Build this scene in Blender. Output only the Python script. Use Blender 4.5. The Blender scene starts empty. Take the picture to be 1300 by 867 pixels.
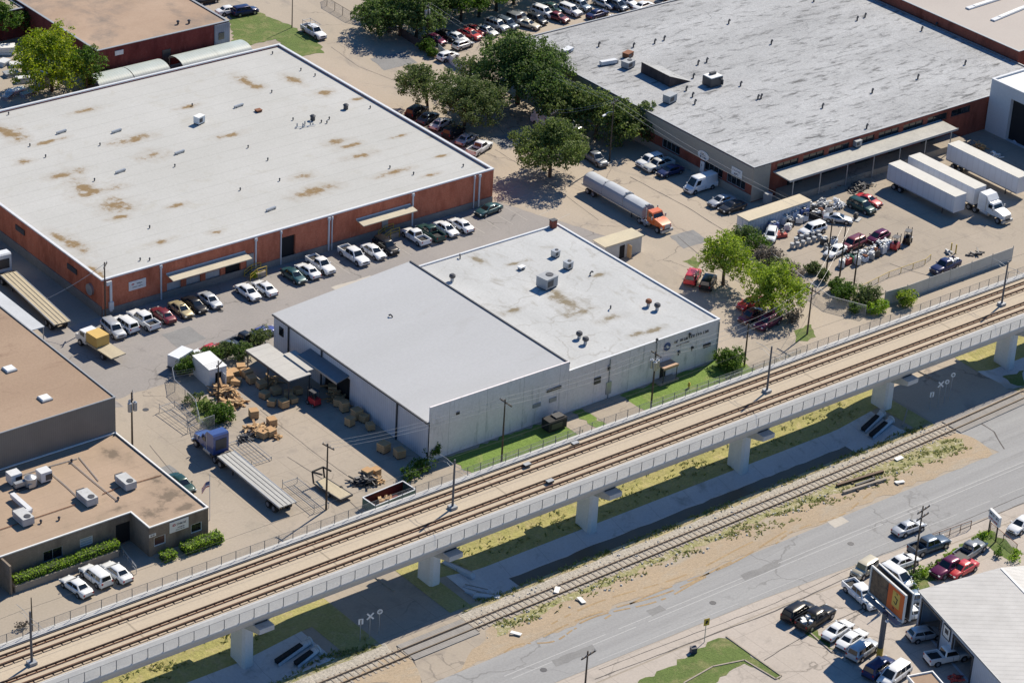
import bpy, bmesh, math, random
from mathutils import Vector, Matrix
rnd = random.Random(7)
C = bpy.context.scene.collection
SC = bpy.context.scene
# ------------------------------------------------------------------ camera
F_PX, YAW, PITCH, ROLL, CAM_H = 3463.56564, 0.87030055, 0.49434283, 0.06065606, 180.0
_cy, _sy, _cp, _sp = math.cos(YAW), math.sin(YAW), math.cos(PITCH), math.sin(PITCH)
FWD = Vector((_cp*_cy, _cp*_sy, -_sp))
_r = Vector((_sy, -_cy, 0)); _u = _r.cross(FWD)
_c, _s = math.cos(ROLL), math.sin(ROLL)
RGT = _c*_r + _s*_u; UPV = -_s*_r + _c*_u
cam_d = bpy.data.cameras.new('camera'); cam = bpy.data.objects.new('camera', cam_d); C.objects.link(cam)
cam_d.sensor_fit = 'HORIZONTAL'; cam_d.sensor_width = 36.0; cam_d.lens = F_PX/1300*36.0
cam_d.clip_start = 1.0; cam_d.clip_end = 6000.0
M4 = Matrix.Identity(4)
for i in range(3):
    M4[i][0] = RGT[i]; M4[i][1] = UPV[i]; M4[i][2] = -FWD[i]
M4[2][3] = CAM_H
cam.matrix_world = M4
SC.camera = cam
# ------------------------------------------------------------------ light
SUN_AZ, SUN_EL = 17.5, 45.0
w = bpy.data.worlds.new('World'); SC.world = w; w.use_nodes = True
nt = w.node_tree; nt.nodes.clear()
sky = nt.nodes.new('ShaderNodeTexSky'); sky.sky_type = 'NISHITA'; sky.sun_disc = False; sky.air_density = 1.0; sky.dust_density = 0.0; sky.ozone_density = 6.0
sky.sun_elevation = math.radians(SUN_EL); sky.sun_rotation = math.radians(90-SUN_AZ)
bg = nt.nodes.new('ShaderNodeBackground'); bg.inputs['Strength'].default_value = 0.075
out = nt.nodes.new('ShaderNodeOutputWorld')
hsv = nt.nodes.new('ShaderNodeHueSaturation'); hsv.inputs['Saturation'].default_value = 1.15; hsv.inputs['Value'].default_value = 1.1
nt.links.new(sky.outputs[0], hsv.inputs['Color']); nt.links.new(hsv.outputs[0], bg.inputs[0]); nt.links.new(bg.outputs[0], out.inputs[0])
sd = bpy.data.lights.new('sun', 'SUN'); sd.energy = 4.9; sd.angle = math.radians(0.5); sd.color = (1.0, 0.885, 0.71)
so = bpy.data.objects.new('sun', sd); C.objects.link(so)
_d = Vector((math.cos(math.radians(SUN_EL))*math.cos(math.radians(SUN_AZ)), math.cos(math.radians(SUN_EL))*math.sin(math.radians(SUN_AZ)), math.sin(math.radians(SUN_EL))))
so.rotation_euler = _d.to_track_quat('Z', 'Y').to_euler(); so.location = (250, 260, 120)
SC.view_settings.view_transform = 'Standard'; SC.view_settings.look = 'None'
SC.view_settings.gamma = 1.0; SC.view_settings.exposure = 0.42
SC.cycles.max_bounces = 4; SC.cycles.diffuse_bounces = 3; SC.cycles.glossy_bounces = 2; SC.cycles.transparent_max_bounces = 12

def G(x, y, z=0.0):
    d = FWD*F_PX + RGT*(x-650.0) - UPV*(y-433.5)
    t = (CAM_H-z)/-d.z
    return Vector((d.x*t, d.y*t, z))
def PXL(p, q, z=0.0):
    return (G(*p, z)-G(*q, z)).length

# ------------------------------------------------------------------ materials
def _new(name):
    m = bpy.data.materials.new(name); m.use_nodes = True
    n = m.node_tree.nodes; b = n['Principled BSDF']
    return m, n, m.node_tree.links, b
def col4(c): return (c[0], min(1.0, c[1]*1.045), min(1.0, c[2]*1.11), 1.0)      # paints read cooler than under the warm sun
def flat(name, c, rough=0.6, metal=0.0, coat=0.0, spec=None):
    """plain paint / plastic with a faint mottling so nothing is perfectly even"""
    m, n, l, b = _new(name)
    tc = n.new('ShaderNodeNewGeometry'); no = n.new('ShaderNodeTexNoise'); no.inputs['Scale'].default_value = 1.7; no.inputs['Detail'].default_value = 6
    l.new(tc.outputs['Position'], no.inputs['Vector'])
    mx = n.new('ShaderNodeMix'); mx.data_type = 'RGBA'
    mx.inputs[6].default_value = col4([v*0.86 for v in c]); mx.inputs[7].default_value = col4([min(1, v*1.1) for v in c])
    l.new(no.outputs['Fac'], mx.inputs[0]); l.new(mx.outputs[2], b.inputs['Base Color'])
    b.inputs['Roughness'].default_value = rough; b.inputs['Metallic'].default_value = metal
    if coat: b.inputs['Coat Weight'].default_value = coat; b.inputs['Coat Roughness'].default_value = 0.08
    if spec is not None: b.inputs['Specular IOR Level'].default_value = spec
    return m
def mixn(n, l, fac, a, bcol):
    mx = n.new('ShaderNodeMix'); mx.data_type = 'RGBA'
    if hasattr(fac, 'is_linked'): l.new(fac, mx.inputs[0])
    else: mx.inputs[0].default_value = fac
    for i, v in ((6, a), (7, bcol)):
        if hasattr(v, 'is_linked'): l.new(v, mx.inputs[i])
        else: mx.inputs[i].default_value = col4(v)
    return mx.outputs[2]
def ramp(n, l, src, lo, hi):
    r = n.new('ShaderNodeMapRange'); r.clamp = True
    r.inputs['From Min'].default_value = lo; r.inputs['From Max'].default_value = hi
    l.new(src, r.inputs['Value']); return r.outputs['Result']
def math_(n, l, op, a, b_):
    m = n.new('ShaderNodeMath'); m.operation = op
    for i, v in ((0, a), (1, b_)):
        if hasattr(v, 'is_linked'): l.new(v, m.inputs[i])
        else: m.inputs[i].default_value = v
    return m.outputs[0]
def vec(n, l, scale=(1, 1, 1), rot=0.0):
    g = n.new('ShaderNodeNewGeometry'); mp = n.new('ShaderNodeMapping')
    mp.inputs['Scale'].default_value = scale; mp.inputs['Rotation'].default_value = (0, 0, rot)
    l.new(g.outputs['Position'], mp.inputs['Vector']); return mp.outputs['Vector']
def noise(n, l, v, s, det=8, rough=0.6, dist=0.0):
    t = n.new('ShaderNodeTexNoise'); t.inputs['Scale'].default_value = s; t.inputs['Detail'].default_value = det
    t.inputs['Roughness'].default_value = rough; t.inputs['Distortion'].default_value = dist
    l.new(v, t.inputs['Vector']); return t.outputs['Fac']
def surf(name, c1, c2, s1=0.12, c3=None, s3=1.2, lo3=.55, hi3=.75, cracks=0.0, crackcol=None, crack_s=0.12, rough=0.9,
         stretch=(1, 1, 1), fine=0.12, joints=None, stains=None, stain_col=None, bump=0.0, rot=0.0):
    """weathered ground / roof surface: two tones, patches, cracks, slab joints, named stains"""
    m, n, l, b = _new(name)
    v = vec(n, l, stretch, rot); vp = vec(n, l)
    a = ramp(n, l, noise(n, l, v, s1, 8, .62), .34, .66)
    c = mixn(n, l, a, c1, c2)
    if c3:
        f3 = ramp(n, l, noise(n, l, v, s3, 8, .68, .4), lo3, hi3); c = mixn(n, l, f3, c, c3)
    if fine:
        ff = noise(n, l, vp, 3.2, 6, .75)
        d = mixn(n, l, 1.0, c, c); hs = n.new('ShaderNodeHueSaturation')
        l.new(c, hs.inputs['Color'])
        l.new(math_(n, l, 'ADD', math_(n, l, 'MULTIPLY', math_(n, l, 'SUBTRACT', ff, .5), fine*4), 1.0), hs.inputs['Value'])
        c = hs.outputs['Color']
    if cracks:
        vo = n.new('ShaderNodeTexVoronoi'); vo.feature = 'DISTANCE_TO_EDGE'; vo.inputs['Scale'].default_value = crack_s
        wob = n.new('ShaderNodeTexNoise'); wob.inputs['Scale'].default_value = .5; wob.inputs['Detail'].default_value = 5; l.new(vp, wob.inputs['Vector'])
        ad = n.new('ShaderNodeVectorMath'); ad.operation = 'MULTIPLY_ADD'; ad.inputs[1].default_value = (3, 3, 3)
        l.new(wob.outputs['Color'], ad.inputs[0]); l.new(vp, ad.inputs[2]); l.new(ad.outputs[0], vo.inputs['Vector'])
        e = ramp(n, l, vo.outputs['Distance'], .02*crack_s/.12, .0)
        e = math_(n, l, 'MULTIPLY', e, ramp(n, l, noise(n, l, vp, .07, 3), .45, .6))
        c = mixn(n, l, math_(n, l, 'MULTIPLY', e, cracks), c, crackcol or [x*.35 for x in c1])
    if joints:
        sx, sy, wd = joints
        sp = n.new('ShaderNodeSeparateXYZ'); l.new(vp, sp.inputs[0]); jj = None
        for o, s_ in ((sp.outputs[0], sx), (sp.outputs[1], sy)):
            if not s_: continue
            fr = math_(n, l, 'FRACT', math_(n, l, 'DIVIDE', o, s_), 0.0)
            ln = math_(n, l, 'LESS_THAN', fr, wd/s_)
            jj = ln if jj is None else math_(n, l, 'MAXIMUM', jj, ln)
        c = mixn(n, l, math_(n, l, 'MULTIPLY', jj, .55), c, [x*.4 for x in c1])
    if stains:
        wv = n.new('ShaderNodeTexNoise'); wv.inputs['Scale'].default_value = .5; wv.inputs['Detail'].default_value = 9; wv.inputs['Roughness'].default_value = .68; l.new(vp, wv.inputs['Vector'])
        tot = None
        for (p, rx, ry) in stains:
            sb = n.new('ShaderNodeVectorMath'); sb.operation = 'SUBTRACT'; l.new(vp, sb.inputs[0]); sb.inputs[1].default_value = p
            dv = n.new('ShaderNodeVectorMath'); dv.operation = 'MULTIPLY'; dv.inputs[1].default_value = (1/rx, 1/ry, 0.0); l.new(sb.outputs[0], dv.inputs[0])
            ln = n.new('ShaderNodeVectorMath'); ln.operation = 'LENGTH'; l.new(dv.outputs[0], ln.inputs[0])
            q = math_(n, l, 'ADD', ln.outputs['Value'], math_(n, l, 'MULTIPLY', math_(n, l, 'SUBTRACT', wv.outputs['Fac'], .5), 4.6))
            q = math_(n, l, 'ADD', math_(n, l, 'MULTIPLY', ramp(n, l, q, 1.0, .3), .72), math_(n, l, 'MULTIPLY', ramp(n, l, q, 2.1, .4), .28))
            tot = q if tot is None else math_(n, l, 'MAXIMUM', tot, q)
        c = mixn(n, l, math_(n, l, 'MULTIPLY', tot, math_(n, l, 'ADD', .5, math_(n, l, 'MULTIPLY', noise(n, l, vp, 1.1, 6, .7), 1.0))), c, stain_col)
    l.new(c, b.inputs['Base Color']); b.inputs['Roughness'].default_value = rough
    b.inputs['Specular IOR Level'].default_value = .25
    if bump:
        bp = n.new('ShaderNodeBump'); bp.inputs['Strength'].default_value = bump; bp.inputs['Distance'].default_value = .3
        l.new(noise(n, l, v, 1.6, 8, .7), bp.inputs['Height']); l.new(bp.outputs[0], b.inputs['Normal'])
    return m
def brick(name, c1, c2, mortar, rough=.9, zdark=None):
    m, n, l, b = _new(name)
    g = n.new('ShaderNodeNewGeometry'); sp = n.new('ShaderNodeSeparateXYZ'); l.new(g.outputs['Position'], sp.inputs[0])
    cb = n.new('ShaderNodeCombineXYZ'); l.new(math_(n, l, 'ADD', sp.outputs[0], sp.outputs[1]), cb.inputs[0]); l.new(sp.outputs[2], cb.inputs[1])
    br = n.new('ShaderNodeTexBrick'); br.inputs['Scale'].default_value = 2.2; br.inputs['Color1'].default_value = col4(c1); br.inputs['Color2'].default_value = col4(c2); br.inputs['Mortar'].default_value = col4(mortar)
    br.inputs['Mortar Size'].default_value = .012; l.new(cb.outputs[0], br.inputs['Vector'])
    v = vec(n, l, (1, 1, .35))
    c = mixn(n, l, ramp(n, l, noise(n, l, v, .5, 7, .65), .45, .72), br.outputs['Color'], [x*.6 for x in c1])
    c = mixn(n, l, math_(n, l, 'MULTIPLY', ramp(n, l, noise(n, l, v, 1.3, 7, .7), .56, .72), .5), c, [min(1, x*1.25+.03) for x in c2])
    l.new(c, b.inputs['Base Color']); b.inputs['Roughness'].default_value = rough; b.inputs['Specular IOR Level'].default_value = .2
    return m
def ribbed(name, c, step=.3, rough=.45, metal=0.0, axis=0, dark=.72, dirt=.35):
    """ribbed sheet: thin darker ribs every `step` metres along x (0), y (1) or x+y (2)"""
    m, n, l, b = _new(name)
    vp = vec(n, l); sp = n.new('ShaderNodeSeparateXYZ'); l.new(vp, sp.inputs[0])
    o = sp.outputs[axis] if axis < 2 else math_(n, l, 'ADD', sp.outputs[0], sp.outputs[1])
    fr = math_(n, l, 'FRACT', math_(n, l, 'DIVIDE', o, step), 0.0)
    ln = math_(n, l, 'LESS_THAN', fr, .22)
    cc = mixn(n, l, ramp(n, l, noise(n, l, vp, .35, 7, .65), .35, .7), c, [x*(1-dirt) for x in c])
    cc = mixn(n, l, math_(n, l, 'MULTIPLY', ln, 1-dark), cc, [x*.3 for x in c])
    l.new(cc, b.inputs['Base Color']); b.inputs['Roughness'].default_value = rough; b.inputs['Metallic'].default_value = metal
    bp = n.new('ShaderNodeBump'); bp.inputs['Strength'].default_value = .4; bp.inputs['Distance'].default_value = .04
    l.new(ln, bp.inputs['Height']); l.new(bp.outputs[0], b.inputs['Normal'])
    return m
def leafmat(name, cols, rough=.6):
    m, n, l, b = _new(name)
    g = n.new('ShaderNodeNewGeometry'); cr = n.new('ShaderNodeValToRGB'); l.new(g.outputs['Random Per Island'], cr.inputs[0])
    els = cr.color_ramp.elements
    while len(els) < len(cols): els.new(.5)
    for i, c in enumerate(cols): els[i].position = i/(len(cols)-1); els[i].color = col4(c)
    l.new(cr.outputs[0], b.inputs['Base Color']); b.inputs['Roughness'].default_value = rough; b.inputs['Specular IOR Level'].default_value = .25
    tr = n.new('ShaderNodeBsdfTranslucent'); hs = n.new('ShaderNodeHueSaturation'); hs.inputs['Value'].default_value = 1.5; hs.inputs['Saturation'].default_value = 1.1
    l.new(cr.outputs[0], hs.inputs['Color']); l.new(hs.outputs[0], tr.inputs[0])
    ms = n.new('ShaderNodeMixShader'); ms.inputs[0].default_value = .42
    l.new(b.outputs[0], ms.inputs[1]); l.new(tr.outputs[0], ms.inputs[2]); l.new(ms.outputs[0], n['Material Output'].inputs[0])
    return m
def meshwire(name, c, cover=.22, scale=9.0):
    """chain-link netting: wires over real holes"""
    m, n, l, b = _new(name)
    g = n.new('ShaderNodeNewGeometry'); sp = n.new('ShaderNodeSeparateXYZ'); l.new(g.outputs['Position'], sp.inputs[0])
    h = math_(n, l, 'ADD', sp.outputs[0], sp.outputs[1]); o = None
    for sg in (1, -1):
        f = math_(n, l, 'FRACT', math_(n, l, 'MULTIPLY', math_(n, l, 'ADD', h, math_(n, l, 'MULTIPLY', sp.outputs[2], sg)), scale), 0.0)
        q = math_(n, l, 'LESS_THAN', f, cover/2); o = q if o is None else math_(n, l, 'MAXIMUM', o, q)
    b.inputs['Base Color'].default_value = col4(c); b.inputs['Roughness'].default_value = .5; b.inputs['Metallic'].default_value = .4
    t = n.new('ShaderNodeBsdfTransparent'); ms = n.new('ShaderNodeMixShader'); l.new(o, ms.inputs[0]); l.new(t.outputs[0], ms.inputs[1]); l.new(b.outputs[0], ms.inputs[2])
    l.new(ms.outputs[0], n['Material Output'].inputs[0]); return m
M = {}
# ------------------------------------------------------------------ mesh builder
class MB:
    def __init__(s): s.v = []; s.f = []; s.mi = []; s.cur = 0
    def add(s, vs, fs):
        o = len(s.v); s.v += [tuple(x) for x in vs]
        for f in fs: s.f.append(tuple(i+o for i in f)); s.mi.append(s.cur)
    def mat(s, i): s.cur = i; return s
    def box(s, c, d, rz=0.0, rx=0.0, ry=0.0, taper=1.0):
        hx, hy, hz = d[0]/2, d[1]/2, d[2]/2
        vs = [(-hx, -hy, -hz), (hx, -hy, -hz), (hx, hy, -hz), (-hx, hy, -hz), (-hx*taper, -hy*taper, hz), (hx*taper, -hy*taper, hz), (hx*taper, hy*taper, hz), (-hx*taper, hy*taper, hz)]
        R = Matrix.Rotation(rz, 3, 'Z') @ Matrix.Rotation(ry, 3, 'Y') @ Matrix.Rotation(rx, 3, 'X')
        cc = Vector(c)
        s.add([R @ Vector(v)+cc for v in vs], [(0, 3, 2, 1), (4, 5, 6, 7), (0, 1, 5, 4), (1, 2, 6, 5), (2, 3, 7, 6), (3, 0, 4, 7)]); return s
    def span(s, a, b):
        return s.box([(a[i]+b[i])/2 for i in range(3)], [abs(b[i]-a[i]) for i in range(3)])
    def cyl(s, p0, p1, r0, r1=None, n=10, caps=True):
        r1 = r0 if r1 is None else r1; p0 = Vector(p0); p1 = Vector(p1); d = (p1-p0)
        if d.length < 1e-6: return s
        q = d.to_track_quat('Z', 'Y'); vs = []
        for p, r in ((p0, r0), (p1, r1)):
            for k in range(n):
                a = 2*math.pi*k/n; vs.append(p+q @ Vector((r*math.cos(a), r*math.sin(a), 0)))
        fs = [(k, (k+1) % n, n+(k+1) % n, n+k) for k in range(n)]
        if caps: fs += [tuple(range(n-1, -1, -1)), tuple(range(n, 2*n))]
        s.add(vs, fs); return s
    def path(s, pts, r, n=6):
        for a, b in zip(pts[:-1], pts[1:]): s.cyl(a, b, r, r, n)
        return s
    def loft(s, rings, closed=True, caps=True):
        n = len(rings[0]); vs = [p for r in rings for p in r]; fs = []
        for i in range(len(rings)-1):
            for k in range(n if closed else n-1):
                a = i*n+k; b = i*n+(k+1) % n; fs.append((a, b, b+n, a+n))
        if caps: fs += [tuple(range(n-1, -1, -1)), tuple(range((len(rings)-1)*n, len(rings)*n))]
        s.add(vs, fs); return s
    def quad(s, a, b, c, d): s.add([a, b, c, d], [(0, 1, 2, 3)]); return s
    def poly(s, pts): s.add(pts, [tuple(range(len(pts)))]); return s
    def prism(s, pts, z0, z1):
        n = len(pts); vs = [(p[0], p[1], z0) for p in pts]+[(p[0], p[1], z1) for p in pts]
        s.add(vs, [(k, (k+1) % n, n+(k+1) % n, n+k) for k in range(n)]+[tuple(range(n-1, -1, -1)), tuple(range(n, 2*n))]); return s
    def mesh(s, name, mats, smooth=None):
        me = bpy.data.meshes.new(name); me.from_pydata(s.v, [], s.f); me.update()
        for m in (mats if isinstance(mats, (list, tuple)) else [mats]): me.materials.append(m)
        me.polygons.foreach_set('material_index', s.mi)
        bm = bmesh.new(); bm.from_mesh(me); bmesh.ops.recalc_face_normals(bm, faces=bm.faces)
        if any(len(f.verts) > 4 for f in bm.faces):
            bmesh.ops.triangulate(bm, faces=[f for f in bm.faces if len(f.verts) > 4])
        bm.to_mesh(me); bm.free()
        if smooth:
            me.polygons.foreach_set('use_smooth', [True]*len(me.polygons)); me.set_sharp_from_angle(angle=math.radians(smooth))
        return me
    def build(s, name, mats, parent=None, smooth=None, label=None):
        o = bpy.data.objects.new(name, s.mesh(name, mats, smooth)); C.objects.link(o)
        if parent is not None: o.parent = parent
        if label: o['label'] = label
        return o
def tag(o, label, cat, group=None, kind=None):
    o['label'] = label; o['category'] = cat
    if group: o['group'] = group
    if kind: o['kind'] = kind
    return o
def thing(name, label, cat, loc=(0, 0, 0), rz=0.0, group=None):
    o = bpy.data.objects.new(name, None); o.empty_display_size = .5; C.objects.link(o)
    o.location = loc; o.rotation_euler = (0, 0, rz); return tag(o, label, cat, group)
def copy_tree(o, parent=None):
    c = o.copy(); C.objects.link(c); c.parent = parent
    for ch in list(o.children): copy_tree(ch, c)
    return c
def struct(o): o['kind'] = 'structure'; return o
R = math.radians
# ------------------------------------------------------------------ palette
M['lot'] = surf('lot_concrete', (.43, .375, .325), (.385, .335, .285), .05, (.30, .265, .23), .35, .54, .75, .8, (.16, .14, .12), .10, joints=(4.6, 4.6, .05), fine=.14)
M['concrete'] = surf('old_concrete', (.37, .312, .25), (.31, .265, .212), .05, (.255, .22, .185), .35, .52, .75, .7, (.16, .14, .12), .10, joints=(4.6, 4.6, .05), fine=.12)
M['street'] = surf('worn_street', (.40, .335, .265), (.335, .285, .225), .06, (.25, .22, .19), .22, .55, .74, .8, (.13, .11, .10), .09, fine=.12, stretch=(1, .5, 1))
M['asphalt'] = surf('grey_asphalt', (.30, .272, .25), (.25, .23, .215), .07, (.18, .165, .155), .55, .62, .8, .7, (.11, .10, .095), .1, fine=.14)
M['road'] = surf('road_asphalt', (.31, .305, .298), (.262, .257, .252), .55, (.20, .195, .19), .9, .58, .8, .6, (.13, .125, .12), .07, fine=.14, stretch=(.05, 1, 1))
M['dirt'] = surf('sandy_dirt', (.385, .295, .20), (.345, .27, .19), .14, (.35, .30, .235), .5, .5, .7, fine=.22, stretch=(.4, 1, 1), bump=.4)
M['verge'] = surf('dirt_verge', (.43, .34, .20), (.38, .32, .19), .2, (.28, .28, .10), .7, .52, .66, fine=.3, bump=.5)
M['ballast'] = surf('ballast', (.42, .375, .315), (.36, .325, .275), .5, (.48, .455, .42), 3.0, .55, .7, fine=.45, bump=.8)
M['lawn'] = surf('lawn_grass', (.115, .16, .042), (.095, .135, .036), .25, (.24, .215, .10), .35, .5, .72, fine=.3, bump=.6)
M['lawn_sunlit'] = surf('sunlit_lawn', (.155, .23, .05), (.125, .19, .04), .25, (.26, .26, .10), .4, .54, .75, fine=.3, bump=.6)  # brighter copy of the lawn: sunlight painted in for the workshop lawns
M['drygrass'] = surf('dry_grass', (.36, .315, .125), (.30, .285, .10), .3, (.40, .33, .17), .9, .5, .7, fine=.3, bump=.6)
M['weeds'] = surf('weedy_ground', (.33, .285, .16), (.24, .24, .09), .5, (.42, .37, .29), 1.6, .50, .64, fine=.4, bump=.7)
M['chan'] = surf('channel_concrete', (.56, .56, .555), (.50, .50, .495), .15, (.30, .295, .28), .4, .55, .75, joints=(6, 0, .06), fine=.12)
M['mud'] = flat('wet_mud', (.10, .085, .06), .5)  # channel bed, dark with the near bank's shade painted in
M['ground'] = surf('base_ground', (.37, .312, .25), (.315, .27, .215), .03, (.25, .22, .18), .1, .55, .7, fine=.12)
M['white'] = flat('white_paint', (.70, .69, .66), .5)
M['trim'] = flat('white_metal_trim', (.62, .62, .62), .4)
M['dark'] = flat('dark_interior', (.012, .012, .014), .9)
M['black'] = flat('black_rubber', (.018, .018, .02), .8)
M['darkmetal'] = flat('dark_steel', (.07, .07, .075), .5, .4)
M['steel'] = flat('galvanised_steel', (.40, .41, .42), .4, .6)
M['grey'] = flat('grey_metal', (.30, .31, .32), .5, .2)
M['wood'] = flat('pole_wood', (.075, .055, .04), .9)
M['timber'] = flat('raw_timber', (.50, .33, .17), .85)
M['timber2'] = flat('crate_timber', (.42, .25, .12), .85)
M['glass'] = flat('dark_glass', (.012, .015, .018), .06, 0, 0, .8)
M['wire'] = flat('cable', (.42, .41, .40), .5, .3)
M['yellow'] = flat('yellow_paint', (.55, .38, .05), .5)
M['rust'] = flat('rusty_steel', (.20, .075, .035), .8)
M['fence'] = meshwire('chain_link', (.45, .46, .46), .34, 7.0)
M['rail_mesh'] = meshwire('railing_mesh', (.40, .41, .42), .22, 8.0)
# ------------------------------------------------------------------ ground
X0, X1, Y0, Y1 = -1500, 2500, -400, 3200
def chan_mask(x):
    def up(a, b): return max(0.0, min(1.0, (x-a)/(b-a)))
    return (1-up(143, 151.5)) if x < 155 else (up(171, 177)*(1-up(237.5, 245)) if x < 250 else up(263.5, 268))
PROF = [(205.9, 0), (206.8, 0), (208.2, -1.75), (211.0, -1.75), (213.6, -1.05), (217.3, -.75), (219.6, 0), (220.2, 0)]
def chan_prof(y):
    if y <= PROF[0][0] or y >= PROF[-1][0]: return 0.0
    for (a, za), (b, zb) in zip(PROF[:-1], PROF[1:]):
        if a <= y <= b: return za+(zb-za)*(y-a)/(b-a)
def gz(x, y): return chan_prof(y)*chan_mask(x)
def terrain(name, xs, ys, mat, dz, kind):
    mb = MB(); nx, ny = len(xs), len(ys)
    mb.add([(x, y, gz(x, y)+dz) for y in ys for x in xs], [(j*nx+i, j*nx+i+1, (j+1)*nx+i+1, (j+1)*nx+i) for j in range(ny-1) for i in range(nx-1)])
    o = mb.build(name, M[mat]); o['kind'] = kind; return o
CX = [X0, 60, 90]+[100+i*1.5 for i in range(0, 127)]+[300, 340, X1]
terrain('ground', CX, [Y0, 100, 180]+[p[0] for p in PROF]+[250, 400, Y1], 'ground', 0.0, 'structure')
CXI = [100+i*1.5 for i in range(0, 127)]
def jit(pts, step=1.2, amp=.35, seed=1):
    """same outline with an uneven edge"""
    r = random.Random(seed); out = []
    for i, p in enumerate(pts):
        q = pts[(i+1) % len(pts)]; L = math.hypot(q[0]-p[0], q[1]-p[1]); k = max(1, int(L/step))
        nx, ny = (-(q[1]-p[1])/max(L, 1e-6), (q[0]-p[0])/max(L, 1e-6))
        for t in range(k):
            a = r.uniform(-amp, amp) if t else 0
            out.append((p[0]+(q[0]-p[0])*t/k+nx*a, p[1]+(q[1]-p[1])*t/k+ny*a))
    return out
def sheet(name, pts, mat, z, kind='structure', rough=0.0, seed=1, step=1.2):
    if rough: pts = jit(pts, step, rough, seed)
    o = MB().poly([(p[0], p[1], z) for p in pts]).build(name, M[mat]); o['kind'] = kind; return o
def gpoly(*pp): return [tuple(G(*p)[:2]) for p in pp]
# lots and streets
sheet('parking_lot', [(161, 271.3), (249, 271.3), (249, 292), (161, 292), (161, 310), (156, 310), (156, 272), (161, 269)], 'asphalt', .0055, rough=.25)
sheet('yard', [(160.2, 226), (188, 226), (188, 235.6), (185.5, 236), (185.5, 271), (165, 271), (160.2, 262)], 'concrete', .004, rough=.2, seed=3)
sheet('street', [(249, 198), (264.5, 198), (264.5, 254), (268, 270), (274.4, 272), (274.4, 332), (262, 352), (268, 420), (252, 420), (254, 356), (241, 351), (241, 293), (249, 271)], 'street', .008, rough=.2, seed=4)
sheet('side_street', [(153, 196), (171, 196), (168, 204), (165.2, 213), (165, 222), (158.6, 222), (158.5, 213), (157.5, 203)], 'concrete', .008, rough=.15, seed=5)
sheet('salvage_yard', [(266, 240), (340, 240), (340, 270), (275, 270), (266, 262)], 'concrete', .0065, rough=.2, seed=6)
sheet('car_yard', [(241, 333), (350, 333), (350, 372), (300, 366), (262, 362), (258, 356)], 'street', .006, rough=.4, seed=7)
sheet('main_road', [(-400, 184.9), (168.5, 189.2), (200, 188.4), (243, 185.6), (900, 140), (900, 160), (330, 197), (270, 203.2), (249, 203.2), (250.5, 196.3), (206, 196.4), (182, 196.9), (168.7, 196.9), (160, 196.9), (-400, 197)], 'road', .012)
sheet('pavement', [(-400, 182), (168.5, 186.6), (200, 186.2), (243, 183.2), (500, 160), (500, 164.0), (243, 185.5), (200, 188.3), (168.5, 189.1), (-400, 184.8)], 'lot', .016)
sheet('front_lot', [(150, 60), (330, 60), (330, 174), (243, 183), (200, 186), (168, 186.4), (150, 186)], 'lot', .0045)
# lane lines: worn streaks along the road
for i, (a, b, wd) in enumerate((((640, 858), (1300, 586), .11), ((650, 861), (1300, 590.5), .11), ((760, 838), (1300, 618), .08))):
    mb = MB(); A = G(*a); B = G(*b); n = 46
    for k in range(n):
        if rnd.random() < .05: continue
        p = A.lerp(B, k/n); q = A.lerp(B, (k+.97)/n); d = (B-A).normalized(); nn = Vector((-d.y, d.x, 0))*wd/2
        mb.quad(*[(v.x, v.y, .017) for v in (p-nn, q-nn, q+nn, p+nn)])
    struct(mb.build('lane_line', flat('worn_line', (.40, .395, .385), .8)))
M['seam'] = flat('tar_seam', (.09, .08, .075), .9)
def seam(pts, wd=.1, z=.02):
    mb = MB(); P = [G(*p) for p in pts]
    for p, q in zip(P[:-1], P[1:]):
        k = max(1, int((q-p).length/1.5)); last = None
        for t in range(k):
            a = p.lerp(q, t/k) if last is None else last; b = p.lerp(q, (t+1)/k)
            if t < k-1: b = b+Vector((rnd.uniform(-.06, .06), rnd.uniform(-.06, .06), 0))
            d = (b-a).normalized(); nn = Vector((-d.y, d.x, 0))*wd*rnd.uniform(.35, .6)
            mb.quad(*[(v.x, v.y, z) for v in (a-nn, b-nn, b+nn, a+nn)]); last = b
    struct(mb.build('pavement_seam', M['seam']))
seam([(755, 862), (860, 822), (985, 775), (1100, 722), (1230, 668), (1300, 638)], .16)
seam([(760, 850), (985, 765), (1100, 712), (1225, 660), (1300, 628)], .10)
seam([(970, 838), (1032, 800), (1100, 770)], .12); seam([(1046, 802), (1100, 775)], .1)
seam([(190, 565), (240, 625), (262, 640)], .08); seam([(365, 580), (420, 615), (470, 660)], .09); seam([(330, 520), (400, 575), (450, 610)], .07)
seam([(628, 190), (700, 235), (760, 280)], .08); seam([(860, 300), (900, 335), (960, 372)], .12); seam([(800, 225), (870, 262), (930, 300)], .16)
seam([(1130, 335), (1160, 345), (1185, 352)], .1); seam([(560, 100), (610, 135), (640, 170)], .09); seam([(420, 60), (455, 85), (520, 110)], .09)
seam([(1230, 528), (1262, 548), (1275, 570)], .2); seam([(508, 825), (525, 838), (535, 866)], .2)
# parking bay lines beside the brick warehouse
mb = MB()
for k in range(16):
    x = 200+k*2.75
    if 231 < x < 233: continue
    mb.span((x-.05, 284.2, .015), (x+.05, 290.6, .019))
for k in range(6):
    p = G(632+k*16, 232+k*9); mb.box((p.x, p.y, .013), (4.6, .1, .004), .2)
struct(mb.build('bay_line', flat('faded_line', (.40, .37, .33), .8)))
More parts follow.
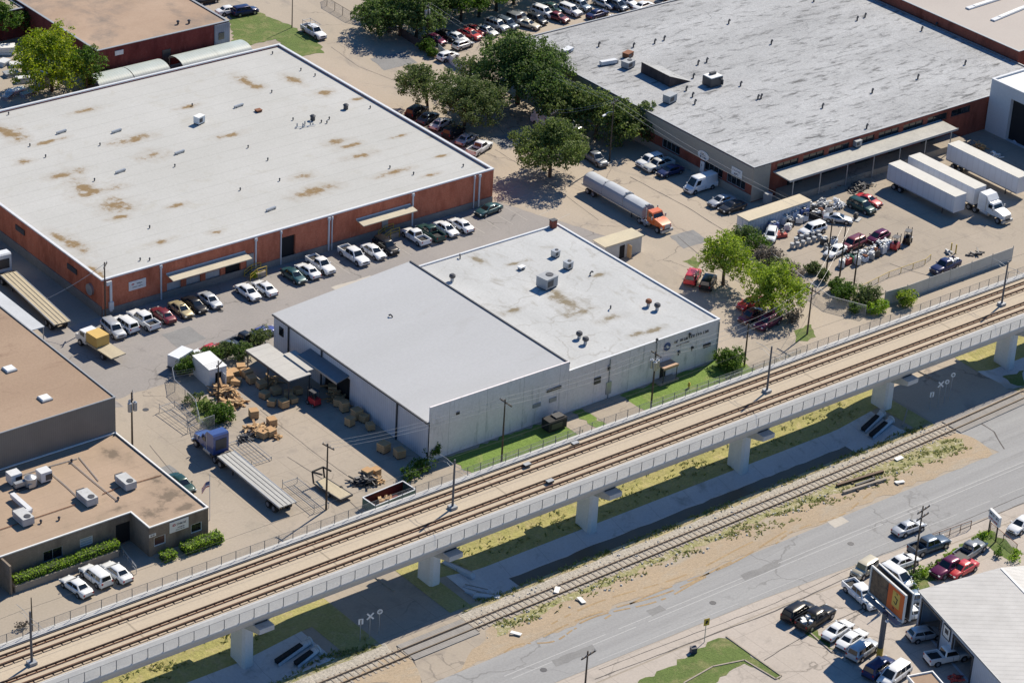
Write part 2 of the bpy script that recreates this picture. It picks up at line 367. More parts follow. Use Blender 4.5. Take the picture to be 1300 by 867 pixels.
# dirt strip, ballast, verges
sheet('dirt_strip', [(160.5, 197), (169, 197), (182, 197), (194, 196.9), (207, 196.6), (226, 196.9), (249.3, 196.4), (250.3, 199.5), (249.3, 203), (244, 203.4), (216, 202.4), (190, 202.2), (170, 202.2), (166.5, 199.8)], 'dirt', .020, rough=.45, seed=11)
sheet('gravel_ballast', [(100, 200.9), (157.3, 200.9), (157.6, 206.3), (100, 206.3)], 'ballast', .024, rough=.3, seed=12)
sheet('gravel_ballast', [(168.5, 202.3), (205, 202.5), (249.3, 203.3), (249.6, 206.4), (205, 206.2), (168, 206.2)], 'ballast', .024, rough=.3, seed=13)
sheet('weed_strip', [(169, 200.0), (178, 201.0), (195, 201.4), (215, 201.3), (238, 200.1), (247, 199.2), (249, 201.4), (246, 203.1), (224, 202.8), (200, 202.4), (180, 202.4), (170, 202.2)], 'weeds', .028, 'stuff', rough=.5, seed=14)
sheet('dirt_mound', gpoly((430, 867), (508, 828), (528, 845), (535, 867)), 'dirt', .028, rough=.4, seed=15)
def strip(name, xa, xb, ya, yb, mat, dz, kind, seed, jt=.35):
    r = random.Random(seed); xs = [x for x in CXI if xa <= x <= xb]; ys = [ya]+[p[0] for p in PROF if ya < p[0] < yb]+[yb]
    mb = MB(); nx = len(xs)
    vs = []
    for j, y in enumerate(ys):
        for x in xs:
            yy = y+(r.uniform(-jt, jt) if j in (0, len(ys)-1) else 0); vs.append((x, yy, gz(x, yy)+dz))
    mb.add(vs, [(j*nx+i, j*nx+i+1, (j+1)*nx+i+1, (j+1)*nx+i) for j in range(len(ys)-1) for i in range(nx-1)])
    o = mb.build(name, M[mat]); o['kind'] = kind; return o
strip('near_verge', 100, 158, 205.9, 207.0, 'weeds', .03, 'stuff', 1, .2); strip('near_verge', 168, 249, 205.9, 206.9, 'verge', .03, 'stuff', 2, .2); strip('near_verge', 265, 289, 205.9, 207.0, 'weeds', .03, 'stuff', 3, .2)
strip('dry_grass', 100, 158, 213.6, 229, 'drygrass', .034, 'stuff', 4, 0); strip('dry_grass', 166.5, 249, 213.6, 229, 'drygrass', .034, 'stuff', 5, 0); strip('dry_grass', 265, 289, 213.6, 229, 'drygrass', .034, 'stuff', 6, 0); strip('shade_grass', 151.5, 158, 206.9, 213.6, 'drygrass', .034, 'stuff', 13, 0); strip('shade_grass', 166.5, 171.3, 206.9, 213.6, 'drygrass', .034, 'stuff', 14, 0); strip('shade_grass', 244.8, 249, 206.9, 213.6, 'drygrass', .034, 'stuff', 15, 0)
strip('channel_lining', 100, 151.3, 206.9, 213.6, 'chan', .045, 'structure', 7, 0); strip('channel_lining', 171.5, 244.6, 206.9, 213.6, 'chan', .045, 'structure', 8, 0); strip('channel_lining', 264.3, 289, 206.9, 213.6, 'chan', .045, 'structure', 9, 0)
strip('channel_bed', 100, 141, 208.3, 210.7, 'mud', .06, 'structure', 10, .15); strip('channel_bed', 179, 237, 208.3, 210.7, 'mud', .06, 'structure', 12, .15)
# patched asphalt, tar repairs and manholes
M['patch'] = surf('asphalt_patch', (.20, .195, .19), (.235, .23, .222), .4, fine=.15); M['patch2'] = surf('concrete_patch', (.46, .42, .36), (.41, .37, .32), .4, fine=.15)
def patch(pts, mat='patch', z=.019, sd=1): (sheet('road_patch', jit(gpoly(*pts), .8, .12, sd), mat, z))
patch(((700, 838), (752, 818), (758, 826), (706, 846))); patch(((940, 730), (985, 712), (991, 718), (946, 737)), sd=2); patch(((1050, 662), (1068, 655), (1078, 662), (1060, 670)), 'patch2', sd=3); patch(((820, 775), (838, 768), (846, 774), (828, 782)), sd=4)
patch(((300, 365), (330, 356), (340, 363), (310, 373)), sd=5); patch(((420, 365), (470, 350), (476, 355), (428, 370)), 'patch2', sd=6); patch(((205, 425), (240, 414), (262, 430), (226, 442)), sd=7)
patch(((470, 75), (512, 66), (530, 80), (488, 90)), sd=8); patch(((540, 105), (575, 98), (600, 116), (565, 124)), 'patch2', sd=9); patch(((620, 175), (650, 170), (668, 184), (640, 190)), sd=10); patch(((850, 300), (880, 292), (900, 306), (868, 316)), sd=11); patch(((185, 600), (215, 590), (228, 600), (198, 611)), sd=13)
for i, (x, y) in enumerate(((690, 850), (905, 765), (1080, 690), (430, 130), (790, 260), (185, 520), (280, 395))):
    p = G(x, y); mb = MB(); mb.cyl((p.x, p.y, .018), (p.x, p.y, .03), .42, .42, 14); struct(mb.build('manhole_cover', M['darkmetal']))
mb = MB()
for A_, B_, o in (((700, 792), (960, 690), 0), ((690, 808), (940, 712), 0), ((760, 790), (1010, 672), 0), ((720, 800), (900, 735), 0), ((985, 690), (1110, 628), 0), ((640, 828), (735, 800), 0)):
    P0, P1 = G(*A_), G(*B_); d = (P1-P0); n_ = Vector((-d.y, d.x, 0)).normalized()
    for k in range(30):
        if rnd.random() < .25: continue
        a = P0.lerp(P1, k/30)+n_*math.sin(k*.25)*.6; b = P0.lerp(P1, (k+1)/30)+n_*math.sin((k+1)*.25)*.6
        mb.quad(*[(v.x, v.y, .026) for v in (a-n_*.13, b-n_*.13, b+n_*.13, a+n_*.13)])
struct(mb.build('tyre_rut', surf('rut_dirt', (.30, .21, .12), (.36, .26, .15), .8, fine=.3)))
# lawns
def lawn(pts, seed, mat='lawn', z=.032, n=0):
    if seed in (21, 22, 23): mat = 'lawn_sunlit'
    o = sheet('lawn', pts, mat, z, 'stuff', rough=.4, seed=seed, step=.8); return o
lawn([(188.7, 229.2), (206.5, 229.2), (206.5, 235.4), (188.7, 235.4)], 21)
lawn([(209.6, 229.2), (211.4, 229.2), (211.4, 235.4), (209.6, 235.4)], 22)
lawn([(218.0, 229.2), (238.5, 229.2), (238.5, 234.2), (236, 235.4), (218.0, 235.4)], 23)
lawn(gpoly((297, 62), (292, 20), (318, 12), (352, 26), (400, 48), (412, 68), (375, 72), (350, 50)), 24)
lawn(gpoly((800, 872), (850, 846), (905, 812), (922, 810), (975, 846), (992, 856), (990, 862), (945, 842), (900, 872)), 25, z=.022)
lawn(gpoly((1000, 780), (1028, 790), (1062, 826), (1050, 822), (1020, 800)), 26, z=.022)
lawn(gpoly((1148, 740), (1210, 698), (1255, 672), (1298, 702), (1285, 712), (1262, 700), (1245, 690), (1200, 715), (1172, 752)), 27, z=.022)
lawn(gpoly((866, 332), (880, 325), (890, 335), (886, 342)), 28, z=.022); lawn(gpoly((1008, 420), (1030, 412), (1036, 428), (1010, 436)), 29, z=.022)
lawn(gpoly((1272, 478), (1300, 470), (1300, 490), (1292, 490)), 30, z=.026)
mb = MB()
for pts in (((905, 812), (945, 842), (992, 862)),):
    pass
# kerbs round the planted island and at the street corners
def kerb(pts, h=.12, wd=.18):
    mb = MB(); P = [G(*p) for p in pts]
    for p, q in zip(P[:-1], P[1:]):
        d = q-p; c = (p+q)/2; mb.box((c.x, c.y, h/2), (d.length+.05, wd, h), math.atan2(d.y, d.x))
    struct(mb.build('kerb', M['concrete']))
kerb([(868, 867), (905, 846), (945, 838), (985, 862), (992, 858), (975, 846), (922, 808)]); kerb([(1025, 800), (1056, 828), (1066, 828)]); kerb([(1150, 463), (1190, 484)], .15, .25); kerb([(475, 732), (500, 750)], .15)
kerb([(1146, 540), (1152, 520)], .1)
# concrete aprons
sheet('apron', [(211.5, 229), (218, 229), (218, 235.6), (211.5, 235.6)], 'concrete', .036); sheet('apron', [(206.6, 229), (209.5, 229), (209.5, 233), (206.6, 233)], 'concrete', .036)

# ------------------------------------------------------------------ buildings
def facade(mb, p0, p1, z0, z1, ops=(), depth=.25):
    """wall from p0 to p1 (outside on the right hand) with openings (u0,u1,v0,v1) in metres; reveals turn inwards"""
    d = Vector((p1[0]-p0[0], p1[1]-p0[1], 0)); L = d.length; d /= L; n = Vector((d.y, -d.x, 0)); o = Vector((p0[0], p0[1], 0))
    us = sorted({0.0, L}.union(*[{a, b} for a, b, _, _ in ops] or [set()])); vs = sorted({z0, z1}.union(*[{c, e} for _, _, c, e in ops] or [set()]))
    P = lambda u, v, k=0.0: o+d*u+Vector((0, 0, v))-n*k
    for i in range(len(us)-1):
        for j in range(len(vs)-1):
            uc, vc = (us[i]+us[i+1])/2, (vs[j]+vs[j+1])/2
            if any(a < uc < b and c < vc < e for a, b, c, e in ops): continue
            mb.quad(P(us[i], vs[j]), P(us[i+1], vs[j]), P(us[i+1], vs[j+1]), P(us[i], vs[j+1]))
    for a, b, c, e in ops:
        mb.quad(P(a, c), P(a, e), P(a, e, depth), P(a, c, depth)); mb.quad(P(b, c), P(b, c, depth), P(b, e, depth), P(b, e))
        mb.quad(P(a, e), P(b, e), P(b, e, depth), P(a, e, depth)); mb.quad(P(a, c), P(a, c, depth), P(b, c, depth), P(b, c))
    return P, d, n
def inset(pts, k):
    n = len(pts); out = []
    for i in range(n):
        a, b, c = Vector(pts[i-1][:2]), Vector(pts[i][:2]), Vector(pts[(i+1) % n][:2])
        d1 = (b-a).normalized(); d2 = (c-b).normalized(); n1 = Vector((-d1.y, d1.x)); n2 = Vector((-d2.y, d2.x))
        m = (n1+n2); m = m/max(.2, m.dot(n1)); out.append(tuple(b+m*k))
    return out
def ring(mb, pts, k0, k1, z0, z1):
    A, B = inset(pts, k0), inset(pts, k1); n = len(pts)
    for i in range(n):
        j = (i+1) % n
        for (p, q, za, zb) in ((A, A, z0, z1), (B, B, z0, z1)): mb.quad((p[i][0], p[i][1], za), (p[j][0], p[j][1], za), (q[j][0], q[j][1], zb), (q[i][0], q[i][1], zb))
        for z in (z0, z1): mb.quad((A[i][0], A[i][1], z), (A[j][0], A[j][1], z), (B[j][0], B[j][1], z), (B[i][0], B[i][1], z))
def building(name, label, pts, z, wall, roof, trim='trim', par=.35, tk=.28, ops=None, depth=.25, trim_h=.14, base=None):
    c = Vector((sum(p[0] for p in pts)/len(pts), sum(p[1] for p in pts)/len(pts), 0)); t = thing(name, label, 'building', c)
    loc = [(p[0]-c.x, p[1]-c.y) for p in pts]; n = len(pts); mb = MB(); fr = {}
    for i in range(n):
        fr[i] = facade(mb, loc[i], loc[(i+1) % n], 0, z-par if not (ops and i in ops) else z-par, (ops or {}).get(i, ()), depth)
    mb.build('wall', wall, t)
    MB().poly([(p[0], p[1], z-par+.01) for p in inset(loc, .12)]).build('roof', roof, t)
    pb = MB(); ring(pb, loc, 0, tk, z-par, z-trim_h); pb.build('parapet', wall, t)
    tb = MB(); ring(tb, loc, -.06, tk+.05, z-trim_h, z); tb.build('roof_trim', M[trim] if isinstance(trim, str) else trim, t)
    return t, fr, c
def panel(t, fr, u0, u1, v0, v1, name, mat, depth=.2, thick=.06, frame=None, fname='frame', bars=0, hbars=0, label=None):
    """a door or window set in its opening"""
    P, d, n = fr; mb = MB(); e = .002
    a, b = P(u0+e, v0+e, depth), P(u1-e, v1-e, depth+thick); c = (a+b)/2
    mb.box(c, (u1-u0-2*e, thick, v1-v0-2*e), math.atan2(d.y, d.x)); o = mb.build(name, mat, t, label=label)
    if frame:
        fb = MB(); rz = math.atan2(d.y, d.x); q = P((u0+u1)/2, (v0+v1)/2, depth-.05); w_, h_ = u1-u0, v1-v0
        for s in (-1, 1):
            fb.box(q+d*s*(w_/2-.05), (.1, .08, h_-.006), rz); fb.box(q+Vector((0, 0, s*(h_/2-.05))), (w_-.22, .08, .1), rz)
        for k in range(bars): fb.box(q+d*((k+1)/(bars+1)-.5)*w_, (.05, .06, h_-.22), rz)
        for k in range(hbars): fb.box(q+Vector((0, 0, ((k+1)/(hbars+1)-.5)*h_)), (w_-.22, .06, .05), rz)
        fb.build(fname, frame, o)
    return o
def upx(fr0, pts_px, wy=None, wx=None): pass
def ray(x, y): return (FWD*F_PX + RGT*(x-650.0) - UPV*(y-433.5))
def onY(x, y, Y):
    d = ray(x, y); t = Y/d.y; return (d.x*t, CAM_H+d.z*t)          # -> X, Z on a wall facing -Y
def onX(x, y, Xw):
    d = ray(x, y); t = Xw/d.x; return (d.y*t, CAM_H+d.z*t)         # -> Y, Z on a wall facing -X
def opY(Y, xl, pa, pb):
    """opening on a -Y wall from two opposite pixel corners"""
    a, b = onY(*pa, Y), onY(*pb, Y); return (min(a[0], b[0])-xl, max(a[0], b[0])-xl, min(a[1], b[1]), max(a[1], b[1]))
def opX(Xw, yb, pa, pb):
    a, b = onX(*pa, Xw), onX(*pb, Xw); return (yb-max(a[0], b[0]), yb-min(a[0], b[0]), min(a[1], b[1]), max(a[1], b[1]))
brick_a = brick('red_brick', (.50, .135, .07), (.56, .18, .10), (.42, .22, .14))
brick_d = brick('dark_red_brick', (.17, .035, .03), (.20, .05, .04), (.15, .06, .05))
brick_c = brick('brown_brick', (.22, .06, .04), (.27, .08, .05), (.2, .1, .08))
# ---- A: the long brick warehouse
ZA = 5.8
stA = [(G(x, y, ZA-.3), a, b) for (x, y, a, b) in ((110, 140, 2.2, .7), (14, 168, 1.6, 3), (170, 176, 2.6, 1.1), (196, 196, 2.0, 1.4), (84, 220, 2.6, 1.0), (105, 238, 1.6, 2.6), (120, 243, 3.2, 1.2), (145, 259, 2.2, 2.2), (152, 275, 1.4, .6), (310, 102, 1.0, 2.2), (325, 109, 1.2, 1.2), (292, 171, 2.2, .7), (383, 224, 1.5, .8), (400, 242, 3.0, 1.2), (96, 310, 1.2, 2.4), (72, 300, .8, 2.0), (122, 345, 1.0, 2.6), (274, 294, 1.1, .6), (204, 306, 1.6, .6), (443, 185, 2.0, .6), (458, 197, 2.4, .8), (500, 218, 2.6, .7), (508, 172, 1.4, .4), (560, 198, 1.2, .4), (372, 100, 1.0, 2.0), (410, 118, 1.5, 1.0), (428, 180, 1.6, 1.0), (240, 135, 1.8, .6), (30, 205, 1.2, .8), (455, 125, 1.8, .6), (560, 170, 1.8, .5), (600, 195, 1.0, 1.6), (545, 222, 1.3, .5), (225, 260, 1.2, .6), (330, 300, 1.0, .4), (60, 180, 2.4, .5))]
roofA = surf('white_membrane_roof', (.445, .437, .415), (.405, .397, .372), .07, (.37, .35, .305), .25, .56, .8, fine=.1, joints=(0, 3.1, .05), stains=stA, stain_col=(.22, .15, .075))
opsA = {0: [opY(292, 171.6, (212, 360), (230.5, 371)), opY(292, 171.6, (236.5, 354), (255, 364)), opY(292, 171.6, (261, 347), (280, 357)), opY(292, 171.6, (286, 337), (305.5, 352)), opY(292, 171.6, (357, 311), (374.5, 330))]}
opsA[0] = [(a, b, max(.9, c), min(4.1, d_)) for a, b, c, d_ in opsA[0]]
opsA[0][4] = (opsA[0][4][0], opsA[0][4][1], .9, 4.3)
tA, frA, cA = building('brick_warehouse', 'long red brick warehouse with a stained white roof and two awnings', [(171.6, 292), (240.5, 292), (240.5, 350), (171.6, 350)], ZA, brick_a, roofA, ops=opsA, depth=.35, par=.4, tk=.3, trim_h=.2)
rolld = ribbed('roller_door_sheet', (.50, .52, .53), .25, .45, axis=0)
for k in range(3):
    o = opsA[0][k]; panel(tA, frA[0], *o, 'dock_door', rolld, .25)
panel(tA, frA[0], *opsA[0][3], 'dock_door', M['dark'], .33, label='dock opening standing open and dark'); panel(tA, frA[0], *opsA[0][4], 'loading_opening', M['dark'], .33, frame=None)  # near-black panels paint the unlit inside of the open docks
base_m = surf('grimy_plinth', (.26, .24, .215), (.20, .185, .17), .3, fine=.2)
mb = MB(); mb.box((0, -29.06, .55), (68.9, .12, 1.1)); mb.box((-34.51, 0, .75), (.12, 57.8, 1.5)); mb.build('plinth', base_m, tA)
def local(t, x, y, z): return Vector((x-t.location.x, y-t.location.y, z-t.location.z))
for px_, w_ in ((204, .2), (324, .22), (356.5, .14), (417.5, .22), (421.5, .12), (524, .22), (602, .12), (608.5, .22)):
    y0 = {204: 372, 324: 330}.get(px_, 300); X = onY(px_, y0 if px_ < 340 else 355-px_*.21, 292)[0]
    mb = MB(); p = local(tA, X, 291.88, 0); mb.box((p.x, p.y, 2.75), (w_, .2, 5.3)); mb.box((p.x, p.y-.02, 5.3), (w_*1.8, .3, .45)); mb.build('downspout', M['trim'], tA)
def awning(t, pa, pb, out, zt, mat, name='awning', drop=.25, posts=0):
    a = onY(*pa, 292); b = onY(*pb, 292); zz = (a[1]+b[1])/2 if zt is None else zt
    xm, L = (a[0]+b[0])/2, abs(b[0]-a[0]); p = local(t, xm, 292-out/2-.02, zz)
    mb = MB(); mb.box(p, (L, out, .14), rx=math.atan2(drop, out)); o = mb.build(name, mat, t)
    gb = MB(); gb.box((p.x, p.y+out/2+.0, p.z+drop/2+.14), (L, .12, .18)); gb.build('flashing', M['trim'], o); return o
awn_m = surf('awning_sheet', (.52, .46, .35), (.45, .40, .31), .3, fine=.12)
awning(tA, (211, 349.5), (311, 321.6), 1.9, None, awn_m); awning(tA, (452, 281), (520.5, 260.7), 1.9, None, awn_m)
for pa, pb in (((21, 287), (31, 297)), ((88, 336), (96, 347))):
    a = onX(*pa, 171.6); b = onX(*pb, 171.6); p = local(tA, 171.52, (a[0]+b[0])/2, (a[1]+b[1])/2)
    mb = MB(); mb.box(p, (.1, 2.6, .8))
    for k in range(5): mb.box((p.x-.06, p.y, p.z-.3+k*.15), (.06, 2.4, .05), ry=.5)
    mb.build('wall_louvre', M['darkmetal'], tA)
a = onX(115.5, 367, 171.6); p = local(tA, 171.5, a[0], a[1]); mb = MB(); mb.cyl((p.x-.25, p.y, p.z), (p.x+.1, p.y, p.z), .85, .85, 20); mb.cyl((p.x-.3, p.y, p.z), (p.x-.25, p.y, p.z), .15, .15, 8); mb.build('extractor_fan', M['steel'], tA, 40)
a = onY(488, 293, 292); p = local(tA, a[0], 291.93, 1.15); mb = MB(); mb.box((p.x, p.y, 2.0), (1.1, .1, 2.2)); mb.build('entry_door', M['grey'], tA)
a = onY(317, 345, 292); p = local(tA, a[0], 291.93, 1.1); mb = MB(); mb.box((p.x, p.y, 2.1), (1.2, .1, 2.3)); mb.build('entry_door', M['grey'], tA)
for xx in (onY(140, 385, 292)[0], ):
    p = local(tA, xx, 291.8, 0); mb = MB(); mb.box((p.x, p.y, 2.9), (.35, .2, 4.6)); mb.box((p.x, p.y-.05, 1.5), (.7, .3, 1.2)); mb.box((p.x-.3, p.y-.05, 5.1), (.8, .3, .6)); mb.build('electric_riser', M['trim'], tA)
# ---- signs on walls
def text_mesh(txt, size, name, mat, parent, loc, rot, bold=.0, ext=.012):
    """row of letter shaped strokes: the lettering is too small in the photo to be read"""
    r = random.Random(len(txt)*31+int(size*100)); mb = MB(); x = 0.0; cap = size*.72
    for ch in txt:
        if ch == ' ': x += size*.42; continue
        w_ = size*r.uniform(.3, .5); st = size*.13
        mb.box((x+st/2, 0, 0), (st, cap, ext*2))
        if r.random() < .7: mb.box((x+st+(w_-st)/2, (cap-st)/2*r.choice((1, -1, 0)), 0), (w_-st-.002, st, ext*2))
        if r.random() < .55: mb.box((x+w_+st/2, -cap*.1, 0), (st, cap*.78, ext*2))
        x += w_+size*.24
    o = mb.build(name, mat, parent); me = o.data
    for v in me.vertices: v.co.x -= x/2
    o.location = loc; o.rotation_euler = rot; return o
FRONT = (R(90), 0, 0); LEFTW = (R(90), 0, R(-90))
red = flat('sign_red', (.45, .04, .05), .5); blue = flat('sign_blue', (.04, .08, .22), .5); inkm = flat('sign_ink', (.03, .035, .06), .6)
def rhomb(parent, loc, s, mat, y):
    mb = MB(); x, z = loc
    for k in (-1, 1): mb.add([(x-s, y, z), (x, y, z-s*.7), (x+s, y, z), (x, y, z+s*.7), (x-s, y-.02, z), (x, y-.02, z-s*.7), (x+s, y-.02, z), (x, y-.02, z+s*.7)], [(4, 5, 6, 7), (0, 1, 5, 4), (1, 2, 6, 5), (2, 3, 7, 6), (3, 0, 4, 7)]) if k == 1 else None
    return mb.build('logo', mat, parent)
def wall_sign(pa, pb, Y, label, lines, logo=True, name='wall_sign', thick=.08):
    a, b = onY(*pa, Y), onY(*pb, Y); x0, x1 = min(a[0], b[0]), max(a[0], b[0]); z0, z1 = min(a[1], b[1]), max(a[1], b[1]); w_, h_ = x1-x0, z1-z0
    t = thing(name, label, 'sign', ((x0+x1)/2, Y-thick/2-.004, z0)); mb = MB(); mb.box((0, 0, h_/2), (w_, thick, h_)); mb.build('sign_board', M['white'], t)
    y = -thick/2-.004
    if logo: rhomb(t, (-w_*.27, h_*.66), h_*.19, red, y); rhomb(t, (-w_*.27, h_*.66), h_*.08, M['white'], y-.024)
    for txt, s, x, z, m in lines: text_mesh(txt, s*h_, 'lettering', m, t, (x*w_, y-.01, z*h_), FRONT)
    return t
wall_sign((163.2, 358.6), (185, 363.4), 292, 'white sign with a small red diamond on the red brick wall', [('xxxxxx', .17, .12, .66, inkm), ('xxxxxxxx x xxxxxxx', .11, 0, .32, inkm)])
# ---- B: the white workshop in the middle, flat roofed half and shed roofed half
conc_wall = surf('painted_block_wall', (.80, .73, .72), (.73, .66, .65), .12, (.34, .33, .32), .7, .55, .75, fine=.14, stretch=(1, 1, .22), joints=(6.1, 0, .07))
stB = [(G(x, y, 6.1), a, b) for (x, y, a, b) in ((720, 385, 1.4, 3.2), (708, 374, .7, 1.6), (735, 397, 2.2, .8), (775, 405, 1.8, .7), (690, 365, .9, .9), (830, 420, 1.6, .5), (760, 350, 1.2, .4), (605, 330, .8, 1.6), (650, 395, 1.6, .6), (655, 335, 1.4, .4), (880, 370, .8, 1.6), (810, 425, 1.2, .6))]
roofB = surf('patched_white_roof', (.47, .47, .46), (.40, .40, .39), .16, (.31, .295, .265), .6, .56, .74, .5, (.22, .2, .17), .13, fine=.12, stretch=(1, .45, 1), stains=stB, stain_col=(.20, .165, .11))
roofS = surf('plain_white_roof', (.425, .425, .428), (.395, .395, .395), .08, (.36, .355, .345), .3, .6, .8, fine=.08, stretch=(.3, 1, 1))
tB, frB, cB = building('block_workshop', 'pale grey block workshop with a flat white roof beside the green lawn', [(209.0, 235.8), (235.9, 235.8), (235.9, 271), (209.0, 271)], 6.4, conc_wall, roofB, par=.22, tk=.2, trim_h=.1)
def lb(x, y, z=0): return local(tB, x, y, z)
for pa, pb, nm, mat in (((755, 480.5), (761, 485), 'wall_vent', 'darkmetal'), ((893, 441), (901, 435), 'wall_plate', 'darkmetal'), ((769, 500), (775, 484), 'meter_cabinet', 'steel')):
    a, b = onY(*pa, 235.8), onY(*pb, 235.8); p = lb((a[0]+b[0])/2, 235.74, (a[1]+b[1])/2); mb = MB(); mb.box(p, (abs(a[0]-b[0])+.2, .18, abs(a[1]-b[1])+.1)); mb.build(nm, M[mat], tB)
for px_, py_ in ((861, 446), (878, 440), (772, 465), (833, 430), (875, 423)):
    a = onY(px_, py_, 235.8); p = lb(a[0], 235.6, a[1]); mb = MB(); mb.box(p, (.3, .35, .3), taper=.6); mb.box((p.x, p.y+.1, p.z-.35), (.12, .1, .5)); mb.build('wall_lamp', M['darkmetal'], tB)
for px_, py_ in ((772, 490), (833, 445), (912, 430)):
    a = onY(px_, py_, 235.8); p = lb(min(a[0], 235.8), 235.72, 3.0); mb = MB(); mb.box(p, (.1, .12, 6.0)); mb.build('conduit', M['grey'], tB)
# porch of the workshop
a = onY(842, 462, 235.8); px0 = a[0]; p = lb(px0, 235.0, 2.6)
mb = MB(); mb.box(p, (2.6, 1.6, .18)); mb.box((p.x, p.y-.82, p.z-.05), (2.7, .1, .35)); mb.build('porch_roof', flat('porch_roof_tan', (.42, .27, .18), .7), tB)
mb = MB(); mb.box((p.x, p.y+.76, 1.2), (1.0, .08, 2.1)); mb.build('entry_door', M['black'], tB); mb = MB(); mb.box((p.x, p.y, .15), (3.4, 1.5, .3)); mb.build('doorstep', M['concrete'], tB)
mb = MB()
for s in (-1.2, 1.2): mb = MB(); mb.cyl((p.x+s, p.y-.7, .3), (p.x+s, p.y-.7, 2.5), .06); mb.build('porch_post', M['darkmetal'], tB)
# shed roofed half
tS = thing('shed_roof_warehouse', 'metal sided warehouse with a plain white sloping roof in the middle of the photo', 'building', (197.5, 253.4, 0))
def ls(x, y, z=0): return local(tS, x, y, z)
XL, XR, YF, YB, ZL, ZR = 186.0, 208.98, 235.8, 271.0, 5.75, 7.45
side_m = ribbed('corrugated_wall', (.66, .62, .62), .45, .5, axis=1, dark=.8, dirt=.15); mb = MB()
opS = [opX(XL, YB, (410, 462), (444, 496))]; opS = [(a, b, .0, 3.9) for a, b, c, d_ in opS]
frS = facade(mb, (ls(XL, YB).x, ls(XL, YB).y), (ls(XL, YF).x, ls(XL, YF).y), 0, ZL, opS, .5)
mb.build('side_wall', side_m, tS); panel(tS, frS, *opS[0], 'bay_opening', M['dark'], .45)  # open bay: its shaded depth is a near-black panel
mb = MB(); A = [ls(*q) for q in ((XL, YF, 0), (XR, YF, 0), (XR, YF, 7.75), (XL, YF, 8.0))]; mb.quad(*A); B_ = [v+Vector((0, .22, 0)) for v in A]; mb.quad(*B_)
for i in range(4): mb.quad(A[i], A[(i+1) % 4], B_[(i+1) % 4], B_[i])
mb.build('front_wall', conc_wall, tS)
mb = MB(); mb.quad(*[ls(*q) for q in ((XL-.35, YF+.23, ZL+.02), (XR, YF+.23, ZR), (XR, YB+.1, ZR), (XL-.35, YB+.1, ZL+.02))]); mb.quad(*[ls(*q) for q in ((XL-.35, YF+.23, ZL-.1), (XR, YF+.23, ZR-.12), (XR, YB+.1, ZR-.12), (XL-.35, YB+.1, ZL-.1))]); mb.build('roof', roofS, tS)
mb = MB(); mb.quad(*[ls(*q) for q in ((XR, YF+.22, 0), (XR, YB, 0), (XR, YB, ZR-.01), (XR, YF+.22, ZR-.01))]); mb.quad(*[ls(*q) for q in ((XL, YB, 0), (XR, YB, 0), (XR, YB, ZR-.12), (XL, YB, ZL-.1))]); mb.build('back_wall', side_m, tS)
mb = MB(); mb.box(ls(XR-.05, (YF+YB)/2, ZR+.06), (.22, YB-YF, .16)); mb.build('ridge_cap', M['darkmetal'], tS)
mb = MB(); mb.box(ls(XL-.3, (YF+YB)/2, ZL-.06), (.2, YB-YF, .2)); mb.build('gutter', M['darkmetal'], tS)
for px_, py_ in ((367, 435), (409, 455), (504, 540)):
    yy = onX(px_, py_, XL)[0]; mb = MB(); mb.box(ls(XL-.12, yy, 2.8), (.16, .2, 5.6)); mb.build('downspout', M['darkmetal'], tS)
a = onX(357.5, 421, XL); mb = MB(); mb.box(ls(XL-.05, a[0], a[1]), (.1, 1.0, 1.3)); mb.build('window', M['glass'], tS)
y1, y0 = onX(397, 452, XL)[0]-.0, onX(440, 484, XL)[0]; mb = MB(); mb.box(ls(XL-1.0, (y0+y1)/2, 4.1), (2.1, y1-y0+1.2, .14), ry=R(-13)); aw = mb.build('awning', flat('blue_grey_awning', (.19, .19, .20), .6), tS)
mb = MB(); mb.box(ls(XL-2.03, (y0+y1)/2, 3.83), (.1, y1-y0+1.2, .3)); mb.build('fascia', flat('fascia_tan', (.45, .36, .28), .7), aw)
for (pa, pb, nm, mat) in (((694, 496), (712, 491), 'window_hood', 'darkmetal'), ((676, 518), (686, 510), 'wall_plate', 'grey'), ((697, 511), (706, 503), 'wall_plate', 'grey'), ((579, 525), (583, 523), 'wall_vent', 'black')):
    a, b = onY(*pa, YF), onY(*pb, YF); p = ls((a[0]+b[0])/2, YF-.06, (a[1]+b[1])/2); mb = MB(); mb.box(p, (abs(a[0]-b[0]), .16, abs(a[1]-b[1])-.0 if abs(a[1]-b[1]) > .3 else .35)); mb.build(nm, M[mat], tS)
# wall lettering of the workshop
a = onY(846.7, 440, 235.8); b = onY(904, 421, 235.8); t = thing('wall_sign', 'round blue emblem with dark lettering on the pale grey block wall', 'sign', (a[0], 235.76, a[1]))
mb = MB(); mb.cyl((0, 0, 0), (0, -.06, 0), .62, .62, 24); mb.build('emblem', blue, t); mb = MB(); mb.box((0, -.07, .02), (.42, .02, .12)); mb.box((-.1, -.07, .2), (.3, .02, .1)); mb.box((.1, -.07, -.18), (.3, .02, .1)); mb.build('emblem_mark', M['white'], t)
text_mesh('xx xxxx xxxxxx xxx', .60, 'lettering', inkm, t, ((b[0]-a[0])/2+.35, -.015, .28), FRONT, .02); text_mesh('xxxxxxxxxxxxx', .30, 'lettering', inkm, t, (2.9, -.015, -.38), FRONT)
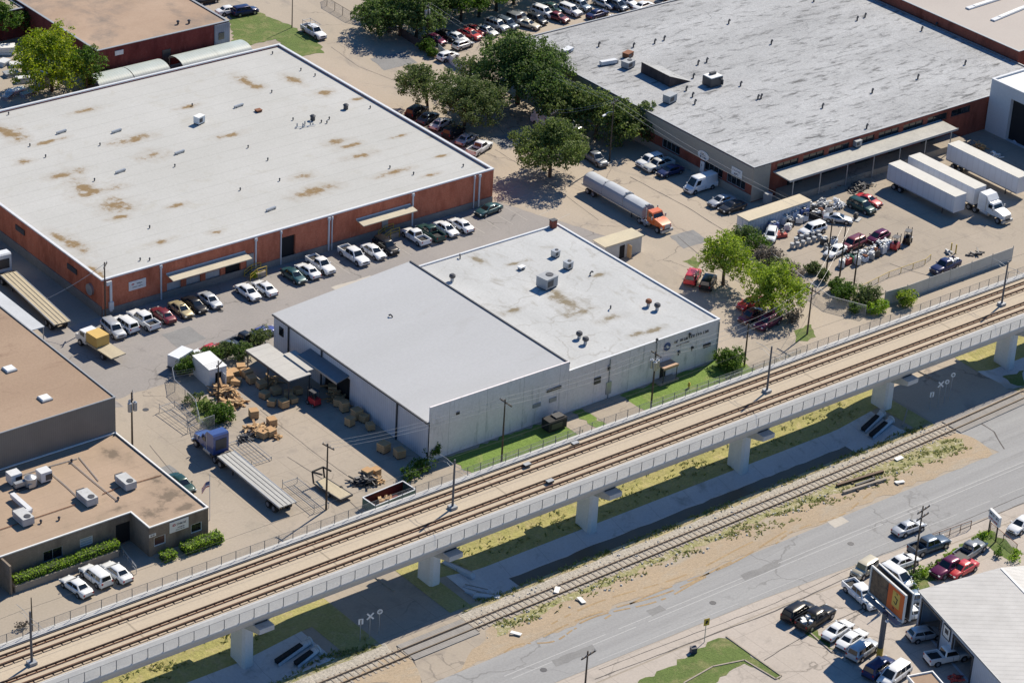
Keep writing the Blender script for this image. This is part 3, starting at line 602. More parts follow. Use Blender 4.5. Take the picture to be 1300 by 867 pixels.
# ---- C: the big flat building on the right with the wrinkled grey roof
roofC = surf('wrinkled_felt_roof', (.42, .42, .42), (.31, .31, .31), .10, (.12, .12, .12), 1.1, .52, .68, .6, (.08, .08, .08), .05, fine=.26, stretch=(.28, 1.0, 1), rot=.2, bump=.7)
tan_w = surf('tan_render', (.36, .32, .26), (.32, .285, .235), .2, fine=.1, stretch=(1, 1, .4))
XC, YC, ZC = 274.8, 270.6, 6.0
YCB = 330.5
winY = []  # openings in the street side: (u0,u1)
for a, b in (((830, 195), (842, 203)), ((862, 196), (880, 208)), ((908, 214), (924, 226)), ((927, 226), (943, 237))):
    winY.append(None)
ops3 = [(YCB-yy-4.2, YCB-yy, 1.35, 2.9) for yy in (272.2, 277.4, 287.5, 297.5, 306, 315)]
ops0 = [(5+k*5.6, 9.6+k*5.6, 4.15, 5.35) for k in range(8)]
tC, frC, cC = building('flat_roof_warehouse', 'wide warehouse with a wrinkled grey felt roof along the right of the street', [(XC, YC), (343, YC), (343, YCB), (XC, YCB)], ZC, brick_c, roofC, trim=M['grey'], ops={3: ops3, 0: ops0}, par=.2, tk=.18, trim_h=.1)
for o in ops3: panel(tC, frC[3], *o, 'window', M['glass'], .18, frame=M['grey'], bars=3, hbars=0)
for o in ops0: panel(tC, frC[0], *o, 'window', M['glass'], .18, frame=M['darkmetal'], bars=2)
def lc(x, y, z=0): return local(tC, x, y, z)
mb = MB(); mb.box(lc(XC-.06, (YC+YCB)/2, 4.35), (.14, YCB-YC, 2.85)); mb.box(lc(XC+1.7, YC-.06, 3.0), (3.6, .14, 5.6)); mb.box(lc(XC-.06, (YC+YCB)/2, .6), (.14, YCB-YC, 1.2)); mb.build('tan_cladding', tan_w, tC)
mb = MB()
for px_, py_ in ((893, 197),): 
    a = onX(px_, py_, XC)
mb = MB(); mb.box(lc(297.8, 268.7, 4.15), (37.6, 4.0, .18), rx=R(1.5)); can = mb.build('dock_canopy', surf('canopy_felt', (.44, .42, .37), (.36, .345, .31), .3, fine=.2), tC)
mb = MB(); mb.box(lc(297.8, 266.7, 4.1), (37.7, .1, .34)); mb.build('fascia', M['grey'], can)
for k in range(7):
    mb = MB(); q = lc(280+k*5.9, 266.95, 0); mb.cyl((q.x, q.y, 0), (q.x, q.y, 4.05), .09); mb.build('canopy_post', M['steel'], tC)
mb = MB(); mb.box(lc(300, 268.9, .55), (40, 3.3, 1.1)); mb.build('loading_dock', M['concrete'], tC)
mb = MB()
for k in range(5): q = lc(284+k*7.5, 270.5, 2.4); mb.box(q, (3.2, .12, 2.6))
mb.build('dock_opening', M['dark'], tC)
mb = MB(); q = lc(273.6, 269.9, 0); mb.box((q.x+3.2, q.y-.9, .9), (1.1, .9, 1.8)); mb.build('dock_step', M['grey'], tC)
def sign_on_left(px_, py_, Xw, w_, h_, label, lines, shape=None):
    a = onX(px_, py_, Xw); t = thing('wall_sign', label, 'sign', (Xw-.06, a[0], a[1])); mb = MB()
    if shape == 'oval': 
        n = 28; pts = [(w_/2*math.cos(2*math.pi*k/n), h_/2*math.sin(2*math.pi*k/n)) for k in range(n)]
        mb.add([(0, y, z) for y, z in pts]+[(-.06, y, z) for y, z in pts], [(k, (k+1) % n, n+(k+1) % n, n+k) for k in range(n)]+[tuple(range(n, 2*n))])
    else: mb.box((-.03, 0, 0), (.06, w_, h_))
    mb.build('sign_board', M['white'], t)
    for txt, s, z in lines: text_mesh(txt, s, 'lettering', inkm, t, (-.075, 0, z), LEFTW)
    return t
sign_on_left(893.5, 197.5, XC-.12, 2.6, 1.5, 'oval white sign on the tan wall above the brick band', [('xxxx', .5, .2), ('xxxxx', .45, -.3)], 'oval')
sign_on_left(936, 219, XC-.12, 2.4, 1.3, 'square white sign near the tan corner of the grey roofed building', [('xxxxxx', .45, .2), ('xxxx', .4, -.3)])
sign_on_left(892, 212, XC-.12, .9, 1.9, 'narrow upright white notice beside the street door', [('x', .6, .3)])
# roof monitor, one sided
tm = G(836, 104, ZC-.2); t = thing('roof_monitor', 'wedge shaped roof monitor with a dark brick face on the grey felt roof', 'roof monitor', tm)
ya = G(815, 92, ZC-.2).y-tm.y; yb = G(857, 109, ZC-.2).y-tm.y
mb = MB(); mb.add([(0, ya, 0), (0, yb, 0), (0, yb, 1.9), (0, ya, 1.9), (4.6, ya, 0), (4.6, yb, 0)], [(0, 1, 2, 3), (0, 3, 4), (1, 5, 2), (3, 2, 5, 4)]); mb.build('body', brick('monitor_brick', (.07, .055, .055), (.09, .065, .06), (.08, .07, .07)), t)
mb = MB(); mb.quad((-.15, ya+.1, 1.97), (-.15, yb-.1, 1.97), (4.7, yb-.1, .05), (4.7, ya+.1, .05)); mb.quad((-.15, ya+.1, 1.9), (-.15, yb-.1, 1.9), (4.7, yb-.1, -.02), (4.7, ya+.1, -.02)); mb.build('sloping_roof', roofC, t)
# ---- white block at the right edge
tI, frI, cI = building('white_loading_block', 'tall white loading block with an open dark bay at the right edge of the photo', [(327.6, 246), (352, 246), (352, 270.3), (327.6, 270.3)], 9.3, surf('white_render', (.52, .53, .55), (.46, .47, .49), .1, fine=.08, stretch=(1, 1, .4)), M['white'], ops={3: [(4.6, 22, .05, 7.3)]}, depth=.8)
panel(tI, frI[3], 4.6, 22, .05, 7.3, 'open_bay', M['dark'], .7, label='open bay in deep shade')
# ---- G: brown brick building top right
tG, frG, cG = building('brown_brick_building', 'brown brick building with a pinkish flat roof in the top right corner', [(343.4, 278.4), (440, 278.4), (440, 360), (343.4, 360)], 7.8, brick_c, surf('pinkish_roof', (.43, .385, .345), (.40, .355, .32), .08, fine=.06), par=.25, trim=M['grey'], trim_h=.1)
for p, q in (((1228, 12), (1272, -2)), ((1260, 27), (1306, 8))):
    a, b = G(*p, 7.6), G(*q, 7.6); L = (b-a).length; t = thing('strip_skylight', 'long white strip skylight on the pinkish roof, ' + ('the rear one' if p[1] < 20 else 'the front one'), 'skylight', (a+b)/2, math.atan2(b.y-a.y, b.x-a.x))
    mb = MB(); mb.box((0, 0, .12), (L, .9, .24)); mb.build('kerb_frame', M['trim'], t); mb = MB(); mb.box((0, 0, .28), (L*.62, .7, .08)); mb.build('pane', M['white'], t)
# ---- D: tall dark sided building on the left, E: the tan office in front of it
roofD = surf('brown_gravel_roof', (.33, .235, .165), (.28, .195, .135), .1, (.20, .13, .09), .35, .58, .76, fine=.16, stretch=(.4, 1, 1))
clad = ribbed('brown_steel_cladding', (.20, .175, .15), .3, .5, axis=0, dark=.8, dirt=.15)
tD, frD, cD = building('steel_clad_building', 'tall brown steel clad building with a brown gravel roof on the left', [(60, 258), (153.2, 258), (153.2, 340), (60, 340)], 9.2, clad, roofD, par=.18, trim='grey', trim_h=.12, tk=.06)
mb = MB()
a, b, c_ = G(48, 418, 4.2), G(-12, 368, 4.2), 4.2
a = G(46, 418, 9.0); mb.box(local(tD, 154.3, (a.y+322)/2, 9.0), (2.0, 322-a.y, .12)); cn = mb.build('side_canopy', surf('canopy_sheet', (.50, .51, .52), (.44, .45, .455), .3, fine=.1), tD)
mb = MB()
for yy in (a.y+.2, a.y+12, a.y+24): q = local(tD, 155.2, yy, 0); mb.box((q.x, q.y, 4.4), (.1, .1, 8.9))
mb.build('canopy_post', M['steel'], cn)
roofE = surf('tan_felt_roof', (.375, .275, .197), (.325, .24, .17), .10, (.22, .17, .12), .14, .54, .74, fine=.1, joints=(0, 2.4, .03), stains=[(G(x, y, 3.95), a, b) for (x, y, a, b) in ((215, 628, 2.2, 1.6), (190, 652, 2.0, 1.2), (235, 645, 1.6, .8), (130, 668, 2.0, .7), (150, 645, 1.4, .6), (140, 575, 1.0, 2.0), (60, 690, 2.0, .6), (200, 610, 1.2, 1.0))], stain_col=(.17, .13, .095))
office_w = brick('grey_brown_brick', (.21, .165, .125), (.25, .195, .15), (.26, .22, .18))
YE = 236.5
opsE = {0: [opY(240.7, 100, (54.6, 699), (80, 704))], 2: [opY(YE, 144.8, (195.5, 680), (210.5, 686)), opY(YE, 144.8, (242.6, 670), (256.5, 670))]}
w1 = onY(54.6, 702, 240.7)[0]-100; w2 = onY(80, 697, 240.7)[0]-100; w3 = onY(101.5, 689, 240.7)[0]-100; w4 = onY(118, 684, 240.7)[0]-100; w5 = onY(147, 668, 240.7)[0]-100
opsE[0] = [(w1, w2, 1.2, 2.75), (w3, w4, 1.6, 2.75), (w5, 44.75, .1, 3.0)]
opsE[2] = [(onY(195.5, 682, YE)[0]-144.8, onY(210.5, 680, YE)[0]-144.8, 1.2, 2.5), (onY(242.5, 670, YE)[0]-144.8, onY(256.5, 666, YE)[0]-144.8, 1.2, 2.5)]
tE, frE, cE = building('tan_office', 'low tan roofed office of brown brick with clipped hedges in front', [(100, 240.7), (144.8, 240.7), (144.8, YE), (153.1, YE), (153.1, 257.9), (100, 257.9)], 4.2, office_w, roofE, par=.25, trim='white', trim_h=.14, ops=opsE, tk=.1)
panel(tE, frE[0], *opsE[0][0], 'window', M['glass'], .16, frame=M['grey'], bars=1); o = panel(tE, frE[0], *opsE[0][1], 'window', flat('blind_grey', (.35, .38, .40), .5), .16, frame=M['white'], label='window with pale closed blinds', hbars=2)
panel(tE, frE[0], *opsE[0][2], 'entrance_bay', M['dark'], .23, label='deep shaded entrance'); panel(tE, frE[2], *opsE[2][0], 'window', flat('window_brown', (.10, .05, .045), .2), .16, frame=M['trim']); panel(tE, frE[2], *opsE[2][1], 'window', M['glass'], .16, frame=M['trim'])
mb = MB(); q = local(tE, 127.3, 0, 0); mb.box((q.x-.05, local(tE, 0, 239.6, 0).y, 2.0), (.25, 2.2, 4.0)); mb.build('buttress', office_w, tE)
wall_sign((215, 663.5), (239, 668.5), YE, 'white sign with a red diamond on the brown brick office', [('xxxxxx', .26, .14, .66, inkm), ('xxxxxxxx', .13, .1, .34, inkm), ('xxxxx x xxxxxxx', .09, .05, .16, inkm)])
t = thing('wall_sign', 'small white house number above the brown office window', 'sign', (onY(193.5, 677, YE)[0], YE-.03, 2.95)); mb = MB(); mb.box((0, 0, 0), (.95, .03, .4)); mb.build('sign_board', M['white'], t); text_mesh('xxx', .3, 'lettering', inkm, t, (0, -.03, 0), FRONT)
# ---- F: dark red building at the top left
tF, frF, cF = building('dark_red_building', 'dark red building with a muddy brown roof in the top left corner', [(213.4, 363.2), (239.2, 363.2), (239.2, 420), (213.4, 420)], 5.6, brick_d, surf('muddy_roof', (.38, .275, .20), (.32, .225, .16), .12, (.19, .155, .13), .11, .5, .7, fine=.1), par=.2, trim=M['grey'], trim_h=.1)
def lf(x, y, z): return local(tF, x, y, z)
a = onY(211, 62, 363.2); mb = MB(); mb.box(lf(a[0], 363.16, 1.5), (1.6, .12, 3.0)); mb.build('entry_door', M['darkmetal'], tF)
a = onY(151, 67, 363.2); mb = MB(); mb.box(lf(a[0], 363.14, a[1]), (1.6, .1, .8)); mb.build('window', M['white'], tF)
a = onY(272, 45, 363.2); mb = MB(); mb.box(lf((a[0]+239.25)/2, 363.1, 2.7), (239.3-a[0], .2, 5.3)); mb.build('grey_wall_section', ribbed('blue_grey_sheet', (.28, .32, .38), .4, .5, axis=0), tF)
a = onY(281, 46, 363.0); mb = MB(); mb.box(lf(a[0], 362.96, a[1]), (1.1, .1, 1.2)); mb.build('window', M['glass'], tF)
for px_, py_ in ((226, 32), (240, 31)):
    p = G(px_, py_, 5.3); t = thing('vent_pipe', 'short dark vent on the muddy brown roof, ' + ('left one of two' if px_ < 230 else 'right one of two'), 'vent', p); mb = MB(); mb.cyl((0, 0, 0), (0, 0, .6), .18); mb.build('pipe', M['darkmetal'], t); mb = MB(); mb.cyl((0, 0, .62), (0, 0, .8), .32, .2); mb.build('cowl', M['darkmetal'], t)
tF2, _, _ = building('dark_red_annex', 'dark red annex wall behind the tree in the top left corner', [(190, 386.8), (213.2, 386.8), (213.2, 420), (190, 420)], 5.2, brick_d, M['concrete'], par=.2, trim=M['grey'], trim_h=.1)
# ---- H: the garage at the lower right, turned to the road
pa = G(1169.5, 750.5, 4.6); pr = G(1257, 710.5, 5.5); pb_ = G(1275, 867, 4.6)
ang = math.atan2((pa-pb_).y, (pa-pb_).x)-math.pi/2       # side wall direction -> local +Y
tH = thing('vehicle_garage', 'corrugated roofed garage with two open bays at the lower right', 'building', (pa.x, pa.y, 0), ang)
WH, LH, ZE, ZRH = 2*max(8.0, abs((pr-pa).to_2d().length)*.98), 34.0, 4.6, 5.6
hm = ribbed('blue_white_cladding', (.50, .54, .60), .35, .5, axis=1, dark=.85, dirt=.12); rh = ribbed('grey_sheet_roof', (.47, .455, .435), 1.1, .55, axis=2, dark=.84, dirt=.2)
def uw(px_, py_):
    d = ray(px_, py_); ex = Vector((math.cos(ang), math.sin(ang), 0)); k = (Vector((pa.x, pa.y, 0))-Vector((0, 0, CAM_H))).dot(ex)/d.dot(ex); P_ = Vector((0, 0, CAM_H))+d*k
    return -(P_-Vector((pa.x, pa.y, 0))).dot(Vector((-math.sin(ang), math.cos(ang), 0))), P_.z
o1a, o1b = uw(1173, 775)[0], uw(1196, 790)[0]; o2a, o2b = uw(1210, 812)[0], uw(1236, 835)[0]
opsH = [(.55, o1b, .03, 3.85), (o2a, o2b, .03, 3.7)]; mb = MB()
frH = facade(mb, (0, 0), (0, -LH), 0, ZE, opsH, .3); mb.build('side_wall', hm, tH)
mb = MB(); mb.add([(0, 0, 0), (WH, 0, 0), (WH, 0, ZE), (WH/2, 0, ZRH), (0, 0, ZE)], [(0, 1, 2, 3, 4)]); mb.quad((WH, 0, 0), (WH, -LH, 0), (WH, -LH, ZE), (WH, 0, ZE)); mb.add([(0, -LH, 0), (WH, -LH, 0), (WH, -LH, ZE), (WH/2, -LH, ZRH), (0, -LH, ZE)], [(0, 1, 2, 3, 4)]); mb.build('gable_wall', hm, tH)
mb = MB(); rr = [(-.25, ZE+.0), (WH/2, ZRH+.12), (WH+.25, ZE)]
mb.loft([[(x, .25, z+.08) for x, z in rr]+[(x, .25, z) for x, z in rr[::-1]], [(x, -LH-.2, z+.08) for x, z in rr]+[(x, -LH-.2, z) for x, z in rr[::-1]]]); mb.build('roof', rh, tH)
mb = MB(); mb.box((WH/2, -LH/2, ZRH+.24), (.25, LH, .06)); mb.build('ridge_cap', M['white'], tH)
mb = MB(); mb.box((-.3, -LH/2, ZE), (.12, LH+.3, .22)); mb.build('eaves_trim', M['grey'], tH)
for k in range(2):
    sb = MB(); q = (WH/2+1.4+k*.0, -6.5-k*11, ZRH-.02); sb.box(q, (1.3, 2.2, .1), ry=R(7)); sb.build('skylight', M['white'], tH)
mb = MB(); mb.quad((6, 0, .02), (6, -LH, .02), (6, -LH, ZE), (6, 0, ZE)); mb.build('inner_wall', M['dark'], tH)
for a, b, c, e in opsH:
    fb = MB(); 
    for s in (a+.05, b-.05): fb.box((-.04, -s, (c+e)/2), (.14, .22, e-c))
    fb.box((-.04, -(a+b)/2, e), (.14, b-a+.2, .25)); fb.build('bay_frame', M['darkmetal'], tH)
um = (o1b+o2a)/2; t = thing('wall_sign', 'small framed white sign between the two garage bays', 'sign', tH.matrix_basis @ Vector((-.08, -um, 3.2)), ang); mb = MB(); mb.box((0, 0, 0), (.06, 1.5, 1.5)); mb.build('sign_board', M['white'], t); mb = MB(); mb.box((-.035, 0, .1), (.02, .7, .6)); mb.build('emblem', M['darkmetal'], t)
mb = MB()
for s in (-1, 1): mb.box((-.03, s*.78, 0), (.1, .08, 1.62)); mb.box((-.03, 0, s*.78), (.1, 1.48, .08))
mb.build('frame', M['darkmetal'], t)
# small roof at the bottom edge
pc = G(1152, 858, 4.3)
tQ = thing('pay_kiosk', 'small kiosk with a brown flat roof and a white rim at the bottom edge', 'building', (pc.x, pc.y, 0), ang)
mb = MB(); mb.box((1.6, -3.2, 2.0), (3.0, 6.2, 4.0)); mb.build('wall', tan_w, tQ); mb = MB(); mb.box((1.6, -3.2, 4.14), (3.2, 6.4, .1)); mb.build('roof', roofD, tQ)
mb = MB(); ring(mb, [(-.05, -6.45), (3.25, -6.45), (3.25, .05), (-.05, .05)], 0, .14, 4.0, 4.4); mb.build('roof_trim', M['white'], tQ)
# ---- small buildings: store beside the workshop, container office
a, b = G(768, 319, 2.7), G(817, 301, 2.7)
tW = thing('timber_store', 'long low store with a cream roof beside the white workshop', 'building', (245.3, 268.0, 0))
mb = MB(); mb.box((0, 0, 1.35), (7.2, 2.5, 2.7)); mb.build('wall', ribbed('white_boarding', (.48, .48, .46), .25, .6, axis=0), tW); mb = MB(); mb.box((0, 0, 2.78), (7.6, 2.9, .14)); mb.build('roof', surf('cream_roof', (.52, .45, .32), (.47, .41, .30), .3, fine=.1), tW)
a = onY(795, 322, 266.75); mb = MB(); mb.box((a[0]-245.3-.9, -1.27, 1.1), (.95, .06, 2.1)); mb.build('doorway', M['dark'], tW); mb = MB(); mb.box((a[0]-245.3+.15, -1.75, 1.1), (.08, .95, 2.1)); mb.build('open_door', M['timber'], tW)
# yard canopy
tY = thing('yard_canopy', 'open sided canopy with a pale two part flat roof over the timber yard', 'canopy', (181.7, 262.6, 0))
mb = MB(); mb.box((-.55, .2, 3.5), (3.6, 10.2, .14)); mb.build('roof', surf('canopy_roof', (.47, .45, .41), (.42, .40, .37), .3, fine=.08, joints=(0, 1.7, .05)), tY); mb = MB(); mb.box((2.0, -1.5, 3.72), (1.9, 5.6, .12)); mb.build('roof_extension', surf('canopy_roof_b', (.47, .45, .41), (.42, .40, .37), .3, fine=.08), tY)
for x in (-2.2, 1.1):
    for y in (-4.7, .2, 5.0): mb = MB(); mb.box((x, y, 1.7), (.14, .14, 3.4)); mb.build('post', M['darkmetal'], tY)
mb = MB(); mb.box((-2.3, .2, 3.3), (.1, 10.2, .3)); mb.box((1.2, .2, 3.3), (.1, 10.2, .3)); mb.build('beam', M['darkmetal'], tY)
# ------------------------------------------------------------------ elevated light rail viaduct
ZD, YV = 9.0, 213.9
VX0, VX1 = 92.0, 318.0
deck_m = surf('viaduct_deck', (.465, .385, .285), (.43, .355, .265), .5, (.34, .28, .205), 1.1, .6, .8, fine=.12, stretch=(.06, 1, 1), joints=(25.7, 0, .22))
girder_m = surf('viaduct_concrete', (.52, .50, .475), (.46, .44, .42), .3, (.27, .265, .26), .8, .55, .8, fine=.12, stretch=(.5, 1, 2))
pier_m = surf('pier_concrete', (.74, .68, .62), (.67, .62, .565), .4, (.52, .48, .44), .9, .6, .8, fine=.1, stretch=(1.5, 1.5, .2))
tV = thing('elevated_viaduct', 'long concrete viaduct carrying two light rail tracks across the whole photo', 'viaduct', (VX0, YV, 0))
LV = VX1-VX0
def vprof(name, pts, mat, par=None, smooth=None):
    mb = MB(); mb.loft([[(0, y-YV, z) for y, z in pts], [(LV, y-YV, z) for y, z in pts]]); return mb.build(name, mat, par or tV, smooth)
vprof('deck', [(210.3, ZD), (217.9, ZD), (217.9, 8.1), (210.3, 8.1)], deck_m)
vprof('girder', [(209.0, 7.9), (210.29, 8.09), (217.9, 8.09), (218.6, 7.6), (216.6, 6.45), (211.4, 6.0), (210.2, 6.25)], girder_m, smooth=20)
par_m = surf('parapet_concrete', (.50, .485, .455), (.45, .435, .41), .5, (.33, .33, .33), .7, .58, .8, fine=.1, stretch=(.6, 1, 3))
vprof('parapet', [(209.98, ZD+.2), (210.29, ZD+.2), (210.29, 8.1), (209.0, 7.91), (208.78, 8.0), (208.78, 8.25)], par_m)
vprof('parapet', [(217.91, ZD+.2), (218.75, ZD+.2), (218.85, 7.7), (217.91, 8.1)], par_m)
vprof('cable_trough', [(217.72, ZD+.1), (217.85, ZD+.1), (217.85, ZD-.05), (217.72, ZD-.05)], M['darkmetal'])
for x in (117, 143.0, 169.6, 194.2, 219.9, 246.2, 270.8, 296):
    gp = gz(x, 213.9) if True else 0; x_ = x-VX0; zb = min(gz(x, 212.4), gz(x, 215), 0)-.4
    mb = MB(); ch = .28; rings = []
    for z, s in ((zb, 1.0), (5.2, .96)):
        hx, hy = .78*s, 1.45*s; rings.append([(x_+a, b, z) for a, b in ((-hx+ch, -hy), (hx-ch, -hy), (hx, -hy+ch), (hx, hy-ch), (hx-ch, hy), (-hx+ch, hy), (-hx, hy-ch), (-hx, -hy+ch))])
    mb.loft(rings); p = mb.build('pier', pier_m, tV)
    mb = MB(); mb.loft([[(x_+a, y-YV, z) for y, z in ((208.9, 6.25), (208.9, 5.6), (212.2, 4.7), (215.6, 4.7), (218.9, 5.6), (218.9, 6.25))] for a in (-1.0, 1.0)]); mb.build('pier_cap', girder_m, p)
    mb = MB()
    for yy in (210.4, 212.6, 215.2): mb.box((x_, yy-YV, 6.3), (1.6, .8, .3))
    mb.build('bearing', M['darkmetal'], p)
# tracks on the deck
rust_m = flat('rusty_rail', (.09, .055, .038), .6, .3); plinth_m = surf('rail_plinth', (.46, .35, .25), (.46, .37, .27), .8, (.36, .21, .13), .9, .55, .75, fine=.2)
for nm, yc in (('far light rail track on the viaduct, next to the lawn side railing', 216.05), ('near light rail track on the viaduct, next to the road side railing', 211.75)):
    t = thing('rail_track', nm, 'rail track', (VX0, yc, ZD), 0, 'tracks on the viaduct')
    for s in (-.72, .72):
        mb = MB(); mb.box((LV/2, s, .23), (LV, .12, .17)); mb.box((LV/2, s, .145), (LV, .2, .03)); mb.build('rail', rust_m, t)
        mb = MB(); x = .3
        while x < LV-.6:
            mb.box((x+.55, s, .06), (.98, .62, .13)); x += 1.18
        o = mb.build('plinth', plinth_m, t); o['kind'] = 'stuff'
        mb = MB(); mb.box((LV/2, s*.6, .12), (LV, .05, .10)); mb.build('guard_rail', M['rust'], t)
# railings: each post a part
M['railgrey'] = flat('dull_rail_paint', (.13, .135, .14), .7)
def railing(label, y, x0, x1, step, z, h):
    t = thing('railing', label, 'railing', (x0, y, z)); L = x1-x0; n = min(99, int(L/step)); st = L/n
    mb = MB(); mb.box((0, 0, h/2), (.06, .06, h)); first = mb.build('post', M['railgrey'], t)
    for k in range(1, n+1):
        c = first.copy(); C.objects.link(c); c.parent = t; c.location = (k*st, 0, 0)
    for hh in (h,):
        mb = MB(); mb.box((L/2, 0, hh), (L, .03, .03)); mb.build('rail', M['railgrey'], t)
    mb = MB(); mb.quad((0, 0, .1), (L, 0, .1), (L, 0, h), (0, 0, h)); mb.build('mesh_panel', M['rail_mesh'], t); return t
railing('wire mesh railing along the far edge of the viaduct', 218.45, 104, 296, 1.95, ZD+.3, 1.15)
railing('wire mesh railing along the near edge of the viaduct', 208.86, 104, 296, 1.95, 8.24, 1.25)
# overhead line poles
cat_m = flat('blue_grey_pole', (.09, .095, .11), .5, .2)
for (px_, py_, lab) in ((39, 841, 'blue grey tram pole at the lower left end of the viaduct'), (573, 644, 'blue grey tram pole on the viaduct above the green lawn'), (971, 496, 'blue grey tram pole on the viaduct near the round bush'), (1267, 385, 'blue grey tram pole at the right end of the viaduct')):
    p = G(px_, py_, ZD); t = thing('tram_pole', lab, 'pole', (p.x, YV, ZD), 0, 'poles on the viaduct')
    mb = MB(); mb.box((0, 0, .18), (.9, .9, .36)); mb.build('base', M['grey'], t); mb = MB(); mb.cyl((0, 0, .3), (0, 0, 6.7), .15, .11, 10); mb.build('shaft', cat_m, t, 40)
    for s in (-1, 1):
        mb = MB(); mb.path([(0, 0, 5.9), (0, s*1.5, 6.1), (0, s*2.9, 6.0)], .025); mb.path([(0, 0, 5.2), (0, s*1.5, 5.6), (0, s*2.2, 5.4)], .022); mb.build('arm', M['grey'], t)
for yc, nm in ((216.05, 'far'), (211.75, 'near')):
    mb = MB(); pts = []
    for (a, b) in zip((92, 115.9, 172.3, 223.2, 267.7), (115.9, 172.3, 223.2, 267.7, 318)):
        for k in range(9): q = k/8; pts.append((a+(b-a)*q, yc, ZD+5.55-.25*4*q*(1-q)))
    mb.path(pts, .018, 4); tag(mb.build('contact_wire', M['darkmetal']), 'thin overhead tram wire above the %s viaduct track' % nm, 'wire', 'overhead tram wires')
for px_, py_, lab in ((730, 564, 'small dark box between the rails of the far track, over the grey door'), (669, 591, 'small dark box between the rails of the far track, left of the lawn path'), (698, 612, 'small dark box between the rails of the near track')):
    p = G(px_, py_, ZD+.15); t = thing('signal_box', lab, 'signal box', (p.x, p.y, ZD+.13)); mb = MB(); mb.box((0, 0, .14), (.9, .55, .28)); mb.build('case', M['darkmetal'], t); mb = MB(); mb.box((0, 0, .3), (.95, .6, .05)); mb.build('lid', M['grey'], t)
# ------------------------------------------------------------------ freight track on the ground
tie_m = surf('sleeper_wood', (.29, .25, .205), (.34, .30, .255), .8, (.38, .31, .23), 1.5, .5, .7, fine=.2)
YT0, YT1 = 203.45, 204.3
tR = thing('railway_track', 'single rusty freight track on pale ballast beside the dirt strip', 'railway track', (100, 0, 0))
def ty(x): return 203.2+(x-150)*.0078+ (0.9*((x-225)/40)**2 if x > 225 else 0)
def ribbon(mb, x0, x1, off, wd, z0, z1, st=2.0):
    x = x0; rings = []
    while x <= x1+.01:
        y = ty(x)+off; rings.append([(x-100, y-wd/2, z0), (x-100, y+wd/2, z0), (x-100, y+wd/2, z1), (x-100, y-wd/2, z1)]); x += st
    mb.loft(rings)
rail_shine = flat('worn_rail', (.30, .235, .18), .4, .5)
for s, m in ((-.72, rust_m), (.72, rail_shine)):
    mb = MB(); ribbon(mb, 100, 288, s, .10, .13, .27); ribbon(mb, 100, 288, s, .2, .10, .13); mb.build('rail', m if s > 0 else flat('dusty_rail', (.17, .125, .09), .6, .3), tR)
tmesh = MB().box((0, 0, 0), (.26, 2.6, .2)).mesh('sleeper', tie_m); k = 0; rest = MB(); x = 100.0
vis = []
while x < 288:
    inroad = 158.5 < x < 168.0 or 249.5 < x < 264.5
    if not inroad: vis.append(x)
    x += .82
for x in vis:
    y = ty(x); a = rnd.uniform(-.03, .03)
    if k < 100 and x > 140 and x < 228:
        o = bpy.data.objects.new('sleeper', tmesh); C.objects.link(o); o.parent = tR; o.location = (x-100, y, -.02); o.rotation_euler = (0, 0, a); k += 1
    else: rest.box((x-100, y, -.02), (.26, 2.6, .2), a)
o = rest.build('sleepers', tie_m, tR); o['kind'] = 'stuff'
for x0, x1 in ((158.3, 167.8), (249.8, 264.6)):
    mb = MB()
    for off in (-1.25, 0, 1.25): mb.box(((x0+x1)/2-100, ty((x0+x1)/2)+off, .05), (x1-x0, .98, .16), math.atan2(ty(x1)-ty(x0), x1-x0))
    mb.build('crossing_panel', surf('crossing_planks', (.30, .28, .26), (.25, .235, .22), .6, fine=.15, joints=(0, .25, .05)), tR)
# spare sleepers / rails lying beside the track
for i, (a, b) in enumerate((((1062, 618), (1121, 600)), ((1070, 627), (1124, 610)), ((1076, 622), (1120, 606)))):
    A, B = G(*a), G(*b); c = (A+B)/2; t = thing('spare_rail', ['dark spare rail lying in the weeds, nearest the track', 'pale concrete beam lying in the weeds, nearest the road', 'short broken spare rail lying between two longer ones'][i], 'rail', (c.x, c.y, .04), math.atan2((B-A).y, (B-A).x))
    L = (B-A).length*(.55 if i == 2 else 1); mb = MB(); mb.box((0, 0, .2), (L, .35, .32)); mb.build('beam', [rust_m, M['concrete'], M['darkmetal']][i], t)
    if i < 2: mb = MB(); mb.box((-L*.2, 0, .1), (.3, 1.1, .14)); mb.box((L*.25, 0, .1), (.3, 1.1, .14)); mb.build('skid', M['wood'], t)
# culvert pipes cut open on the channel end slopes
def culvert(pa, pb, lab, zz=-.4):
    A = G(*pa, -.25); B = G(*pb, -1.0); A.z = gz(A.x, A.y)+.12; B.z = gz(B.x, B.y)+.02; d = B-A; L = d.length
    t = thing('culvert_pipe', lab, 'culvert', A, math.atan2(d.y, d.x), 'culvert pipes in the drainage channel')
    mb = MB(); n = 12
    for r_, k in ((.5, 0), (.4, 1)):
        pts0 = [(0, r_*math.cos(math.pi*i/n), .28+r_*.75*math.sin(math.pi*i/n)) for i in range(n+1)]; pts1 = [(L, y, z+B.z-A.z-.25) for _, y, z in pts0]
        mb.loft([pts0, pts1], closed=False, caps=False)
    mb.build('pipe', M['chan'], t)
    mb = MB(); mb.box((L*.62, 0, .42+(B.z-A.z)*.6), (L*.8, .62, .5), ry=-math.atan2(B.z-A.z, L)); mb.build('opening', M['dark'], t)
    mb = MB(); mb.cyl((-.05, 0, .3), (-.2, 0, .3), .58, .58, 14); mb.build('headwall', M['chan'], t)
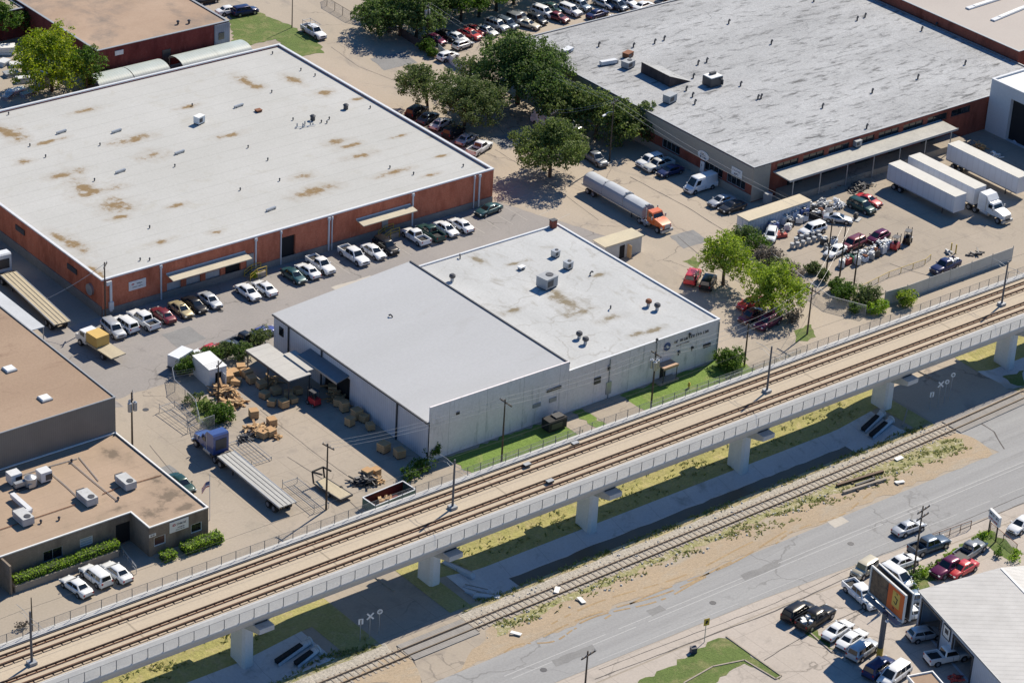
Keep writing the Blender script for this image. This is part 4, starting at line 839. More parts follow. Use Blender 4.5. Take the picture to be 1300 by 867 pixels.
for pa, pb, lab in (((392, 818), (352, 842), 'left culvert pipe under the left crossing road'), ((402, 828), (376, 847), 'right culvert pipe under the left crossing road'), ((1119, 529), (1096, 548), 'left culvert pipe beside the wide street crossing'), ((1130, 537), (1106, 555), 'right culvert pipe beside the wide street crossing')): culvert(pa, pb, lab)
for i, (a, b) in enumerate((((586, 742), (622, 752)), ((590, 750), (612, 758)), ((600, 757), (636, 763)), ((560, 712), (602, 732)))):
    A, B = G(*a, -.3), G(*b, -.5); c = (A+B)/2; L = (B-A).length; t = thing('concrete_baffle', ['upper concrete baffle at the channel mouth', 'middle concrete baffle at the channel mouth', 'lower concrete baffle at the channel mouth', 'long low concrete wing wall beside the second pier'][i], 'baffle', (c.x, c.y, gz(c.x, c.y)), math.atan2((B-A).y, (B-A).x))
    mb = MB(); mb.box((0, 0, .15), (L, .8, .5), taper=.85); mb.build('block', M['chan'], t)
    mb = MB(); mb.box((0, .3, .42), (L*.8, .1, .06)); mb.build('lip', M['concrete'], t)
# ------------------------------------------------------------------ crossing signs
pole_m = M['steel']
def road_sign(px_, py_, lab, kind, h=2.6, rz=0.0):
    p = G(px_, py_); t = thing('crossing_sign', lab, 'sign', p, rz); mb = MB(); mb.cyl((0, 0, 0), (0, 0, h), .05); mb.build('post', pole_m, t)
    mb = MB()
    if kind == 'cross':
        for s in (1, -1): mb.box((0, -.07-.012*s, h), (1.15, .02, .2), ry=s*.8)
        mb.build('crossbuck', M['white'], t)
    elif kind == 'round':
        mb.cyl((0, -.07, h), (0, -.11, h), .34, .34, 20); o = mb.build('sign_disc', M['white'], t); mb = MB(); mb.box((0, -.125, h), (.07, .02, .4)); mb.box((0, -.125, h), (.4, .02, .07)); mb.build('marking', M['black'], o)
    elif kind == 'board':
        mb.box((0, -.08, h), (.6, .04, .75)); o = mb.build('sign_board', M['white'], t); mb = MB(); mb.box((0, -.106, h-.05), (.12, .01, .62)); mb.build('marking', M['black'], o)
    elif kind == 'yellow':
        mb.box((0, -.08, h), (.75, .04, .95)); o = mb.build('sign_board', M['yellow'], t); mb = MB(); mb.box((0, -.106, h), (.3, .01, .45), ry=.3); mb.build('marking', M['black'], o)
    return t
road_sign(457, 813, 'square white crossing notice left of the white cross at the left road', 'board', 2.7, -.3); road_sign(469, 809, 'white railway cross sign between two notices at the left road', 'cross', 3.0, -.3); road_sign(481, 803, 'round white railway sign right of the cross at the left road', 'round', 3.0, -.3)
road_sign(1190, 517, 'white railway cross sign at the wide street crossing', 'cross', 3.6, -.3)
t = road_sign(1180, 520, 'grey backed signal lamp left of the white cross at the wide street', 'board', 2.4, -.3); road_sign(1198, 512, 'small round sign right of the white cross at the wide street', 'round', 3.4, -.3); road_sign(1205, 508, 'round railway sign furthest right at the wide street crossing', 'round', 4.0, -.3)
road_sign(894, 815, 'yellow warning sign on a thin post by the grass island', 'yellow', 2.9, -.2)
p = G(880, 828); t = thing('utility_box', 'small dark blue box on the pavement by the grass island', 'utility box', p, -.3); mb = MB(); mb.box((0, 0, .35), (.7, .6, .7)); mb.build('case', flat('dark_blue_box', (.03, .04, .07), .5), t); mb = MB(); mb.box((0, 0, .73), (.76, .66, .06)); mb.build('lid', M['darkmetal'], t)
# ------------------------------------------------------------------ utility poles and lines
POLES = []
def utility_pole(px_, py_, top, lab, arm=1.2, ang=90, tanks=0, h=None, r=.14, second=False, name='utility_pole', lamp=False):
    p = G(px_, py_)
    if h is None:
        lo, hi = 0, 40
        for _ in range(50):
            m_ = (lo+hi)/2; q = p+Vector((0, 0, m_))-Vector((0, 0, CAM_H)); yy = 433.5-F_PX*q.dot(UPV)/q.dot(FWD)
            if yy > top: lo = m_
            else: hi = m_
        h = lo
    t = thing(name, lab, 'pole', p, R(ang)); mb = MB(); mb.cyl((0, 0, 0), (0, 0, h), r, r*.62, 8); mb.build('shaft', M['wood'], t, 40)
    if arm:
        for k in range(2 if second else 1):
            z = h-.5-k*1.0; mb = MB(); mb.box((0, -.12, z), (arm*2, .12, .14)); ca = mb.build('crossarm', M['wood'], t); ib = MB()
            for x in (-arm*.9, -arm*.3, arm*.3, arm*.9): ib.cyl((x, -.12, z+.07), (x, -.12, z+.3), .06, .04, 6)
            ib.build('insulator', M['grey'], ca)
    for k in range(tanks):
        a = k*2.1+.4; mb = MB(); mb.cyl((math.cos(a)*.42, math.sin(a)*.42, h-2.6), (math.cos(a)*.42, math.sin(a)*.42, h-1.4), .28, .28, 12); mb.cyl((math.cos(a)*.42, math.sin(a)*.42, h-1.4), (math.cos(a)*.42, math.sin(a)*.42, h-1.25), .2, .1, 8); mb.build('transformer', M['steel'], t, 40)
    if lamp: mb = MB(); mb.path([(0, 0, h-2.2), (-1.6, 0, h-1.7), (-2.6, 0, h-1.75)], .045); la = mb.build('lamp_arm', M['steel'], t); mb = MB(); mb.box((-2.9, 0, h-1.8), (.8, .3, .16)); mb.build('lamp_head', M['white'], la)
    POLES.append((p.copy(), h)); return t, p, h
P1 = utility_pole(168, 568, 498, 'utility pole with three grey transformers in front of the tan office', 1.1, 60, 3)
P2 = utility_pole(414, 647, 563, 'utility pole beside the long flatbed trailer', 1.0, 100)
P3 = utility_pole(636, 597, 507, 'utility pole on the lawn in front of the shed roofed warehouse', 1.2, 90, 0)
P4 = utility_pole(826, 522, 446, 'utility pole with transformers in front of the block workshop', 1.0, 90, 3)
P5 = utility_pole(944.6, 466, 411, 'utility pole beside the round green bush', 1.1, 90, 0)
P6 = utility_pole(1024.6, 424.4, 365, 'utility pole on the small grass patch right of the two green trees', 1.4, 90, 0)
P7 = utility_pole(1048.7, 347, 278, 'leftmost of three poles at the salvage yard corner', .9, 60, 0); P8 = utility_pole(1066, 350.8, 287, 'middle one of three poles at the salvage yard corner', 0, 60); P9 = utility_pole(1084, 362, 297, 'rightmost of three poles at the salvage yard corner', 0, 60)
P10 = utility_pole(277, 513, 458, 'dark pole behind the white box shed in the timber yard', .8, 30)
P11 = utility_pole(134, 408, 333, 'utility pole at the front corner of the red brick warehouse', .9, 45)
P12 = utility_pole(773.6, 205, 126, 'street pole with a lamp arm by the dark trees', 1.1, 20, 0, lamp=True)
P13 = utility_pole(700, 186, 140, 'pole with a crossarm behind the single round tree', 1.1, 20, 0); P14 = utility_pole(542, 57, 4, 'pole with grey boxes beside the dark trees at the top', .8, 20, 2)
P15 = utility_pole(370.7, 35.5, -6, 'thin pole on the lawn behind the white pickup', 0, 0, h=7.0, r=.1)
P16 = utility_pole(1158, 738, 642, 'dark utility pole leaning over the parked cars by the main road', 1.3, 10, 0, second=True); P17 = utility_pole(740, 905, 826, 'utility pole at the bottom edge beside the main road', 1.2, 10, 0)
P18 = utility_pole(41, 800, 762, 'short pole behind the tan office forecourt', 0, 0, h=4.5, r=.1)
def wire(a, b, offs, lab, sag=.6, r=.016, dz=0.0):
    A = a[1]+Vector((0, 0, a[2]-.25+dz)); B = b[1]+Vector((0, 0, b[2]-.25+dz)); d = (B-A); n = Vector((-d.y, d.x, 0)).normalized()
    for k, o in enumerate(offs):
        pts = [A.lerp(B, q/10)+n*o-Vector((0, 0, sag*4*(q/10)*(1-q/10))) for q in range(11)]
        mb = MB(); mb.path(pts, r, 5); tag(mb.build('power_line', M['wire']), lab if len(offs) == 1 else lab, 'wire', 'overhead wires: '+lab)
wire(P6, P5, (-1, 0, 1), 'pale wire strung from the grass patch pole to the round bush pole'); wire(P5, P4, (-1, 0, 1), 'pale wire strung from the round bush pole to the transformer pole'); wire(P4, P3, (-1, 0, 1), 'pale wire strung in front of the block workshop'); wire(P3, P2, (-.8, .0, .8), 'pale wire strung over the dark yard beside the bushes')
wire(P6, P8, (-.5, .5), 'pale wire strung from the grass patch pole to the salvage yard poles'); wire(P12, P13, (-.8, .8), 'thin wire strung behind the single round tree', .5)
wire(P12, (0, P7[1], P7[2]), (-.6, .6), 'thin wire strung along the street of the grey roofed building', 1.2, .016); wire(P12, P14, (-.6, .6), 'thin wire strung over the dark trees', 1.2, .016)
wire(P10, (0, G(215, 500), 3.2), (-.8, 0, .8), 'pale wire from the timber yard pole to the yard gate', .3)
wire(P11, (0, G(60, 415), 4.6), (0,), 'cable strung from the brick warehouse over the flatbed trailer', .3, .03)
# flag
p = G(266.3, 660); t = thing('flagpole', 'white flagpole with a small striped flag beside the tan office', 'flagpole', p); mb = MB(); mb.cyl((0, 0, 0), (0, 0, 6.6), .05, .035, 8); mb.build('pole', M['trim'], t)
mb = MB(); n = 7
for i in range(n):
    for j in range(5):
        f = lambda u, v: (-.05-u*1.2, .12*math.sin(u*5), 5.6-v*.8-.5*u+.1*math.sin(u*4))
        mb.cur = (2 if (i < 3 and j < 3) else (j % 2)); mb.quad(f(i/n, j/5), f((i+1)/n, j/5), f((i+1)/n, (j+1)/5), f(i/n, (j+1)/5))
mb.build('flag', [flat('flag_red', (.45, .06, .07), .8), M['white'], blue], t)
# ------------------------------------------------------------------ fences
def fence(name, label, pts, h, mat, postm, step=2.6, z=0.0, rails=True, posts_h=None, cat='fence', thick=0.0):
    P = [Vector((q[0], q[1], z)) for q in pts]; t = thing(name, label, cat, P[0]); o = P[0]; pm = MB().box((0, 0, (posts_h or h)/2), (.07, .07, posts_h or h)).mesh('post', postm); mb = MB(); rb = MB(); cnt = 0
    for a, b in zip(P[:-1], P[1:]):
        d = b-a; L = d.length; n = max(1, int(L/step)); rz = math.atan2(d.y, d.x); c = (a+b)/2-o
        if thick: mb.box((c.x, c.y, h/2), (L, thick, h), rz)
        else: mb.quad(a-o, b-o, b-o+Vector((0, 0, h)), a-o+Vector((0, 0, h)))
        rb.box((c.x, c.y, h), (L, .05, .05), rz)
        for k in range(n+1):
            if k == n and b is not P[-1]: continue
            q = bpy.data.objects.new('post', pm); C.objects.link(q); q.parent = t; e = a.lerp(b, k/n)-o; q.location = e
    mb.build('panel', mat, t)
    if rails: rb.build('top_rail', postm, t)
    return t
gp = lambda *pp: [G(*p) for p in pp]
sheet_f = ribbed('grey_sheet_fence', (.47, .485, .49), .32, .5, .1, axis=2, dark=.8, dirt=.2)
fence('sheet_metal_fence', 'grey sheet metal fence along the salvage yard above the viaduct', gp((1122, 388), (1150, 380), (1284, 331)), 2.2, sheet_f, M['grey'], 4.5, thick=.05, posts_h=2.5)
fence('chain_link_fence', 'weathered fence with creepers on the left side of the salvage yard', gp((938, 300), (962, 322), (1000, 352), (1052, 390), (1098, 402)), 1.8, M['fence'], M['steel'], 2.6)
fence('chain_link_fence', 'chain link fence round the planted corner of the timber yard', gp((222, 497), (248, 522), (254, 548), (272, 542)), 1.8, M['fence'], M['steel'], 2.0)
fence('chain_link_fence', 'chain link fence along the back of the timber yard hedge', gp((222, 497), (219, 480), (238, 468), (262, 455), (312, 432)), 1.6, M['fence'], M['steel'], 2.4)
fence('chain_link_fence', 'chain link fence at the foot of the lawn behind the viaduct', [(188.5, 229.4), (206.4, 229.4)], 1.4, M['fence'], M['steel'], 2.2); fence('chain_link_fence', 'chain link fence below the transformer pole lawn', [(218.2, 229.4), (246, 229.6)], 1.4, M['fence'], M['steel'], 2.2)
fence('picket_fence', 'rusty mesh fence at the corner of the top lot', gp((414, 0), (415, 8), (445, 26), (470, 32)), 1.6, M['fence'], M['wood'], 2.2); fence('board_fence', 'broken white boards along the top lot entrance', gp((556, 66), (575, 84), (592, 92)), 1.5, M['white'], M['grey'], 1.4, thick=.06); fence('board_fence', 'dark board fence below the trees of the top lot', gp((506, 44), (530, 60), (552, 72)), 1.5, M['darkmetal'], M['wood'], 1.4, thick=.06)
fence('iron_fence', 'rusty iron fence around the weedy corner by the main road', gp((1178, 690), (1232, 671)), 1.2, M['fence'], M['rust'], 1.6); fence('iron_fence', 'leaning rusty rail fence beside the yard sign', gp((1257, 673), (1290, 700)), 1.1, M['fence'], M['rust'], 2.0)
fence('guard_barrier', 'low yellow pipe barrier in the salvage yard', gp((1088, 372), (1128, 352), (1174, 336), (1181, 330)), .9, M['fence'], M['yellow'], 2.2)
for px_, py_, lab in ((1207, 320, 'left of two yellow bollards in the salvage yard'), (1213, 322, 'right of two yellow bollards in the salvage yard')):
    t = thing('bollard', lab, 'bollard', G(px_, py_), 0, 'yellow bollards'); mb = MB(); mb.cyl((0, 0, 0), (0, 0, 1.5), .1, .1, 10); mb.build('post', M['yellow'], t); mb = MB(); mb.cyl((0, 0, 0), (0, 0, .06), .25, .25, 10); mb.build('base', M['concrete'], t)
# ------------------------------------------------------------------ billboard and yard sign
pc = G(1116, 834); hb = 8.2

tb = thing('billboard', 'double sided roadside billboard with a brown picture and an orange picture', 'billboard', pc)
A0 = G(1103, 751, 6.0); A1 = G(1146, 789.5, 6.0); LB = (A1-A0).length; db = (A1-A0).normalized(); ca = math.atan2(db.y, db.x); mid = (A0+A1)/2-pc; HB = 3.6
nb = Vector((db.y, -db.x, 0))                       # towards the viewer's side
mb = MB(); mb.cyl((0, 0, 0), (0, 0, 6.2), .34, .34, 14); mb.build('column', cat_m, tb, 40); mb = MB(); mb.cyl((0, 0, 0), (0, 0, 1.4), .36, .36, 14); mb.build('column_band', M['yellow'], tb, 40)
MX = mid.x, mid.y
def bl(u, k, z): q = Vector((mid.x, mid.y, 0))+db*u-nb*k; return (q.x, q.y, z)
frame_w = flat('billboard_frame', (.55, .55, .53), .5)
for side, k in ((0, 0.0), (1, 1.0)):
    mb = MB(); mb.box(bl(0, k+(.12 if side == 0 else -.12), 6.0+HB/2), (LB-.1, .2, HB-.1), ca); bp = mb.build('backing', M['darkmetal'], tb)
    fb = MB()
    for zz in (6.0, 6.0+HB): fb.box(bl(0, k, zz), (LB+.1, .22, .2), ca)
    for u in (-LB/2, LB/2): fb.box(bl(u, k, 6.0+HB/2), (.18, .22, HB-.21), ca)
    fb.build('frame', frame_w, bp)
pic1 = surf('poster_brown', (.12, .085, .06), (.20, .14, .09), .7, (.06, .05, .045), .9, .5, .65, fine=.3); pic2 = surf('poster_orange', (.62, .16, .045), (.55, .12, .04), .4, fine=.1)
mb = MB(); mb.box(bl(-LB*.235, .01, 6.0+HB/2), (LB*.46, .03, HB-.25), ca); mb.build('poster', pic1, tb, label='brown poster panel'); mb = MB(); mb.box(bl(LB*.235, .01, 6.0+HB/2), (LB*.46, .03, HB-.25), ca); po = mb.build('poster', pic2, tb, label='orange poster panel')
mb = MB()
for (u, v, a_, b_, r_) in ((.0, .62, .5, .16, .5), (.25, .5, .16, .9, .2), (-.1, .42, .5, .14, .5), (-.25, .2, .3, .14, .5), (.15, .78, .3, .14, .4)):
    mb.box(bl(LB*.235+u, -.012, 6.0+v*HB), (a_, .02, b_), ca, ry=r_)
mb.build('poster_marking', M['black'], po); mb = MB()
mb.box(bl(LB*.235+.05, -.008, 6.0+.55*HB), (1.4, .02, HB*.55), ca); mb.build('poster_patch', flat('poster_yellow', (.55, .38, .08), .6), po)
mb = MB(); mb.box(bl(0, -.55, 5.8), (LB, .8, .08), ca); mb.build('catwalk', M['grey'], tb); mb = MB()
for u in (-LB*.3, 0, LB*.3): mb.box(bl(u, .5, 5.85), (.2, 1.6, .2), ca)
mb.box(bl(0, .5, 5.7), (LB*.8, .3, .3), ca); mb.build('support_beam', M['darkmetal'], tb)
for u in (-LB*.3, LB*.3): mb = MB(); mb.path([bl(u, -.2, 5.8), bl(u, -1.1, 5.6)], .04); mb.box(bl(u, -1.2, 5.6), (.4, .25, .2), ca); mb.build('floodlight', M['white'], tb)
p = G(1259, 683); t = thing('yard_sign', 'white double sided sign box on two posts by the weedy corner', 'sign', p, ang-.0)
mb = MB(); mb.box((0, 0, 3.0), (.35, 2.4, 1.4)); mb.build('sign_box', M['white'], t)
for y in (-.9, .9): mb = MB(); mb.cyl((0, y, 0), (0, y, 2.2), .1); mb.build('post', M['wood'], t)
text_mesh('xxxxxx xxx', .42, 'lettering', inkm, t, (-.19, 0, 3.3), (R(90), 0, R(-90))); text_mesh('xxxx xxxxx', .34, 'lettering', red, t, (-.19, 0, 2.65), (R(90), 0, R(-90)))
# ------------------------------------------------------------------ vehicles
PAINT = {}
def paint(nm, c, metal=.0, rough=.35): PAINT[nm] = flat('paint_'+nm, c, rough, metal, .6)
for nm, c, mt in (('white', (.72, .72, .71), 0), ('offwhite', (.62, .60, .54), 0), ('silver', (.46, .47, .48), .35), ('grey', (.21, .22, .23), .3), ('dark', (.03, .033, .04), .2), ('black', (.012, .012, .014), 0), ('navy', (.025, .035, .10), .1), ('blue', (.05, .07, .25), .1), ('green', (.02, .06, .055), .1), ('teal', (.02, .075, .085), .2), ('maroon', (.16, .02, .03), .1), ('red', (.50, .03, .035), 0), ('gold', (.42, .34, .19), .3), ('beige', (.50, .44, .32), 0), ('plum', (.10, .012, .05), .2), ('orange', (.62, .12, .02), 0), ('truckblue', (.05, .085, .24), .1), ('slate', (.10, .13, .17), .3), ('steelblue', (.14, .19, .25), .3)): paint(nm, c, mt)
for nm in ('black', 'dark', 'navy', 'green', 'plum', 'slate', 'grey'):
    b_ = PAINT[nm].node_tree.nodes['Principled BSDF']; b_.inputs['Roughness'].default_value = .3; b_.inputs['Specular IOR Level'].default_value = .25; b_.inputs['Coat Weight'].default_value = .35; b_.inputs['Coat Roughness'].default_value = .03
M['rim'] = flat('alloy_rim', (.38, .38, .39), .35, .7); M['lamp'] = flat('headlamp_lens', (.62, .62, .60), .15); M['tail'] = flat('tail_lamp', (.30, .012, .012), .3); M['trimk'] = flat('black_trim', (.02, .02, .022), .6)
wheel_me = MB().cyl((0, -.11, 0), (0, .11, 0), .34, .34, 14).mesh('tyre', M['black'], 40)
rim_me = MB().cyl((0, -.125, 0), (0, .125, 0), .2, .2, 10).mesh('rim', M['rim'])
def wheel(root, x, y, r=.34, wd=.22):
    o = bpy.data.objects.new('wheel', wheel_me); C.objects.link(o); o.parent = root; o.location = (x, y, r); s = r/.34; o.scale = (s, wd/.22, s)
    k = bpy.data.objects.new('rim', rim_me); C.objects.link(k); k.parent = o
def quadface(mb, bl_, br_, tl_, tr_, u0, u1, v0, v1, off, n):
    P = lambda u, v: (bl_.lerp(br_, u)).lerp(tl_.lerp(tr_, u), v)+n*off
    q = [P(u0, v0), P(u1, v0), P(u1, v1), P(u0, v1)]; b = [x-n*(off+.03) for x in q]
    mb.add(q+b, [(0, 1, 2, 3), (0, 1, 5, 4), (1, 2, 6, 5), (2, 3, 7, 6), (3, 0, 4, 7)])
SPEC = {
 'sedan': dict(st=[(-2.42, .66, .60), (-2.36, .76, .84), (-1.9, .88, 1.0), (-1.3, .91, 1.0), (0, .92, .96), (1.05, .91, .95), (1.9, .87, .82), (2.3, .76, .70), (2.42, .62, .56)], g=(1.28, -1.72, .42, -.98, .93, 1.43, .80, .62), wh=(1.45, -1.42), r=.33, panes=2),
 'coupe': dict(st=[(-2.3, .66, .58), (-2.24, .76, .84), (-1.8, .88, .98), (-1.2, .91, .96), (0, .91, .90), (.95, .9, .90), (1.8, .86, .76), (2.2, .76, .64), (2.34, .6, .5)], g=(1.05, -1.75, .2, -.75, .88, 1.32, .78, .58), wh=(1.4, -1.38), r=.33, panes=1),
 'hatch': dict(st=[(-2.1, .70, .70), (-2.04, .80, 1.0), (-1.5, .89, 1.04), (0, .9, .97), (1.0, .89, .96), (1.75, .85, .82), (2.05, .74, .70), (2.15, .6, .55)], g=(1.25, -2.0, .4, -1.6, .94, 1.5, .79, .62), wh=(1.32, -1.3), r=.32, panes=2),
 'suv': dict(st=[(-2.4, .78, .75), (-2.36, .86, 1.1), (-1.8, .93, 1.12), (0, .94, 1.08), (1.1, .93, 1.07), (1.95, .90, .98), (2.3, .82, .86), (2.42, .70, .6)], g=(1.25, -2.3, .62, -2.08, 1.06, 1.74, .84, .70), wh=(1.48, -1.45), r=.37, panes=3),
 'jeep': dict(st=[(-2.0, .78, .8), (-1.97, .84, 1.1), (0, .85, 1.08), (1.0, .84, 1.08), (1.8, .80, 1.02), (2.05, .76, .7)], g=(.95, -1.9, .7, -1.82, 1.06, 1.78, .78, .70), wh=(1.3, -1.3), r=.38, panes=2),
 'minivan': dict(st=[(-2.5, .80, .75), (-2.46, .88, 1.05), (-1.8, .95, 1.08), (0, .96, 1.02), (1.3, .94, 1.0), (2.1, .88, .88), (2.4, .78, .74), (2.5, .64, .55)], g=(1.75, -2.42, .75, -2.15, 1.0, 1.74, .87, .72), wh=(1.6, -1.5), r=.35, panes=3),
 'van': dict(st=[(-2.9, .92, .9), (-2.88, .97, 1.2), (0, .98, 1.22), (1.9, .97, 1.2), (2.5, .93, 1.08), (2.8, .84, .9), (2.92, .7, .6)], g=(2.25, -2.86, 1.45, -2.8, 1.18, 2.5, .93, .80), wh=(1.9, -1.7), r=.37, panes=0),
 'pickup': dict(st=[(-2.75, .86, .70), (-2.7, .92, .78), (-.9, .94, .78), (-.86, .94, 1.08), (.9, .94, 1.08), (1.2, .93, 1.08), (2.3, .90, 1.0), (2.65, .82, .86), (2.75, .72, .6)], g=(1.25, -.82, .6, -.62, 1.06, 1.76, .85, .70), wh=(1.75, -1.75), r=.39, panes=1, bed=(-2.72, -.9, 1.16)),
 'crew': dict(st=[(-2.95, .86, .70), (-2.9, .94, .8), (-1.3, .96, .8), (-1.26, .96, 1.12), (.9, .96, 1.12), (1.3, .95, 1.12), (2.5, .92, 1.04), (2.85, .84, .9), (2.95, .74, .6)], g=(1.35, -1.22, .7, -1.02, 1.1, 1.84, .87, .72), wh=(1.95, -1.95), r=.41, panes=2, bed=(-2.92, -1.3, 1.2)),
}
PROTO = {}
def make_car(kind):
    S = SPEC[kind]; root = bpy.data.objects.new('car', None); C.objects.link(root); zb = .24; mb = MB(); rings = []
    for x, hw, zt in S['st']:
        zs = min(.55, zt-.12)
        h = [(hw*.86, zb), (hw*.98, zb+.14), (hw, zs), (hw*.985, zt-.12), (hw*.90, zt-.02), (hw*.55, zt+.015)]
        rings.append([(x, y, z) for y, z in h]+[(x, -y, z) for y, z in h[::-1]])
    mb.loft(rings)
    b0, b1, t0, t1, zg, zt, wb, wt = S['g']
    base = [Vector((b0, wb, zg-.06)), Vector((b1, wb, zg-.06)), Vector((b1, -wb, zg-.06)), Vector((b0, -wb, zg-.06))]
    top = [Vector((t0, wt, zt-.06)), Vector((t1, wt, zt-.06)), Vector((t1, -wt, zt-.06)), Vector((t0, -wt, zt-.06))]
    tp2 = [Vector((t0-.16, wt-.12, zt)), Vector((t1+.12, wt-.12, zt)), Vector((t1+.12, -wt+.12, zt)), Vector((t0-.16, -wt+.12, zt))]
    def cut(q, k):
        o_ = []
        for i in range(4):
            p_, a_, b_ = q[i], q[i-1], q[(i+1) % 4]; o_ += [p_+(a_-p_).normalized()*k, p_+(b_-p_).normalized()*k]
        return o_
    tp3 = [Vector((v.x*.55+(t0+t1)*.225, v.y*.5, zt+.035)) for v in tp2]
    mb.loft([cut(base, .1), cut(top, .09), cut(tp2, .1), cut(tp3, .1)])
    if 'bed' in S:
        x0, x1, zw = S['bed']; hw = S['st'][2][1]
        for s in (-1, 1): mb.box(((x0+x1)/2, s*(hw-.06), (zw+.7)/2), (x1-x0, .13, zw-.7))
        mb.box((x0+.03, 0, (zw+.7)/2), (.08, hw*2-.26, zw-.7)); mb.box((x1-.03, 0, (zw+.7)/2), (.07, hw*2-.26, zw-.7))
    for s in (-1, 1): mb.box((b0-.35, s*(wb+.16), zg+.06), (.14, .2, .13))
    mb.mat(1)
    hw0 = max(q[1] for q in S['st'])
    for x in S['wh']:
        for s in (-1, 1): mb.cyl((x, s*(hw0-.3), S['r']+.02), (x, s*(hw0+.004), S['r']+.02), S['r']+.075, S['r']+.075, 14)
    L0, L1 = S['st'][0][0], S['st'][-1][0]
    mb.box((L1-.07, 0, .36), (.22, S['st'][-2][1]*1.75, .16)); mb.box((L0+.05, 0, .36), (.2, S['st'][1][1]*1.8, .18))
    for s in (-1, 1):
        for xd in ((b0-.15, (b0+b1)/2+.05) if 'bed' in S or S['panes'] < 2 else (b0-.15, (b0+b1)/2+.05, b1+.35)): mb.box((xd, s*(hw0+.001), .68), (.035, .012, .62))
        mb.box((0, s*(hw0-.005), .32), (1.7, .03, .1))
    mb.box((L1-.035, 0, .62 if kind in ('sedan', 'coupe', 'hatch', 'minivan') else .72), (.14, S['st'][-1][1]*1.1, .16))
    body = mb.build('body', [M['white'], M['trimk']], root, 48); body.material_slots[0].link = 'OBJECT'
    if 'bed' in S: m2 = MB().box(((x0+x1)/2, 0, .80), (x1-x0-.12, hw*2-.28, .05)); m2.build('cargo_bed', M['black'], root)
    def nrm(a, b, c): return (b-a).cross(c-a).normalized()
    # glass: each pane its own part
    m2 = MB(); n = Vector((1, 0, (b0-t0)/(zt-zg))).normalized(); quadface(m2, base[3], base[0], top[3], top[0], .09, .91, .12, .94, .012, n); m2.build('windshield', M['glass'], root)
    if kind != 'van':
        m2 = MB(); n = Vector((-1, 0, (t1-b1)/(zt-zg))).normalized(); quadface(m2, base[1], base[2], top[1], top[2], .11, .89, .16, .92, .012, n); m2.build('rear_window', M['glass'], root)
    for s, (i, j) in ((1, (0, 1)), (-1, (3, 2))):
        n = Vector((0, s, (wb-wt)/(zt-zg))).normalized(); pn = S['panes']; m2 = MB()
        if pn == 0: quadface(m2, base[i], base[j], top[i], top[j], .05, .24, .2, .75, .012, n)
        else:
            for k in range(pn): quadface(m2, base[i], base[j], top[i], top[j], .07+k*.88/pn, .07+(k+1)*.88/pn-.03, .16, .9, .012, n)
        m2.build('side_window', M['glass'], root)
        xf = S['st'][-2]; xr = S['st'][1]
        m2 = MB(); m2.box((xf[0]+.02, s*xf[1]*.82, xf[2]-.10), (.2, .3, .14), rz=-s*.5); m2.build('headlight', M['lamp'], root)
        m2 = MB(); m2.box((xr[0]-.02, s*xr[1]*.84, (xr[2] if 'bed' not in S else 1.1)-.16), (.08, .2, .24)); m2.build('tail_light', M['tail'], root)
    for x in S['wh']:
        for s in (-1, 1): wheel(root, x, s*(hw0-.085), S['r'], .22)
    return root
NAME = {'sedan': ('parked_car', 'car'), 'coupe': ('parked_car', 'car'), 'hatch': ('parked_car', 'car'), 'suv': ('sport_utility_vehicle', 'car'), 'jeep': ('off_road_vehicle', 'car'), 'minivan': ('minivan', 'van'), 'van': ('panel_van', 'van'), 'pickup': ('pickup_truck', 'pickup'), 'crew': ('pickup_truck', 'pickup')}
HD = {'E': 0, 'N': 90, 'W': 180, 'S': -90}
def car(kind, x, y, hd, col, label, group, da=0.0, extra=None, zc=.75, scale=1.0):
    if kind not in PROTO: PROTO[kind] = make_car(kind); r = PROTO[kind]; r['fresh'] = 1
    r = PROTO[kind]
    if 'fresh' in r.keys(): del r['fresh']
    else: r = copy_tree(r)
    r.name = NAME[kind][0]; p = G(x, y, zc); r.location = (p.x, p.y, .015); r.rotation_euler = (0, 0, R(HD[hd]+da)); r.scale = (scale,)*3
    tag(r, label, NAME[kind][1], group)
    for ch in r.children:
        if ch.name.split('.')[0] == 'body': ch.material_slots[0].link = 'OBJECT'; ch.material_slots[0].material = PAINT[col]
    if extra == 'rack':
        mb = MB()
        for xx in (-2.4, -.9, .5):
            for s in (-.8, .8): mb.cyl((xx, s, .9), (xx, s, 2.1), .04)
            mb.cyl((xx, -.8, 2.1), (xx, .8, 2.1), .04)
        for s in (-.8, .8): mb.cyl((-2.6, s, 2.12), (1.0, s, 2.12), .04)
        mb.build('ladder_rack', M['steel'], r)
    if extra == 'sunroof':
        S = SPEC[kind]['g']; mb = MB(); mb.box(((S[2]*.45+S[3]*.1), 0, S[5]+.004), (.6, .75, .012)); mb.build('sunroof', M['glass'], r)
    if extra == 'cover':
        S = SPEC[kind]['bed']; mb = MB(); mb.box(((S[0]+S[1])/2, 0, S[2]+.03), (S[1]-S[0]-.05, 1.7, .05)); mb.build('bed_cover', M['trimk'], r)
    if extra == 'load':
        S = SPEC[kind]['bed']; mb = MB()
        for k in range(5): mb.box((S[0]+.4+k*.3, rnd.uniform(-.5, .5), 1.0+rnd.uniform(0, .25)), (.5, .45, .4), rnd.uniform(0, 1.5))
        mb.build('load', M['white'], r)
    return r
ga = 'cars parked along the red brick warehouse'
car('suv', 144, 417, 'S', 'silver', 'silver utility vehicle nearest the warehouse corner pole, facing the yard', ga, -4)
car('suv', 159, 410.5, 'N', 'white', 'white utility vehicle between the silver one and the white pickup at the brick corner', ga, 3)
car('crew', 182, 405, 'N', 'white', 'white pickup with an empty dark bed under the white wall sign', ga, 3)
